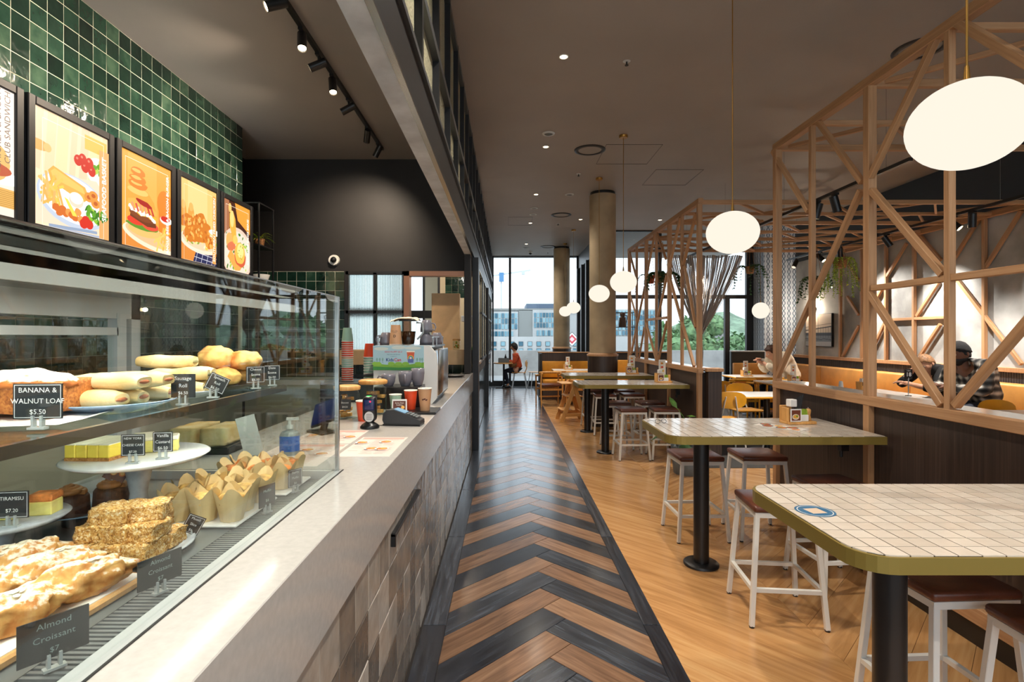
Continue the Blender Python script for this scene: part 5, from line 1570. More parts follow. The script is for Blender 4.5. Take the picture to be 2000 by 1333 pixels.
# downlights above the camera and over the dining side, along the same rows
for i, (x, y) in enumerate([(0.28, 2.6), (0.28, 0.6), (0.28, -1.6), (3.2, 1.0), (3.2, -1.4), (1.8, -1.6)]):
    t = thing('downlight', 'recessed downlight above the picture, %s of its row' % ORD[i], 'downlight', (x, y, CEIL), 0, 'recessed downlights over the aisle')
    MB().lathe([(.034, -.003), (.045, -.004), (.046, 0)], 24, cap=False).build('trim_ring', 'white_metal', t)
    MB().lathe([(.0001, -.0015), (.034, -.0015)], 20, cap=False).build('lens', 'lamp_warm', t)
    lamp('SPOT', 'downlight_beam', (x, y, CEIL-.012), (x, y, 0), 85, (1.0, 0.92, 0.81), .035, 135, .9)
def ring(name, label, cat, px, py, ro, ri, mat, centre, group):
    z = (CEIL-EYE)*FPX/(CY-py); x = (px-CX)/FPX*z
    t = thing(name, label, cat, (x, z, CEIL), 0, group)
    MB().lathe([(ri, -.006), (ri+.006, -.014), (ro-.004, -.008), (ro, 0)], 36, cap=False).build('ring', mat, t)
    MB().lathe([(.0001, -.004), (ri, -.004)], 32, cap=False).build('face', centre, t)
plain('ring_pale', (206, 210, 210), 0.4)
G = 'round air diffusers in the ceiling'
for i, (px, py) in enumerate([(1152, 293), (1096, 420), (1070, 482), (1797, 95)]):
    ring('air_diffuser', ('large dark ring diffuser nearest along the aisle', 'large dark ring diffuser in front of the column', 'large dark ring diffuser farthest along the aisle', 'large dark ring diffuser above the near timber frame')[i], 'vent', px, py, .205, .150, 'black_steel', 'ceiling_paint', G)
G = 'pale ceiling speakers'
for i, (px, py) in enumerate([(1071, 261), (1112, 380), (1043, 407), (1041, 419), (1027, 484)]):
    ring('ceiling_speaker', 'pale ring ceiling speaker over the aisle, %s from the camera' % ORD[i], 'speaker', px, py, .078, .050, 'ring_pale', 'deck_grey', G)
for i, (px, py) in enumerate([(1224, 120), (1130, 340), (1090, 437), (1070, 493), (1520, 343)]):
    z = (CEIL-EYE)*FPX/(CY-py); x = (px-CX)/FPX*z
    t = thing('sprinkler', 'small ceiling sprinkler head, %s from the camera' % ORD[i], 'sprinkler', (x, z, CEIL), 0, 'sprinkler heads')
    MB().lathe([(.022, -.004), (.034, 0)], 18).build('rose', 'ring_pale', t)
    MB().cyl((0, 0, -.004), (0, 0, -.035), .007, n=8).cyl((0, 0, -.033), (0, 0, -.037), .017, n=12).build('head', 'black_steel', t)
t = thing('security_camera', 'small dark dome camera on the ceiling by the far window', 'camera', (at(1036, 500, 15.4).x, 15.4, CEIL))
MB().lathe([(.05, -.03), (.07, 0)], 20).build('housing', 'white_paint', t); MB().ell((0, 0, -.035), .045, .045, .045, 16, 10).build('lens_dome', 'black_plastic', t)

# ------------------------------------------------------------------ globe pendants
def pendant(label, x, y, zc=2.165, r=.160, rz_=.134):
    t = thing('globe_pendant', label, 'pendant lamp', (x, y, CEIL), 0, 'glowing globe pendants in a row')
    h = CEIL-zc
    MB().lathe([(.045, -.032), (.052, -.028), (.052, 0)], 24).build('canopy', 'brass', t)
    MB().cyl((0, 0, -.03), (0, 0, -(h-rz_-.05)), .0035, n=8).build('cord', 'brass', t)
    MB().lathe([(.006, -(h-rz_)+.052), (.008, -(h-rz_)+.03), (.011, -(h-rz_)-.004)], 18).build('cap', 'brass', t)
    MB().ell((0, 0, -h), r, r, rz_, 40, 24).build('globe', 'globe_light', t)
for i, (x, y) in enumerate([(1.45, 1.675), (1.447, 3.40), (1.43, 6.48), (1.44, 8.22), (1.55, 12.2), (1.56, 14.0), (1.58, 15.6)]):
    pendant('glowing white globe pendant, %s in the row from the camera' % ORD[i], x, y)
pendant('pale white globe pendant in front of the patterned wallpaper', 5.36, 11.2, 2.05, .17, .17)

# ------------------------------------------------------------------ tall tiled tables
TT = 0.91
def tall_table(label, x0, x1, y0, y1, single):
    t = thing('tall_table', label, 'table', ((x0+x1)/2, (y0+y1)/2, 0), 0, 'tall tiled tables in a row')
    X, Y = (x1-x0)/2, (y1-y0)/2
    r = .10
    poly = [(X, -Y), (X, Y)]
    for k in range(7): a = PI/2+PI/2*k/6; poly.append((-X+r+r*math.cos(a), Y-r+r*math.sin(a)))
    for k in range(7): a = PI+PI/2*k/6; poly.append((-X+r+r*math.cos(a), -Y+r+r*math.sin(a)))
    MB().prism(poly, TT-.05, TT-.004, 0).build('edge_band', plain('brass_edge', (150, 128, 62), 0.4, 0.4) if 'brass_edge' not in M else 'brass_edge', t)
    ins = [(x*(1-.008/X), y*(1-.008/Y)) for x, y in poly]
    MB().prism(ins, TT-.006, TT-.0025, 0).build('grout_bed', 'grout_dark', t)
    p = .0647; b = MB()
    def clip(q, ax, lim, sg):
        o = []
        for i in range(len(q)):
            a, c = q[i], q[(i+1) % len(q)]
            ia, ic = sg*(a[ax]-lim) <= 0, sg*(c[ax]-lim) <= 0
            if ia: o.append(a)
            if ia != ic:
                u = (lim-a[ax])/(c[ax]-a[ax]); o.append((a[0]+(c[0]-a[0])*u, a[1]+(c[1]-a[1])*u))
        return o
    nx, ny = int(2*X/p)+1, int(round(2*Y/p))
    for i in range(nx):
        for j in range(ny):
            xa, xb = X-(i+1)*p+.0022, X-i*p-.0022
            ya, yb = -Y+j*p+.0022+.004, -Y+(j+1)*p-.0022+.004
            q = [(px, py) for px, py in ins]
            for ax, lim, sg in ((0, xa, -1), (0, xb, 1), (1, ya, -1), (1, yb, 1)):
                q = clip(q, ax, lim, sg)
                if len(q) < 3: break
            if len(q) < 3: continue
            area = abs(sum(q[k][0]*q[(k+1) % len(q)][1]-q[(k+1) % len(q)][0]*q[k][1] for k in range(len(q))))/2
            if area < 2e-4: continue
            if single:
                c = (sum(a for a, _ in q)/len(q), sum(a for _, a in q)/len(q))
                bb = MB().prism([(a-c[0], d-c[1]) for a, d in q], -.004, 0, 0)
                bb.build('tile', 'table_tile', t, (c[0], c[1], TT), (R.uniform(-.004, .004), R.uniform(-.004, .004), 0))
            else:
                b.prism(q, TT-.004, TT+R.uniform(0, .0004), 0)
    if not single: tag(b.build('tile_field', 'table_tile', t), kind='stuff')
    px = 1.285-(x0+x1)/2
    MB().cyl((px, .0, .012), (px, .0, TT-.05), .049, n=28).build('pole', 'black_metal', t)
    MB().lathe([(.112, 0), (.112, .014), (.106, .019), (.05, .021)], 32, (px, 0, 0)).build('base_disc', 'black_metal', t)
    MB().lathe([(.09, TT-.056), (.09, TT-.05)], 24, (px, 0, 0)).build('top_plate', 'black_metal', t)
    MB().box(X-.06, X-.01, -.02, .02, TT-.16, TT-.052).cyl((X-.05, 0, TT-.16), (X-.05, 0, TT-.20), .012, n=8).build('wall_bracket', 'black_metal', t)
    return t
tall_table('tall white tiled table with round blue sticker, closest of the row', .955, 2.255, 1.427, 2.140, True)
tall_table('tall tiled table holding spectacles and a menu, second of the row', .965, 2.255, 3.147, 3.860, True)
tall_table('tall tiled table with condiment caddy, third of the row', .90, 2.255, 6.53, 7.24, False)
tall_table('tall tiled table with condiment caddy, farthest of the row', .90, 2.255, 8.05, 8.76, False)
# sticker on the near table
t = thing('sticker', 'round blue sticker stuck on the closest tiled table', 'sticker', (1.045, 1.80, TT+.0008), .15)
p = Print(.0002); p.ell(0, 0, .062, .062, (52, 104, 140), 34); p.ell(0, 0, .055, .055, (214, 214, 208), 34); p.ell(0, 0, .052, .052, (52, 104, 140), 34); p.rect(-.026, .026, -.026, .026, (214, 190, 166))
p.build('print', 'print_ink', t, Matrix.Identity(4))
# spectacles on the second table
t = thing('spectacles', 'pair of black framed spectacles lying on the tiled table', 'spectacles', (1.05, 3.62, TT+.0006), .3)
t.scale = (.8, .8, .8)
b = MB()
for s in (-1, 1):
    b.tube([(s*.030+.024*math.cos(a), -.018*(1-math.sin(a))*.35, .019+.017*math.sin(a)) for a in [2*PI*k/16 for k in range(17)]], .0018, 6, caps=False)
    b.tube([(s*.054, 0, .026), (s*.056, .05, .016), (s*.050, .12, .003)], .0016, 6)
b.tube([(-.007, 0, .024), (.007, 0, .024)], .0018, 6).build('frame', 'black_plastic', t)

# ------------------------------------------------------------------ bar stools
stool0 = thing('bar_stool', 'x', 'stool', (0, 0, 0), 0, 'white bar stools with brown seats')
SH = .615; a_, bt_ = .145, .185
MB().rbox(-.165, .165, -.165, .165, SH-.032, SH+.004, .014, 3).build('seat', 'brown_leather', stool0)
fr = MB()
for s in (-1, 1):
    fr.box(-a_-.012, a_+.012, s*a_-.012, s*a_+.012, SH-.058, SH-.032); fr.box(s*a_-.012, s*a_+.012, -a_+.012, a_-.012, SH-.058, SH-.032)
fr.build('seat_frame', 'white_metal', stool0)
for sx_ in (-1, 1):
    for sy_ in (-1, 1):
        lg = MB().beam((sx_*bt_, sy_*bt_, .008), (sx_*a_, sy_*a_, SH-.045), .024, .024, (0, 1, 0), 0, .002)
        lo = lg.build('leg', 'white_metal', stool0)
        MB().cyl((sx_*bt_, sy_*bt_, 0), (sx_*bt_, sy_*bt_, .010), .013, n=10).build('foot_cap', 'black_plastic', lo)
u = .19/SH; q_ = bt_+(a_-bt_)*u
for s in (-1, 1):
    MB().beam((-q_, s*q_, .19), (q_, s*q_, .19), .020, .020).build('stretcher', 'white_metal', stool0)
    MB().beam((s*q_, -q_, .19), (s*q_, q_, .19), .020, .020).build('stretcher', 'white_metal', stool0)
first = True
for x, y, rz_, lb in [
        (1.47, 2.91, -.10, 'brown topped bar stool half hidden behind the corner of the stickered table'),
        (2.00, 3.26, .08, 'brown topped bar stool against the walnut partition behind the stickered table'),
        (1.625, 2.00, .05, 'brown topped bar stool under the stickered table, left of its near neighbour'),
        (1.745, 1.60, -.03, 'brown topped bar stool closest to the camera, cut by the picture edge'),
        (1.435, 4.05, .02, 'brown topped bar stool behind the black pole of the spectacles table'),
        (1.915, 4.07, -.04, 'brown topped bar stool beyond the spectacles table, beside the partition end'),
        (1.55, 6.60, .03, 'bar stool at the front left of the third tiled table'),
        (1.97, 6.62, -.05, 'bar stool at the front right of the third tiled table'),
        (1.50, 7.22, .0, 'bar stool at the rear left of the third tiled table'),
        (1.96, 7.25, .04, 'bar stool at the rear right of the third tiled table'),
        (1.53, 8.25, -.03, 'bar stool at the front left of the farthest tiled table'),
        (1.96, 8.28, .02, 'bar stool at the front right of the farthest tiled table'),
        (1.47, 8.86, .04, 'bar stool at the rear left of the farthest tiled table'),
        (1.95, 8.86, -.02, 'bar stool at the rear right of the farthest tiled table')]:
    o = stool0 if first else dup(stool0)
    first = False
    o.location = (x, y, 0.0); o.rotation_euler = (0, 0, rz_); o['label'] = lb

# ------------------------------------------------------------------ condiment caddies, menu cards
def food_print(w_, h_, sd, name='print'):
    p = Print(.0002); rr = random.Random(sd)
    p.rect(-w_/2, w_/2, 0, h_, (250, 246, 240)); p.rect(-w_/2+.005, w_/2-.005, .005, h_-.005, rr.choice([(150, 70, 36), (226, 214, 196), (120, 60, 40)]))
    for k in range(max(1, int(h_/.05))):
        y = .03+k*.05
        p.ell(rr.uniform(-.006, .006), y, w_*.34, .019, (236, 226, 210)); p.ell(rr.uniform(-.006, .006), y+.002, w_*.26, .014, rr.choice([(230, 130, 44), (206, 84, 36), (240, 176, 70)]), 12, 0, .3); p.ell(.006, y+.005, w_*.10, .006, rr.choice([(110, 160, 50), (200, 40, 30)]), 8, 0, .3)
    return p
def caddy(label, loc, rz, tall=True, group='condiment caddies on the tables', sachets='leaf_lime'):
    t = thing('condiment_caddy', label, 'caddy', loc, rz, group)
    MB().rbox(-.10, .10, -.055, .055, 0, .018, .003).rbox(-.10, -.02, .035, .055, .018, .12, .003).rbox(-.10, -.088, -.04, .035, .018, .11, .003).build('tray', 'light_oak', t)
    MB().box(-.09, -.012, -.054, -.051, .02, .105).build('card', 'paper', t)
    food_print(.074, .08, 5).build('card_print', 'print_ink', t, face((-.051, -.0545, .022), (1, 0, 0), (0, 0, 1)))
    MB().rbox(-.006, .052, -.040, .018, .018, .062, .003).build('sachet_box', 'white_plate', t)
    sb = MB()
    for k in range(7): sb.beam((.002+.0075*k, -.012+R.uniform(-.01, .01), .03), (.002+.0075*k+R.uniform(-.006, .006), -.012, .098), .034, .003, (1, 0, 0))
    tag(sb.build('sachets', sachets, t), kind='stuff')
    MB().lathe([(.018, .018), (.019, .03), (.013, .055), (.017, .075), (.018, .09), (.010, .098), (.0001, .10)], 18, (.076, .0, 0)).build('pepper_mill', 'light_oak', t)
    MB().lathe([(.004, .1), (.006, .106), (.0001, .110)], 12, (.076, 0, 0)).build('mill_knob', 'steel', t)
    MB().rbox(-.075, -.025, -.03, .02, .115, .165, .004).build('napkins', 'paper', t)
    if tall:
        MB().box(-.045, .045, .040, .046, .0, .29).build('menu_paddle', 'paper', t)
        food_print(.082, .27, 9).build('paddle_print', 'print_ink', t, face((0, .0395, .012), (1, 0, 0), (0, 0, 1)))
    else:
        ct_ = MB()
        for k in range(5): ct_.beam((-.012+.010*k, .02, .06), (.0+.018*k, .03+.004*k, .165+.006*k), .010, .006, (1, 0, 0))
        ct_.build('cutlery', 'black_metal', t)
    return t
caddy('wooden caddy with napkins, cutlery and burger card on the spectacles table', (1.985, 3.62, TT+.0008), .12, False)
caddy('wooden caddy with tall menu at the partition end of the third table', (2.03, 6.86, TT+.001), .1)
caddy('wooden caddy with tall menu at the partition end of the farthest table', (2.00, 8.42, TT+.001), -.1)
t = thing('menu_card', 'laminated picture menu lying beside the wooden caddy', 'menu', (1.79, 3.47, TT+.0008), .62)
MB().box(-.065, .065, -.15, .15, 0, .0012).build('card', 'paper', t)
p = Print(.0002); p.rect(-.062, .062, -.147, .147, (244, 236, 226)); rr = random.Random(4)
for k in range(6):
    x, y = (-.028, .026)[k % 2], -.11+.045*k
    p.ell(x, y, .034, .034, (60, 56, 60) if k % 3 else (236, 230, 220)); p.ell(x, y, .026, .026, rr.choice([(226, 130, 50), (206, 90, 40), (236, 170, 70)]), 14, 0, .25); p.ell(x+.006, y+.006, .010, .008, (130, 160, 60), 8, 0, .3)
p.build('print', 'print_ink', t, face((0, 0, .0013), (1, 0, 0), (0, 1, 0)))
# ------------------------------------------------------------------ timber frames over the partitions
XT = 2.27
def PT(px, py, xp=XT):
    z = xp*FPX/(px-CX)
    return Vector((xp, z, EYE-(py-CY)/FPX*z))
def frame(label, ys, main, y_near, braces, rails, zig):
    org = Vector((XT, ys[0], 0))
    t = thing('timber_frame', label, 'timber screen', org)
    xc = XT+.020
    yf = ys[0]
    for y, mn in zip(ys, main):
        if mn: beam_obj('post', (xc, y, 0), (xc, y, 3.12), .054, .054, 'timber', t, org)
        else: beam_obj('post', (xc-.006, y, 1.10), (xc-.006, y, 3.08), .037, .037, 'timber', t, org)
        beam_obj('roof_beam', (xc, y, 3.092), (6.33, y, 3.092), .036, .05 if mn else .038, 'timber', t, org)
    beam_obj('top_beam', (xc, yf+.027, 3.10), (xc, y_near, 3.10), .058, .060, 'timber', t, org)
    beam_obj('top_beam', (6.31, yf, 3.092), (6.31, y_near, 3.092), .06, .07, 'timber', t, org)
    beam_obj('rail', (xc, yf+.025, 1.098), (xc, y_near, 1.098), .060, .058, 'timber', t, org)
    beam_obj('bottom_rail', (xc, yf, .15), (xc, y_near, .15), .050, .08, 'timber', t, org)
    ledge = MB().rbox(.050, .235, y_near-yf, .027, 1.105, 1.124, .003)
    ledge.build('ledge', 'stone', t)
    ms = [y for y, mn in zip(ys, main) if mn]
    for a, b in zip(ms[:-1], ms[1:]):
        MB().box(.028, .115, b-yf+.028, a-yf-.028, .19, 1.070).build('panel', 'walnut', t)
    MB().box(.012, .12, y_near-yf, .0, .0, .10).build('kick', 'black_metal', t)
    for a, b, w in braces:
        p, q = PT(*a), PT(*b)
        p.x = q.x = xc-.008
        beam_obj('brace', p, q, w*.68, w*.68, 'timber', t, org, (1, 0, 0))
    for a, b in rails:
        p, q = PT(*a), PT(*b); zz = (p.z+q.z)/2
        p.x = q.x = xc; p.z = q.z = zz
        beam_obj('cross_rail', p, q, .035, .036, 'timber', t, org)
    for i in range(len(ys)-1):
        k = 0; x = XT+.1+(.35 if i % 2 else 0); s = i % 2
        while x < 6.1:
            x1 = min(x+zig*(1.0 if (k+i) % 3 else .8), 6.28)
            ya, yb = (ys[i], ys[i+1]) if (k+s) % 2 == 0 else (ys[i+1], ys[i])
            beam_obj('roof_brace', (x, ya, 3.10), (x1, yb, 3.10), .026, .032, 'timber', t, org)
            x = x1; k += 1
    return t
f1 = frame('timber screen frame over the walnut partition beside the near tables', [4.49, 3.97, 3.35, 2.74, 2.13, 1.52, .91, .3], [1, 0, 1, 0, 1, 0, 1, 0], 0.2,
    [((1507, 296), (1576, 413), .05), ((1589, 230), (1680, 356), .05), ((1833, 57), (1697, 346), .052), ((1862, 40), (2010, 128), .06), ((1678, 372), (1513, 742), .052),
     ((1699, 372), (1838, 536), .055), ((1696, 574), (1836, 792), .055), ((1862, 793), (2016, 612), .055)],
    [((1700, 564), (2060, 514))], .62)
f2 = frame('timber screen frame over the far partition with plants and curtain', [9.87, 9.29, 8.68, 8.08, 7.45, 6.9, 6.30], [1, 0, 1, 0, 1, 0, 1], 6.255,
    [((1228, 492), (1242, 544), .045), ((1278, 454), (1258, 556), .045), ((1258, 560), (1232, 690), .045), ((1281, 454), (1299, 506), .045), ((1327, 425), (1305, 524), .05),
     ((1357, 416), (1333, 517), .05), ((1303, 531), (1354, 716), .05), ((1301, 538), (1284, 619), .045), ((1260, 630), (1281, 706), .045), ((1301, 628), (1284, 706), .045),
     ((1230, 578), (1243, 623), .04), ((1257, 640), (1247, 700), .04), ((1243, 630), (1231, 692), .04), ((1335, 520), (1357, 640), .045)],
    [((1262, 625), (1300, 621))], .62)
t = struct(MB().rbox(2.36, 2.52, 6.21, 6.31, 0, 1.09, .003).build('partition_end', 'walnut'))
MB().rbox(2.34, 2.54, 6.20, 6.36, 1.09, 1.13, .003).build('cap', 'timber', t)

# lattice fixed on the concrete wall
XW = 6.385
lt = thing('wall_lattice', 'timber lattice fixed on the concrete wall', 'lattice', (6.39, 8.0, 0))
o = Vector((6.39, 8.0, 0))
def PW_(cx, cy): return PT(cx/3.508+1480, cy/3.508+380, XW)
for k in range(-6, 6):
    y = 7.08+.61*k
    beam_obj('post', (XW-.02, y, 1.11), (XW-.02, y, 3.10), .05, .045, 'timber', lt, o)
beam_obj('top_rail', (XW-.02, 3.0, 3.12), (XW-.02, 10.3, 3.12), .05, .06, 'timber', lt, o)
for a, b in [((895, 560), (1030, 335)), ((1100, 255), (1265, 450)), ((1335, 475), (1545, 140)), ((1575, 495), (1820, 110)), ((1100, 835), (1250, 600)), ((1380, 590), (1820, 1165)),
             ((1120, 1110), (1262, 890)), ((795, 1060), (895, 850)), ((820, 720), (875, 620)), ((590, 1110), (700, 900)), ((580, 410), (700, 590)), ((620, 700), (700, 825))]:
    p, q = PW_(*a), PW_(*b); p.x = q.x = XW-.022
    beam_obj('brace', p, q, .045, .04, 'timber', lt, o, (1, 0, 0))
beam_obj('cross_rail', (XW-.02, 8.93, 1.78), (XW-.02, 7.70, 1.78), .045, .045, 'timber', lt, o)
# ------------------------------------------------------------------ upholstered benches
bq = thing('banquette', 'long tan leather banquette along the concrete wall', 'bench', (6.1, 7.5, 0))
MB().box(-.30, .26, -4.0, 4.1, .0, .34).build('base', 'walnut', bq)
for k in range(7):
    y = -4.0+1.157*k
    MB().rbox(-.36, .24, y+.004, y+1.153, .34, .47, .025, 2).build('seat_cushion', 'tan_leather', bq)
    MB().rbox(.06, .25, y+.004, y+1.153, .46, .92, .03, 2).build('back_cushion', 'tan_leather', bq)
bt = thing('booth_seat', 'black backed booth seat with mustard cushions near the round column', 'bench', (1.42, 13.0, 0))
MB().rbox(-.62, .62, .10, .18, 0, 1.10, .004).build('back_panel', 'walnut', bt)
MB().rbox(-.63, .63, .085, .195, 1.10, 1.125, .004).build('cap', 'timber', bt)
MB().rbox(-.62, -.56, -.42, .10, 0, 1.10, .004).build('end_panel', 'black_paint', bt)
MB().rbox(-.55, .60, .0, .10, .50, .90, .02, 2).build('back_cushion', 'mustard', bt)
MB().rbox(-.55, .60, -.38, .08, .36, .47, .02, 2).build('seat_cushion', 'mustard', bt); MB().box(-.54, .60, -.34, .10, 0, .36).build('base', 'walnut', bt)
bw = thing('booth_seat', 'long black backed booth seat in front of the tall right windows', 'bench', (2.95, 11.9, 0))
MB().rbox(-.75, .75, .0, .08, 0, 1.14, .004).build('back_panel', 'black_paint', bw); MB().rbox(-.75, .75, -.012, .09, 1.14, 1.165, .003).build('cap', 'timber', bw)
MB().rbox(-.74, .74, -.11, .0, .5, .98, .02, 2).build('back_cushion', 'mustard', bw); MB().rbox(-.74, .74, -.48, -.02, .34, .46, .02, 2).build('seat_cushion', 'mustard', bw); MB().box(-.74, .74, -.42, 0, 0, .34).build('base', 'walnut', bw)
bc = thing('booth_seat', 'black backed booth seat beside the patterned wallpaper', 'bench', (5.28, 11.6, 0))
MB().rbox(-.36, .36, .0, .08, 0, 1.17, .004).build('back_panel', 'black_paint', bc); MB().rbox(-.37, .37, -.012, .09, 1.17, 1.195, .003).build('cap', 'soffit_plaster', bc)
MB().rbox(-.35, .36, -.10, .0, .5, .93, .02, 2).build('back_cushion', 'tan_leather', bc); MB().rbox(-.35, .36, -.46, -.02, .34, .46, .02, 2).build('seat_cushion', 'tan_leather', bc); MB().box(-.35, .36, -.42, 0, 0, .34).build('base', 'walnut', bc)

# ------------------------------------------------------------------ dining tables and chairs
plain('white_top', (236, 232, 226), 0.25)
def dining_table(label, x, y, w_, d_, rz=0, edge='yellow_ply'):
    t = thing('dining_table', label, 'table', (x, y, 0), rz, 'dining tables')
    MB().rbox(-w_/2, w_/2, -d_/2, d_/2, .715, .744, .008, 2).build('edge', edge, t)
    MB().rbox(-w_/2+.004, w_/2-.004, -d_/2+.004, d_/2-.004, .738, .750, .002).build('top', 'white_top', t)
    MB().cyl((0, 0, .02), (0, 0, .715), .038, n=18).build('pole', 'black_metal', t)
    MB().lathe([(.22, 0), (.22, .012), (.05, .03)], 28).build('base_disc', 'black_metal', t)
    return t
dining_table('white dining table beside the yellow chairs in the partition gap', 3.42, 6.98, .82, .60)
dining_table('white dining table where the person in cream sits', 4.72, 10.2, .9, .65)
dining_table('long white dining table seen through the thin timber posts', 4.62, 8.4, .75, 1.5)
dining_table('white dining table in front of the two seated men', 5.05, 6.95, .62, 1.35)
dining_table('white dining table behind the nearest partition rail at the picture edge', 5.25, 5.15, .75, .6)
dining_table('wooden edged table between the booth seat and wooden armchairs', 1.50, 12.1, .88, .62, 0, 'light_oak')
t = thing('cafe_table', 'small round cafe table with black base by the far window', 'table', (-0.06, 15.5, 0))
MB().lathe([(.30, .715), (.31, .73), (.30, .745), (.0001, .746)], 32).build('top', 'light_oak', t); MB().cyl((0, 0, .02), (0, 0, .715), .03, n=16).build('pole', 'black_metal', t)
MB().beam((-.24, 0, .015), (.24, 0, .015), .06, .025).beam((0, -.24, .015), (0, .24, .015), .06, .025).build('cross_base', 'black_metal', t)
def dining_chair(label, x, y, rz, ply='yellow_ply', legm='white_metal', group='plywood dining chairs', up='white_metal'):
    """faces local +Y"""
    t = thing('dining_chair', label, 'chair', (x, y, 0), rz, group)
    b = MB(); n = 20; k = 7; v = []
    for j in range(k):
        for i in range(n):
            a = 2*PI*i/n; q = j/(k-1)
            x_ = .205*q*math.copysign(abs(math.cos(a))**.8, math.cos(a)); z_ = .105*q*math.copysign(abs(math.sin(a))**.8, math.sin(a))
            v.append((x_, -.20+.9*x_*x_-.02, .715+z_))
    f = [(j*n+i, j*n+(i+1) % n, (j+1)*n+(i+1) % n, (j+1)*n+i) for j in range(k-1) for i in range(n)]
    b.add(v, [tuple(reversed(q)) for q in f], 0, True); b.add([(a, c+.011, d) for a, c, d in v], f, 0, True)
    rim = v[-n:]
    b.add(rim+[(a, c+.011, d) for a, c, d in rim], [(i, n+i, n+(i+1) % n, (i+1) % n) for i in range(n)])
    b.build('backrest', ply, t)
    s = MB().rbox(-.205, .205, -.19, .21, .438, .452, .006, 2)
    s.v = [(x_*(1-.1*(y_ < 0)*abs(y_)/.19), y_, z_+.25*x_*x_) for x_, y_, z_ in s.v]
    s.build('seat', ply, t)
    for sx in (-1, 1):
        MB().tube([(sx*.11, -.15, .43), (sx*.09, -.205, .56), (sx*.055, -.232, .76)], [.011, .010, .008], 8).build('upright', up, t)
        MB().tube([(sx*.16, -.14, .44), (sx*.20, -.22, .0)], [.013, .010], 8).build('leg', legm, t)
        MB().tube([(sx*.16, .15, .44), (sx*.20, .21, .0)], [.013, .010], 8).build('leg', legm, t)
    return t
dining_chair('yellow plywood chair with its back to the partition gap, nearest', 2.79, 6.78, -.1)
dining_chair('yellow plywood chair half hidden behind the gap chair backs', 3.44, 7.62, PI+.1)
dining_chair('yellow plywood chair behind the far partition end, showing two uprights', 3.26, 8.40, .25)
dining_chair('yellow plywood chair cut by the corner post of the near frame', 3.50, 6.62, .2)
dining_chair('yellow plywood chair with broad back at the right picture edge', 5.28, 5.55, PI)
dining_chair('brown bentwood chair behind the woman at the far window', 0.90, 15.75, PI/2+.2, 'light_oak', 'soffit_plaster', 'bentwood chairs', 'light_oak')
dining_chair('brown bentwood chair carrying the woman in the orange top', 0.40, 15.6, PI/2-.1, 'light_oak', 'soffit_plaster', 'bentwood chairs', 'light_oak')
def armchair(label, x, y, rz, wd='light_oak', seatm='brown_leather'):
    """faces local +Y"""
    t = thing('wooden_armchair', label, 'armchair', (x, y, 0), rz, 'wooden armchairs')
    MB().rbox(-.24, .24, -.22, .24, .43, .475, .015, 2).build('seat', seatm, t)
    for sx in (-1, 1):
        MB().tube([(sx*.25, .22, 0), (sx*.255, .21, .64)], [.014, .017], 10).build('leg', wd, t)
        MB().tube([(sx*.23, -.24, 0), (sx*.24, -.22, .45), (sx*.22, -.20, .70)], [.014, .018, .016], 10).build('leg', wd, t)
        MB().tube([(sx*.255, .24, .65), (sx*.265, .0, .655), (sx*.20, -.20, .715)], [.020, .022, .020], 8).build('arm', wd, t)
    cr = MB(); pts = [(.27*math.sin(a), .02-.26*math.cos(a), .715+.02*math.cos(a)) for a in [(-1.1+2.2*k/10) for k in range(11)]]
    cr.tube(pts, [.018]+[.024]*9+[.018], 8).build('crest_rail', wd, t)
    for s in (-.17, .17): MB().beam((-.24, s, .36), (.24, s, .36), .03, .04).build('apron', wd, t)
    MB().beam((-.23, -.02, .20), (.23, -.02, .20), .02, .03).build('stretcher', wd, t)
    return t
armchair('light wooden armchair with brown seat at the aisle end of the booth', 0.95, 11.62, .15)
armchair('light wooden armchair with brown seat behind the high chair', 1.56, 11.62, -.1)
armchair('yellow wooden armchair at the table of the person in cream, left', 4.22, 9.60, .05, 'yellow_ply')
armchair('yellow wooden armchair at the table of the person in cream, right', 4.84, 9.58, -.05, 'yellow_ply')
# wooden high chair
hc = thing('high_chair', 'orange wooden high chair with A shaped sides near the tall tables', 'high chair', (1.17, 9.52, 0), .12)
for y in (-.20, .20):
    beam_obj('leg', (-.22, y, 0), (.05, y, .74), .03, .075, 'light_oak', hc)
    beam_obj('leg', (.22, y, 0), (-.02, y, .70), .03, .075, 'light_oak', hc)
    beam_obj('side_rail', (-.17, y, .13), (.17, y, .13), .03, .06, 'light_oak', hc)
for x, z in ((-.15, .16), (.15, .16), (.04, .70)): beam_obj('cross_bar', (x, -.2, z), (x, .2, z), .03, .05, 'light_oak', hc)
MB().rbox(-.14, .15, -.185, .185, .44, .462, .008).build('seat', 'light_oak', hc); MB().rbox(-.22, .0, -.22, .22, .665, .685, .01).build('tray', 'light_oak', hc)
MB().rbox(-.22, -.02, -.185, .185, .20, .218, .006).build('footrest', 'light_oak', hc); MB().rbox(.06, .085, -.18, .18, .56, .74, .006).build('backrest', 'light_oak', hc)
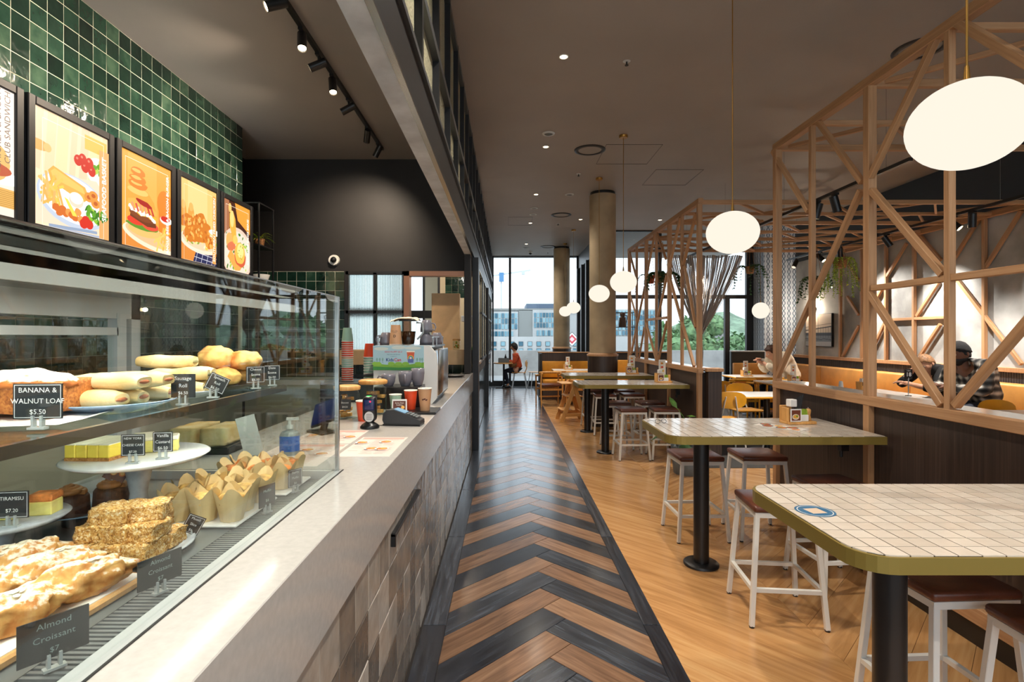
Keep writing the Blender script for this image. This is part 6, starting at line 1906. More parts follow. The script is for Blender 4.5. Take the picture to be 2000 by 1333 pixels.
# caddies on dining tables
caddy('condiment caddy with tall menu on the booth table', (1.42, 12.1, .7512), .2)
caddy('condiment caddy beside the person in cream', (4.55, 10.05, .7512), .1)
caddy('condiment caddy with tall menu standing on the long white table', (4.75, 8.75, .7512), .1)
caddy('condiment caddy by the banquette behind the middle timber post', (5.02, 7.45, .7512), .3, False)
t = thing('serving_box', 'grey serving box with bottle on the far cafe table', 'box', (-0.06, 15.5, .7465))
b = MB()
for q in ((-.16, .16, -.10, -.09), (-.16, .16, .09, .10), (-.16, -.15, -.09, .09), (.15, .16, -.09, .09)): b.box(*q, 0, .13)
b.box(-.16, .16, -.1, .1, 0, .008).build('box', 'deck_grey', t)
MB().lathe([(.035, .008), (.036, .16), (.014, .20), (.014, .24)], 14, (.05, 0, 0)).build('bottle', 'black_plastic', t)
t = thing('table_number', 'black table number stand reading 18 before the seated men', 'table number', (5.08, 6.72, .7512), 0)
MB().lathe([(.035, 0), (.035, .008), (.006, .012)], 16).cyl((0, 0, .01), (0, 0, .23), .0065, n=10).build('stand', 'steel', t)
MB().rbox(-.05, .05, -.004, .004, .21, .34, .006).build('plate', 'black_plastic', t)
p = Print(.0003); p.text('TABLE', 0, .042, .018, (240, 240, 240)); p.text('18', 0, -.005, .07, (245, 245, 245), bold=True)
p.build('number', 'print_ink', t, face((0, -.0045, .275), (1, 0, 0), (0, 0, 1)))
tag(MB().lathe([(.03, 0), (.034, .02), (.026, .09), (.02, .11), (.0001, .112)], 14).build('sauce_bottle', 'white_plate', None, (4.82, 7.66, .7512)), 'white squeeze bottle beside the main timber post', 'bottle')
# ------------------------------------------------------------------ track lighting over the dining side
for (x, ya, yb, lb) in ((3.5, 4.6, 10.6, 'black suspended lighting track over the dining tables'), (5.65, 3.6, 10.7, 'black suspended lighting track beside the concrete wall')):
    t = thing('lighting_track', lb, 'track', (x, (ya+yb)/2, 3.02)); h = (yb-ya)/2
    MB().box(-.017, .017, -h, h, 0, .032).build('rail', 'black_metal', t)
    for k in (-.9, -.3, .3, .9): MB().cyl((0, k*h, .03), (0, k*h, CEIL-3.02), .002, n=6).build('wire', 'steel', t)
G = 'spotlights on the dining tracks'
for x, y, tg, on, lb in [(3.5, 5.98, (3.2, 6.4, 1), True, 'lit black spotlight left of its twin over the near dining tables'), (3.5, 5.66, (4.2, 5.9, 1), False, 'dark black spotlight beside a lit one over the near dining tables'),
                         (5.65, 6.45, (5.9, 6.8, 1), True, 'lit black spotlight above the seated men'), (5.65, 6.72, (6.4, 5.6, 1.6), True, 'tilted black spotlight above the seated men'),
                         (5.65, 10.4, (4.4, 9.6, 1), False, 'black spotlight at the wallpaper end of its track'), (5.65, 9.57, (6.4, 8.4, 1.5), True, 'tilted black spotlight second from the wallpaper'),
                         (5.65, 9.0, (5.75, 9.1, 1), True, 'lit black spotlight above the hanging green plants'), (3.5, 10.1, (3.9, 9.7, 1), True, 'black spotlight in front of the grey string curtain, right'), (3.5, 10.4, (3.0, 10.0, 1), False, 'black spotlight in front of the grey string curtain, left'),
                         (5.65, 7.9, (6.4, 7.6, 1.6), True, 'black spotlight hidden behind the main timber post')]:
    spotlight(lb, (x, y, 3.02), tg, on, G, .17, .042, .10, 130, NEUT, 75)
# wall lamp and framed picture
t = thing('wall_lamp', 'small glowing wall lamp above the framed picture', 'wall lamp', (6.39, 11.02, 2.06))
MB().cyl((0, 0, 0), (-.03, 0, 0), .05, n=18).build('back_plate', 'black_metal', t); MB().cyl((-.03, 0, 0), (-.06, 0, 0), .04, .035, 18).build('shade', 'lamp_warm', t)
lamp('POINT', 'wall_lamp_light', (6.28, 11.02, 2.06), (0, 0, 0), 10, WARM, .04)
t = thing('framed_picture', 'framed brown toned picture of a jetty on the concrete wall', 'picture', (6.385, 10.83, 1.30))
MB().rbox(-.035, .01, -.45, .45, 0, .66, .004).build('frame', 'black_metal', t)
p = Print(.0004); p.rect(-.44, .44, .01, .65, (214, 196, 176)); p.rect(-.44, .44, .01, .26, (120, 126, 134)); p.rect(-.44, .44, .22, .28, (60, 66, 76))
for k in range(11): p.bar(-.42+.085*k, .18, -.42+.085*k, .40, .008, (52, 54, 60))
p.bar(-.44, .33, .44, .40, .02, (70, 66, 66)); p.bar(-.44, .40, .44, .46, .008, (110, 98, 90)); p.rect(-.44, .44, .01, .10, (176, 178, 182)); p.bar(.0, .28, .0, .60, .008, (80, 70, 66))
for k in range(9): p.ell(-.4+.1*k, .16-.01*(k % 3), .06, .012, (90, 96, 106), 10)
p.build('print', 'print_ink', t, face((-.0355, 0, 0), (0, -1, 0), (0, 0, 1)))
# ------------------------------------------------------------------ plants
def leaf_blob(b, c, L, W_, d, up, m=0):
    d = Vector(d).normalized(); s = d.cross(Vector(up)).normalized(); nrm = s.cross(d)
    c = Vector(c)
    v = [c, c+d*L*.35+s*W_*.5-nrm*L*.03, c+d*L*.35+nrm*L*.03, c+d*L*.35-s*W_*.5-nrm*L*.03, c+d*L*.72+s*W_*.38-nrm*L*.08, c+d*L*.72-nrm*L*.02, c+d*L*.72-s*W_*.38-nrm*L*.08, c+d*L-nrm*L*.14]
    b.add(v, [(0, 1, 2), (0, 2, 3), (1, 4, 5, 2), (2, 5, 6, 3), (4, 7, 5), (5, 7, 6)], m, True)
def hanging_plant(label, top, zpot, strands, Lmax, leafm, pot='terracotta', potr=.09, lw=.03, dens=.035, spread=.12, bushy=0):
    t = thing('hanging_plant', label, 'plant', (top[0], top[1], zpot))
    MB().lathe([(potr*.75, -.07), (potr, .07), (potr*.9, .07), (.0001, .05)], 20).build('pot', pot, t)
    h = top[2]-zpot
    for k in range(3):
        a = 2*PI*k/3
        MB().cyl((potr*math.cos(a), potr*math.sin(a), .06), (0, 0, h), .003, n=6).build('cord', 'wicker', t)
    for s in range(strands):
        a = R.uniform(0, 2*PI); L = Lmax*R.uniform(.45, 1)
        pts = []; p = Vector((potr*.8*math.cos(a), potr*.8*math.sin(a), .07)); d = Vector((math.cos(a), math.sin(a), .5))
        b = MB(); q = 0
        while q < L:
            pts.append(p.copy()); p = p+d.normalized()*dens
            d = d*.72+Vector((R.uniform(-.2, .2), R.uniform(-.2, .2), -1))*.34; q += dens
        if len(pts) < 2: continue
        b.tube(pts, .003, 5)
        for pt in pts:
            for _ in range(2+bushy):
                aa = R.uniform(0, 2*PI)
                leaf_blob(b, pt, lw*R.uniform(.8, 1.5), lw*.8, (math.cos(aa), math.sin(aa), R.uniform(-.9, .1)), (0, 0, 1))
        b.build('vine', leafm, t)
    return t
hanging_plant('trailing plant in an orange pot hanging in the far frame', (2.52, 9.30, 3.05), 2.50, 9, .55, 'leaf_dark', 'terracotta', .085, .022, .04)
hanging_plant('dark leafy plant in a wicker basket beside the orange pot', (2.56, 8.70, 3.05), 2.46, 20, .5, 'leaf_dark', 'wicker', .10, .05, .05, bushy=1)
hanging_plant('leafy plant trailing beside the grey curtain at the window', (4.95, 10.8, 3.6), 2.85, 14, .8, 'leaf_dark', 'wicker', .09, .045, .06)
hanging_plant('lime green trailing plant hanging before the concrete wall', (5.30, 8.45, 3.05), 2.66, 26, .75, 'leaf_lime', 'wicker', .11, .03, .035, bushy=1)
hanging_plant('darker trailing plant hanging left of the lime green one', (5.25, 9.0, 3.05), 2.42, 16, .6, 'leaf_dark', 'wicker', .09, .045, .05)
t = thing('potted_plant', 'large leafy plant in a grey floor pot by the far partition', 'plant', (2.0, 5.86, 0))
MB().lathe([(.15, 0), (.18, .30), (.165, .30), (.16, .27), (.0001, .27)], 28).build('pot', 'deck_grey', t)
for k in range(20):
    a = R.uniform(0, 2*PI); r = R.uniform(.08, .26); hh = R.uniform(.34, .60) if k else .70
    if k == 0: a, r = 2.4, .12
    tip = Vector((r*math.cos(a), r*math.sin(a), hh))
    b = MB().tube([(0, 0, .27), (tip.x*.4, tip.y*.4, .27+(hh-.27)*.8), tip], .004, 6)
    leaf_blob(b, tip, R.uniform(.16, .26) if k else .15, R.uniform(.08, .13) if k else .06, (math.cos(a), math.sin(a), R.uniform(-.7, .15) if k else 1.2), (0, 0, 1) if k else (0, 1, 0))
    b.build('leaf', ('leaf_green', 'leaf_dark')[k % 2], t)
t = thing('potted_plant', 'small green plant on the ledge under the far frame', 'plant', (2.95, 11.9, 1.166))
MB().lathe([(.06, 0), (.075, .10), (.0001, .09)], 18).build('pot', 'deck_grey', t)
for k in range(12):
    a = 2*PI*k/12; b = MB().tube([(0, 0, .09), (.08*math.cos(a), .08*math.sin(a), .18)], .003, 5); leaf_blob(b, (.08*math.cos(a), .08*math.sin(a), .18), .10, .06, (math.cos(a), math.sin(a), .1), (0, 0, 1)); b.build('leaf', 'leaf_green', t)
# grey string curtain gathered at the frame post
cu = MB(); zt = 3.02
for k in range(190):
    u = k/189; x0 = 3.02+1.42*u+R.uniform(-.01, .01); y0 = 9.95+.05*math.sin(u*40)+R.uniform(-.02, .02)
    xe, ye, ze = 3.62+R.uniform(-.035, .035), 9.95+R.uniform(-.04, .04), 1.52
    sag = .16*(1-abs(2*u-1))
    pts = []
    for i in range(7):
        v = i/6
        pts.append((x0+(xe-x0)*v**1.25, y0+(ye-y0)*v, zt+(ze-zt)*v))
    pts += [(xe+R.uniform(-.03, .03), ye, 1.2), (xe+R.uniform(-.05, .05), ye, .55)]
    cu.tube(pts, .0050, 4, caps=False)
plain('string_grey', (186, 176, 168), 0.85)
c_ = tag(cu.build('string_curtain', 'string_grey'), 'grey string curtain gathered into a knot behind the far frame', 'curtain', None, 'stuff')
# slim rack with dark wooden figure behind the column
t = thing('display_rack', 'slim black metal rack beside the round column', 'shelf', (2.33, 10.5, 0))
for dx in (-.19, .19):
    for dy in (-.1, .1): beam_obj('upright', (dx, dy, 0), (dx, dy, 1.98), .014, .014, 'black_metal', t)
for z in (.7, 1.2, 1.68, 1.97): 
    b = MB()
    if z < 1.9: b.box(-.19, .19, -.1, .1, z, z+.014)
    else: b.beam((-.19, -.1, z), (.19, -.1, z), .014, .014).beam((-.19, .1, z), (.19, .1, z), .014, .014)
    b.build('shelf', 'black_metal', t)
t = thing('coffee_grinder', 'dark wooden grinder standing on the slim black rack', 'grinder', (2.30, 10.5, 1.695))
MB().lathe([(.07, 0), (.075, .02), (.062, .16), (.066, .18), (.04, .19), (.05, .23), (.055, .27), (.0001, .275)], 20).build('body', 'dark_wood', t); MB().tube([(.05, 0, .23), (.10, 0, .21), (.07, 0, .06)], .008, 8).build('handle', 'dark_wood', t)
# ------------------------------------------------------------------ people
plain('skin_light', (214, 160, 130), 0.55, var=0.05, vscale=10)
plain('skin_brown', (128, 84, 62), 0.55, var=0.05, vscale=10)
plain('hair_dark', (30, 24, 22), 0.6, var=0.3, vscale=60)
plain('hair_brown', (70, 42, 26), 0.6, var=0.3, vscale=60)
plain('hair_fair', (140, 102, 70), 0.6, var=0.3, vscale=60)
plain('beanie_knit', (34, 34, 36), 0.9, bmp=0.4, bscale=120)
plain('cloth_black', (24, 24, 26), 0.85, var=0.2, vscale=20)
plain('cloth_cream', (226, 212, 188), 0.9, var=0.06, vscale=14, bmp=0.2, bscale=30)
plain('cloth_orange', (206, 84, 48), 0.85, var=0.15, vscale=20)
plain('cloth_navy', (36, 42, 58), 0.85)
plain('eye_white', (236, 232, 226), 0.3); plain('eye_iris', (40, 28, 22), 0.2); plain('lip', (170, 96, 84), 0.5)
def plaid():
    m, ns, ls, b = nmat('plaid_flannel')
    t = ns.new('ShaderNodeTexCoord')
    out = []
    for d in ('X', 'Z'):
        wv = ns.new('ShaderNodeTexWave'); wv.bands_direction = d; wv.inputs['Scale'].default_value = 3.6; wv.inputs['Distortion'].default_value = 1.2
        ls.new(t.outputs['Object'], wv.inputs['Vector']); out.append(wv.outputs[1])
    a = ns.new('ShaderNodeMath'); a.operation = 'ADD'; ls.new(out[0], a.inputs[0]); ls.new(out[1], a.inputs[1])
    h = ns.new('ShaderNodeMath'); h.operation = 'MULTIPLY'; h.inputs[1].default_value = .5; ls.new(a.outputs[0], h.inputs[0])
    ls.new(ramp(ns, ls, h.outputs[0], [(0.1, (28, 28, 30)), (0.45, (92, 90, 88)), (0.6, (140, 136, 130)), (0.9, (214, 208, 198))]), b.inputs['Base Color'])
    b.inputs['Roughness'].default_value = .9
plaid()
def skin(name, mat, parent, vs, es, root=0, sub=2, fold=0.0):
    me = bpy.data.meshes.new('sk'); me.from_pydata([v[0] for v in vs], es, [])
    o = bpy.data.objects.new('sk', me); C.objects.link(o)
    o.modifiers.new('s', 'SKIN'); sd = me.skin_vertices[0].data
    for i, v in enumerate(vs):
        r = v[1]; sd[i].radius = r if isinstance(r, tuple) else (r, r); sd[i].use_root = (i == root)
    ss = o.modifiers.new('u', 'SUBSURF'); ss.levels = sub; ss.render_levels = sub
    dg = bpy.context.evaluated_depsgraph_get()
    ev = o.evaluated_get(dg)
    m2 = bpy.data.meshes.new_from_object(ev)
    b = MB(); b.add([v.co.copy() for v in m2.vertices], [tuple(p.vertices) for p in m2.polygons], 0, True)
    bpy.data.objects.remove(o); bpy.data.meshes.remove(me); bpy.data.meshes.remove(m2)
    if fold: noisy(b, fold, 16, 2)
    return b
def head_geo(b, mt, s=1.0, m=0):
    """face looks along local -Y"""
    nu, nv = 36, 26; v = []
    g = lambda d, c, w: math.exp(-((d-Vector(c)).length/w)**2)
    for k in range(nv+1):
        t = PI*k/nv
        for i in range(nu):
            a = 2*PI*i/nu
            d = Vector((math.sin(t)*math.cos(a), math.sin(t)*math.sin(a), math.cos(t)))
            p = Vector((d.x*.074, d.y*.096, d.z*.118))
            if d.z < 0:
                q = -d.z; p.x *= 1-.30*q**1.3; p.y *= 1-.12*q
                if d.y > 0: p.y *= 1-.35*q
                if d.y < 0: p.y -= .012*q*(-d.y)
            p.y -= .030*g(d, (0, -.97, -.20), .17)+.010*g(d, (0, -.98, .03), .13)
            for sx in (-1, 1):
                p.y += .013*g(d, (sx*.36, -.93, .06), .17); p.y -= .006*g(d, (sx*.3, -.93, .26), .2); p.x += sx*.005*g(d, (sx*.62, -.75, -.15), .25)
            p.y -= .010*g(d, (0, -.87, -.50), .13); p.y += .005*g(d, (0, -.84, -.57), .06); p.y -= .010*g(d, (0, -.62, -.80), .2)
            v.append(mt @ (p*s))
    f = [(k*nu+i, (k+1)*nu+i, (k+1)*nu+(i+1) % nu, k*nu+(i+1) % nu) for k in range(nv) for i in range(nu)]
    b.add(v, f, m, True)
    for sx in (-1, 1):
        e = MB().ell((0, 0, 0), .010, .020, .032, 12, 8); e.v = [tuple(mt @ ((Vector(p)+Vector((sx*.073, .010, -.004)))*s)) for p in e.v]
        b.add(e.v, e.f, m, True)
    return b
def hand(vs, es, wrist, palm_dir, side, s=1.0, curl=.5, up=Vector((0, 0, 1))):
    """adds a palm and five bent fingers to a skin graph"""
    d = Vector(palm_dir).normalized(); sd = d.cross(up).normalized()*side; dn = -sd.cross(d).normalized()*side
    w0 = len(vs); vs.append((Vector(wrist)+d*.05*s, (.036*s, .018*s))); es.append((wrist_i[0], w0))
    w1 = len(vs); vs.append((Vector(wrist)+d*.085*s, (.040*s, .016*s))); es.append((w0, w1))
    for k, (off, L) in enumerate(((-.030, .068), (-.010, .080), (.010, .074), (.028, .058))):
        p = Vector(wrist)+d*.090*s+sd*off*s; last = w1
        for j in range(3):
            dd = (d*math.cos(curl*(j+.6))+dn*math.sin(curl*(j+.6)))
            p = p+dd*L*s/3*1.1; i = len(vs); vs.append((p.copy(), .0095*s*(1-.1*j))); es.append((last, i)); last = i
    p = Vector(wrist)+d*.04*s-sd*.034*s; last = w0
    for j in range(2):
        p = p+(d*.7-sd*.6+dn*.4).normalized()*.032*s; i = len(vs); vs.append((p.copy(), .011*s)); es.append((last, i)); last = i
wrist_i = [0]
def person(label, loc, rz, s, J, skinm, top, bottom, hair, hairm, head_rot, sleeve=1.0, fold=.008, thick=1.0):
    """J: joints in local metres, the figure faces local -Y"""
    t = thing('person', label, 'person', loc, rz)
    V = {k: Vector(v)*s for k, v in J.items()}
    # body: torso core, neck, arms with hands, legs with feet in one graph
    vs, es, ix = [], [], {}
    def add(n, r, prev=None, co=None):
        ix[n] = len(vs); vs.append((V[n] if co is None else co, tuple(q*s for q in r) if isinstance(r, tuple) else r*s))
        if prev: es.append((ix[prev], ix[n]))
    add('pelvis', (.15, .11)); add('belly', (.135, .10), 'pelvis'); add('chest', (.155, .11), 'belly'); add('neck', .055, 'chest'); add('skull', .060, 'neck')
    for sd in ('l', 'r'):
        add('sh'+sd, .062, 'chest'); add('el'+sd, .042, 'sh'+sd); add('wr'+sd, .029, 'el'+sd)
        wrist_i[0] = ix['wr'+sd]
        hd = V['hd'+sd]-V['wr'+sd]
        hand(vs, es, V['wr'+sd], hd, 1 if sd == 'l' else -1, s*1.05, .35)
        add('hp'+sd, .095, 'pelvis'); add('kn'+sd, .060, 'hp'+sd); add('an'+sd, .038, 'kn'+sd); add('to'+sd, .032, 'an'+sd)
    b = skin('body', None, None, vs, es)
    H = Matrix.Translation(V['head']) @ head_rot
    head_geo(b, H, s)
    bd = b.build('body', skinm, t)
    for sx in (-1, 1):
        e = MB().ell((0, 0, 0), .0115, .0115, .0115, 12, 8, 0).ell((0, -.0070, 0), .006, .006, .006, 10, 6, 1)
        e.v = [tuple(H @ ((Vector(p)+Vector((sx*.029, -.076, .006)))*s)) for p in e.v]
        e.build('eye', ['eye_white', 'eye_iris'], bd)
    # top
    k = 1.14*thick
    def graph(lst):
        vs2, es2, ii = [], [], {}
        for n, r, prev in lst:
            ii[n] = len(vs2); vs2.append((V[n] if n in V else n, tuple(q*s for q in r) if isinstance(r, tuple) else r*s))
            if prev: es2.append((ii[prev], ii[n]))
        return vs2, es2
    V['cuffl'] = V['ell'].lerp(V['wrl'], sleeve*.93); V['cuffr'] = V['elr'].lerp(V['wrr'], sleeve*.93)
    V['hem'] = V['pelvis'].lerp(V['belly'], .1)
    V['collar'] = V['chest'].lerp(V['neck'], .72)
    L = [('hem', (.165*k, .125*k), None), ('belly', (.150*k, .118*k), 'hem'), ('chest', (.166*k, .125*k), 'belly'), ('collar', .072*k, 'chest')]
    for sd in ('l', 'r'):
        L += [('sh'+sd, .074*k, 'chest'), ('el'+sd, .054*k, 'sh'+sd), ('cuff'+sd, .042*k, 'el'+sd)]
    vs2, es2 = graph(L)
    skin('top', None, None, vs2, es2, 0, 2, fold*s).build('shirt', top, t)
    V['wst'] = V['pelvis']+Vector((0, 0, .05*s))
    for sd in ('l', 'r'): V['lo'+sd] = V['kn'+sd].lerp(V['an'+sd], .92)
    L = [('wst', (.158, .12), None), ('pelvis', (.165, .125), 'wst')]
    for sd in ('l', 'r'): L += [('hp'+sd, .108, 'pelvis'), ('kn'+sd, .074, 'hp'+sd), ('lo'+sd, .056, 'kn'+sd)]
    vs2, es2 = graph(L)
    skin('trousers', None, None, vs2, es2, 0, 2, .005*s).build('trousers', bottom, t)
    for sd in ('l', 'r'):
        d = (V['to'+sd]-V['an'+sd]); d.z = 0; d.normalize()
        c = V['an'+sd]+d*.055*s; c.z = .045*s
        rt = Matrix.Rotation(math.atan2(d.y, d.x), 3, 'Z')
        MB().ell(c, .135*s, .05*s, .052*s, 18, 10, 0, 0, 1, True, -.045*s, rt).build('shoe', 'black_plastic', t)
    hair(t, H, s, hairm)
    return t, H
def cap_hair(t, H, s, m, low=-.15, back=-.55, puff=.010, name='hair', amp=.12, fr=9, front=.42):
    b = MB(); nu, nv = 30, 22; v = []
    for k in range(nv+1):
        a0 = PI*k/nv
        for i in range(nu):
            a = 2*PI*i/nu
            d = Vector((math.sin(a0)*math.cos(a), math.sin(a0)*math.sin(a), math.cos(a0)))
            lim = front if d.y < -.35 else (low if d.y < .25 else back)
            lim = front+(low-front)*min(1, max(0, (d.y+.65)/.5)) if d.y < 0 else low+(back-low)*min(1, d.y/.5)
            q = puff*(1+amp*8*noise.noise(d*fr*.5)) if d.z > lim else -.018
            p = Vector((d.x*(.074+q), d.y*(.096+q), d.z*(.118+q)))
            v.append(H @ (p*s))
    f = [(k*nu+i, (k+1)*nu+i, (k+1)*nu+(i+1) % nu, k*nu+(i+1) % nu) for k in range(nv) for i in range(nu)]
    b.add(v, f, 0, True)
    return b.build(name, m, t)
def seated(headp, lean=.12, elb=(.24, -.24, .74), hnd=(.10, -.46, .80), kn=(.12, -.44, .50), an=(.12, -.42, .08), hr=None, er=None):
    hx, hy, hz = headp
    J = dict(pelvis=(0, .02, .54), belly=(0, -.01-lean*.3, .72), chest=(0, -.03-lean*.75, .93), neck=(0, hy*.82, hz-.155), skull=(hx, hy, hz-.02), head=(hx, hy, hz))
    for sd, g in (('l', 1), ('r', -1)):
        e, h = (elb, hnd) if sd == 'l' else (er or elb, hr or hnd)
        J['sh'+sd] = (g*.185, -.03-lean*.82, .98); J['el'+sd] = (g*e[0], e[1], e[2]); J['wr'+sd] = (g*h[0], h[1], h[2])
        ev, hv = Vector(J['el'+sd]), Vector(J['wr'+sd]); hd = hv+(hv-ev).normalized()*.1
        J['hd'+sd] = tuple(hd)
        J['hp'+sd] = (g*.10, -.06, .53); J['kn'+sd] = (g*kn[0], kn[1], kn[2]); J['an'+sd] = (g*an[0], an[1], an[2]); J['to'+sd] = (g*an[0], an[1]-.13, .035)
    return J
RX = lambda a: Matrix.Rotation(a, 4, 'X')
RZ = lambda a: Matrix.Rotation(a, 4, 'Z')
def beard_beanie(t, H, s, m):
    cap_hair(t, H, s, m, .12, -.12, .017, 'beanie', .03, 12, .30)
    b = MB(); nu, nv = 26, 16; v = []
    for k in range(nv+1):
        a0 = PI*k/nv
        for i in range(nu):
            a = 2*PI*i/nu; d = Vector((math.sin(a0)*math.cos(a), math.sin(a0)*math.sin(a), math.cos(a0)))
            on = d.z < -.22 and d.y < .35 and not (abs(d.x) < .22 and -.62 < d.z < -.40)
            q = .010+.003*noise.noise(d*6) if on else -.02
            p = Vector((d.x*(.060+q), d.y*(.100+q)-(.006 if d.y < 0 else 0), d.z*(.118+q)))
            v.append(H @ (p*s))
    b.add(v, [(k*nu+i, (k+1)*nu+i, (k+1)*nu+(i+1) % nu, k*nu+(i+1) % nu) for k in range(nv) for i in range(nu)], 0, True)
    b.build('beard', 'hair_dark', t)
    cap_hair(t, H, s, 'hair_dark', -.2, -.45, .008, 'hair', .05, 9, .6)
person('person in plaid flannel shirt and black beanie seated at the banquette', (5.88, 6.50, 0), -PI/2, 1.18, seated((0, -.29, 1.095), .20, (.27, -.25, .72), (.10, -.47, .76)),
       'skin_brown', 'plaid_flannel', 'cloth_navy', beard_beanie, 'beanie_knit', RX(.22) @ RZ(.1), 1.0, .010, 1.06)
person('person in black top resting their head on one hand', (5.99, 7.20, 0), -PI/2, 1.08, seated((.02, -.30, 1.05), .22, (.24, -.36, .74), (.04, -.52, .80), hr=(.10, -.36, .98), er=(.22, -.46, .76)),
       'skin_light', 'cloth_black', 'cloth_navy', lambda t, H, s, m: cap_hair(t, H, s, m, .1, -.35, .012, 'hair', .02, 14), 'hair_fair', RX(.55) @ RZ(.25), .55, .008, 1.0)
person('person in cream hooded top bending over the table', (5.42, 10.05, 0), -PI/2, 1.16, seated((0, -.34, 1.03), .26, (.25, -.34, .72), (.06, -.50, .86), hr=(.06, -.50, .88)),
       'skin_light', 'cloth_cream', 'cloth_navy', lambda t, H, s, m: cap_hair(t, H, s, m, -.2, -.6, .016, 'hair', .16, 12), 'hair_brown', RX(.35), 1.0, .012, 1.22)
pw, _h = person('person with dark bob and orange top seated at the far window', (0.36, 15.6, 0), -PI/2, .97, seated((0, -.12, 1.235), .05, (.22, -.12, .76), (.12, -.36, .84), kn=(.10, -.40, .52), an=(.11, -.30, .08)),
       'skin_light', 'cloth_orange', 'cloth_navy', lambda t, H, s, m: cap_hair(t, H, s, m, -.5, -.85, .020, 'hair', .08, 9, .40), 'hair_dark', RX(.12), .7, .010, 1.05)
hb_ = MB().ell((0, 0, 0), .13, .07, .10, 16, 10, 0, .15, 8)
tag(hb_.build('handbag', 'wicker', None, (0.20, 15.42, .70), (.2, 0, .4)), 'brown handbag on the lap of the person in orange', 'handbag')
paper_cup('white cup held up by the person in cream', (4.84, 10.05, .985), .10, .03, .042, 'cup_white')
# stool for the person in cream
t = thing('dining_stool', 'low stool carrying the person in cream', 'stool', (5.42, 10.05, 0))
MB().lathe([(.17, .42), (.18, .44), (.17, .47), (.0001, .47)], 26).build('seat', 'light_oak', t)
for sx in (-1, 1):
    for sy in (-1, 1): MB().tube([(sx*.10, sy*.10, .42), (sx*.15, sy*.15, 0)], .012, 8).build('leg', 'white_metal', t)

# ------------------------------------------------------------------ outside
plain('terrace', (166, 164, 160), 0.8, var=0.08, vscale=2)
plain('render_white', (186, 186, 184), 0.8, var=0.03, vscale=.4)
plain('panel_grey', (140, 142, 138), 0.7)
plain('roof_blue', (90, 106, 126), 0.6)
plain('hill_green', (130, 150, 124), 0.9, var=0.25, vscale=.25)
plain('tree_green', (104, 132, 92), 0.9, var=0.35, vscale=1.5)  # lightened and greyed, distance haze put into the leaf colour
plain('crane_white', (200, 206, 210), 0.6); plain('crane_blue', (90, 140, 186), 0.6)
tilemat('facade_glass', [(50, 100, 120), (80, 130, 150), (110, 156, 172), (140, 176, 186)], 0.08, 0.0, .5, 1, 0.2)
struct(MB().box(-60, 80, 16.4, 400, -6.4, -6.3).build('ground', 'terrace'))
struct(MB().box(-10, 14, 16.35, 21.5, -.3, -.05).box(2.4, 14, 12.45, 16.35, -.3, -.05).build('terrace_floor', 'terrace'))
tag(MB().rbox(-10, 14, 21.3, 21.5, -.06, .95, .01).build('terrace_parapet', 'terrace'), 'pale concrete parapet at the terrace edge', 'parapet')
def facade(t, x0, x1, y, z0, z1, nx, nz, gap=.12, mat='facade_glass'):
    dx, dz = (x1-x0)/nx, (z1-z0)/nz
    for i in range(nx):
        for j in range(nz):
            MB().box(x0+i*dx+gap/2, x0+(i+1)*dx-gap/2, y-.10, y+.05, z0+j*dz+gap/2, z0+(j+1)*dz-gap/2).build('pane', mat, t)
def zpx(py, d): return EYE-(py-CY)/FPX*d
def xpx(px, d): return (px-CX)/FPX*d
D = 90.0
t = thing('office_building', 'modern office block with blue glass bays behind the far window', 'building', (4, D, -6.3)); og = Vector((4, D, -6.3))
def ob(name, mat, px0, px1, py0, py1, y0, y1, d=D):
    return MB().box(xpx(px0, d)-og.x, xpx(px1, d)-og.x, y0, y1, zpx(py1, d)-og.z, zpx(py0, d)-og.z).build(name, mat, t)
ob('main_block', 'render_white', 930, 1165, 606, 720, .2, 14); ob('penthouse', 'roof_blue', 1029, 1130, 592, 608, 2, 12); ob('roof_slab', 'panel_grey', 960, 1165, 603, 607, -.3, 14)
ob('louvre_panel', 'panel_grey', 1013, 1040, 606, 658, -.3, .3)
wb_ = ob('glass_bay', 'render_white', 958, 1012, 609, 659, -.5, .4)
facade(t, xpx(960, D)-og.x, xpx(1011, D)-og.x, -.5, zpx(644, D)-og.z, zpx(612, D)-og.z, 8, 3)
facade(t, xpx(960, D)-og.x, xpx(1003, D)-og.x, -.5, zpx(658, D)-og.z, zpx(647, D)-og.z, 7, 1)
ob('glass_bay', 'render_white', 1040, 1090, 606, 659, -.5, .4)
facade(t, xpx(1042, D)-og.x, xpx(1088, D)-og.x, -.5, zpx(641, D)-og.z, zpx(611, D)-og.z, 8, 3)
facade(t, xpx(1047, D)-og.x, xpx(1080, D)-og.x, -.5, zpx(657, D)-og.z, zpx(645, D)-og.z, 6, 1)
D2 = 70.0
t = thing('white_building', 'low white building with two rows of square windows', 'building', (4, D2, -6.3)); og = Vector((4, D2, -6.3))
ob('wall', 'render_white', 920, 1290, 658, 780, .2, 9, D2)
for i in range(13):
    for j in range(2):
        x = xpx(965+17.5*i, D2)-og.x; z = zpx(672+13.5*j, D2)-og.z
        fr_ = MB().box(x-.30, x+.30, .08, .25, z-.30, z+.30).build('window', 'dark_paint', t)
        MB().box(x-.26, x+.26, .06, .10, z-.26, z+.26).build('pane', 'facade_glass', fr_)
D3 = 85.0
t = thing('glass_tower', 'glazed office tower behind the far timber frame', 'building', (22, D3, -6.3)); og = Vector((22, D3, -6.3))
ob('block', 'render_white', 1200, 1292, 604, 760, .3, 14, D3)
facade(t, xpx(1201, D3)-og.x, xpx(1291, D3)-og.x, .2, zpx(656, D3)-og.z, zpx(606, D3)-og.z, 13, 5, .14)
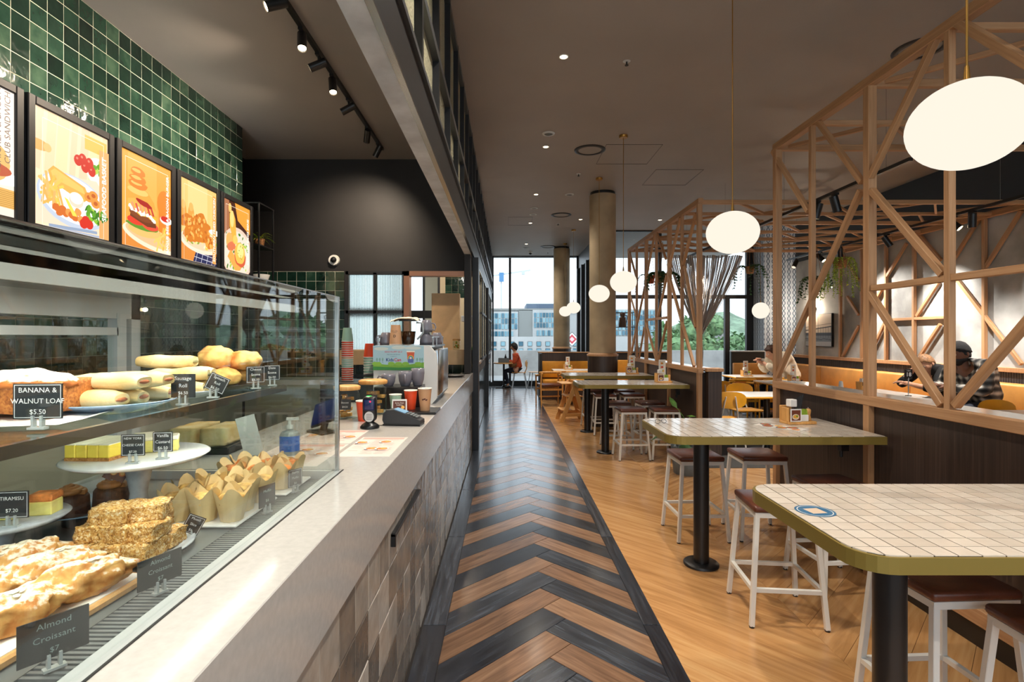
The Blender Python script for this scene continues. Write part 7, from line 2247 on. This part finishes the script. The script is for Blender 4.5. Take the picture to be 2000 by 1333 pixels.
t = thing('distant_house', 'pale house on the green slope beyond the right windows', 'building', (60, 140, -6.3)); og = Vector((60, 140, -6.3))
ob('wall', 'panel_grey', 1380, 1414, 645, 716, 0, 8, 140); ob('roof', 'roof_blue', 1378, 1416, 640, 646, -.5, 8.5, 140)
for i in range(4): ob('window', 'dark_paint', 1384+7*i, 1388+7*i, 650, 656, -.1, .1, 140)
b = MB(); k = 40; vs_ = []
for i in range(k):
    for j in range(8):
        x = 20+110*i/(k-1); y = 150+60*j/7
        vs_.append((x, y, -6+16*(j/7)**.8*(.7+.5*noise.noise(Vector((x*.03, y*.03, 2))))+2.5*noise.noise(Vector((x*.15, y*.15, 5)))))
b.add(vs_, [(i*8+j, (i+1)*8+j, (i+1)*8+j+1, i*8+j+1) for i in range(k-1) for j in range(7)], 0, True)
struct(b.build('hills', 'hill_green'))
def tree(label, x, y, h, r, sd):
    t = thing('tree', label, 'tree', (x, y, -6.3), 0, 'trees beyond the terrace')
    MB().tube([(0, 0, 0), (.1, 0, h*.5), (0, .1, h*.75)], [.35, .25, .12], 8).build('trunk', 'dark_wood', t)
    rr = random.Random(sd); b = MB()
    for i in range(9):
        a = rr.uniform(0, 6.28); q = rr.uniform(.1, .6)*r
        b.ell((q*math.cos(a), q*math.sin(a), h*rr.uniform(.55, .95)), r*.5, r*.5, r*.42, 16, 10, 0, .35, 9)
    noisy(b, .35, 1.7, sd); noisy(b, .22, 4.0, sd)
    lf = MB()
    for i in range(1500):
        v = Vector(rr.choice(b.v)); d = Vector((rr.uniform(-1, 1), rr.uniform(-1, 1), rr.uniform(-.6, 1)))
        leaf_blob(lf, v, .55, .38, d, (0.1, .2, 1))
    c = b.build('crown', 'tree_green', t)
    tag(lf.build('leaves', 'tree_green', t), kind='stuff')
for i, (px, d, h, r) in enumerate([(1310, 50, 8.0, 2.6), (1345, 60, 9.0, 3.2), (1395, 68, 6.6, 3.2), (1440, 76, 7.2, 3.6), (1475, 50, 6.2, 2.6), (1368, 88, 10.5, 4.0)]):
    tree(('round green tree left of the curtain knot', 'taller green tree behind the curtain knot', 'low green tree right of the curtain', 'broad low tree in the middle of the right window', 'tree at the edge of the right window', 'far tall tree behind the others')[i], xpx(px, d), d, h, r, i)
D4 = 190.0
t = thing('tower_crane', 'pale tower crane with blue banner seen in the far window', 'crane', (xpx(979, D4), D4, -6.3)); og = Vector((xpx(979, D4), D4, -6.3))
beam_obj('mast', (og.x, D4, -6.3), (og.x, D4, zpx(534, D4)), .5, .5, 'crane_white', t, og); beam_obj('jib', (og.x-3, D4, zpx(539, D4)), (xpx(1036, D4), D4, zpx(528, D4)), .35, .5, 'crane_white', t, og)
ob('banner', 'crane_blue', 975, 984, 533, 551, -.8, -.4, D4); ob('counterweight', 'crane_white', 1019, 1025, 531, 537, -.5, .5, D4)
t = thing('road_sign', 'red and white diamond sign beyond the return window', 'sign', (xpx(1117, 30), 30, -6.3)); og = Vector((xpx(1117, 30), 30, -6.3))
MB().cyl((0, 0, 0), (0, 0, 7.3), .05, n=10).build('pole', 'steel', t)
q = .42; zc_ = zpx(663, 30)+6.3
MB().prism([(q, 0), (0, q), (-q, 0), (0, -q)], -.03, 0).xform(face((0, -.06, zc_), (1, 0, 0), (0, 0, 1))).build('plate', 'render_white', t)
p = Print(.004)
for q, c in ((.42, (60, 56, 56)), (.38, (240, 240, 238)), (.27, (206, 70, 80)), (.14, (236, 200, 200))): p.poly([(q, 0), (0, q), (-q, 0), (0, -q)], c)
p.build('print', 'print_ink', t, face((0, -.061, zc_), (1, 0, 0), (0, 0, 1)))
bpy.context.view_layer.update()
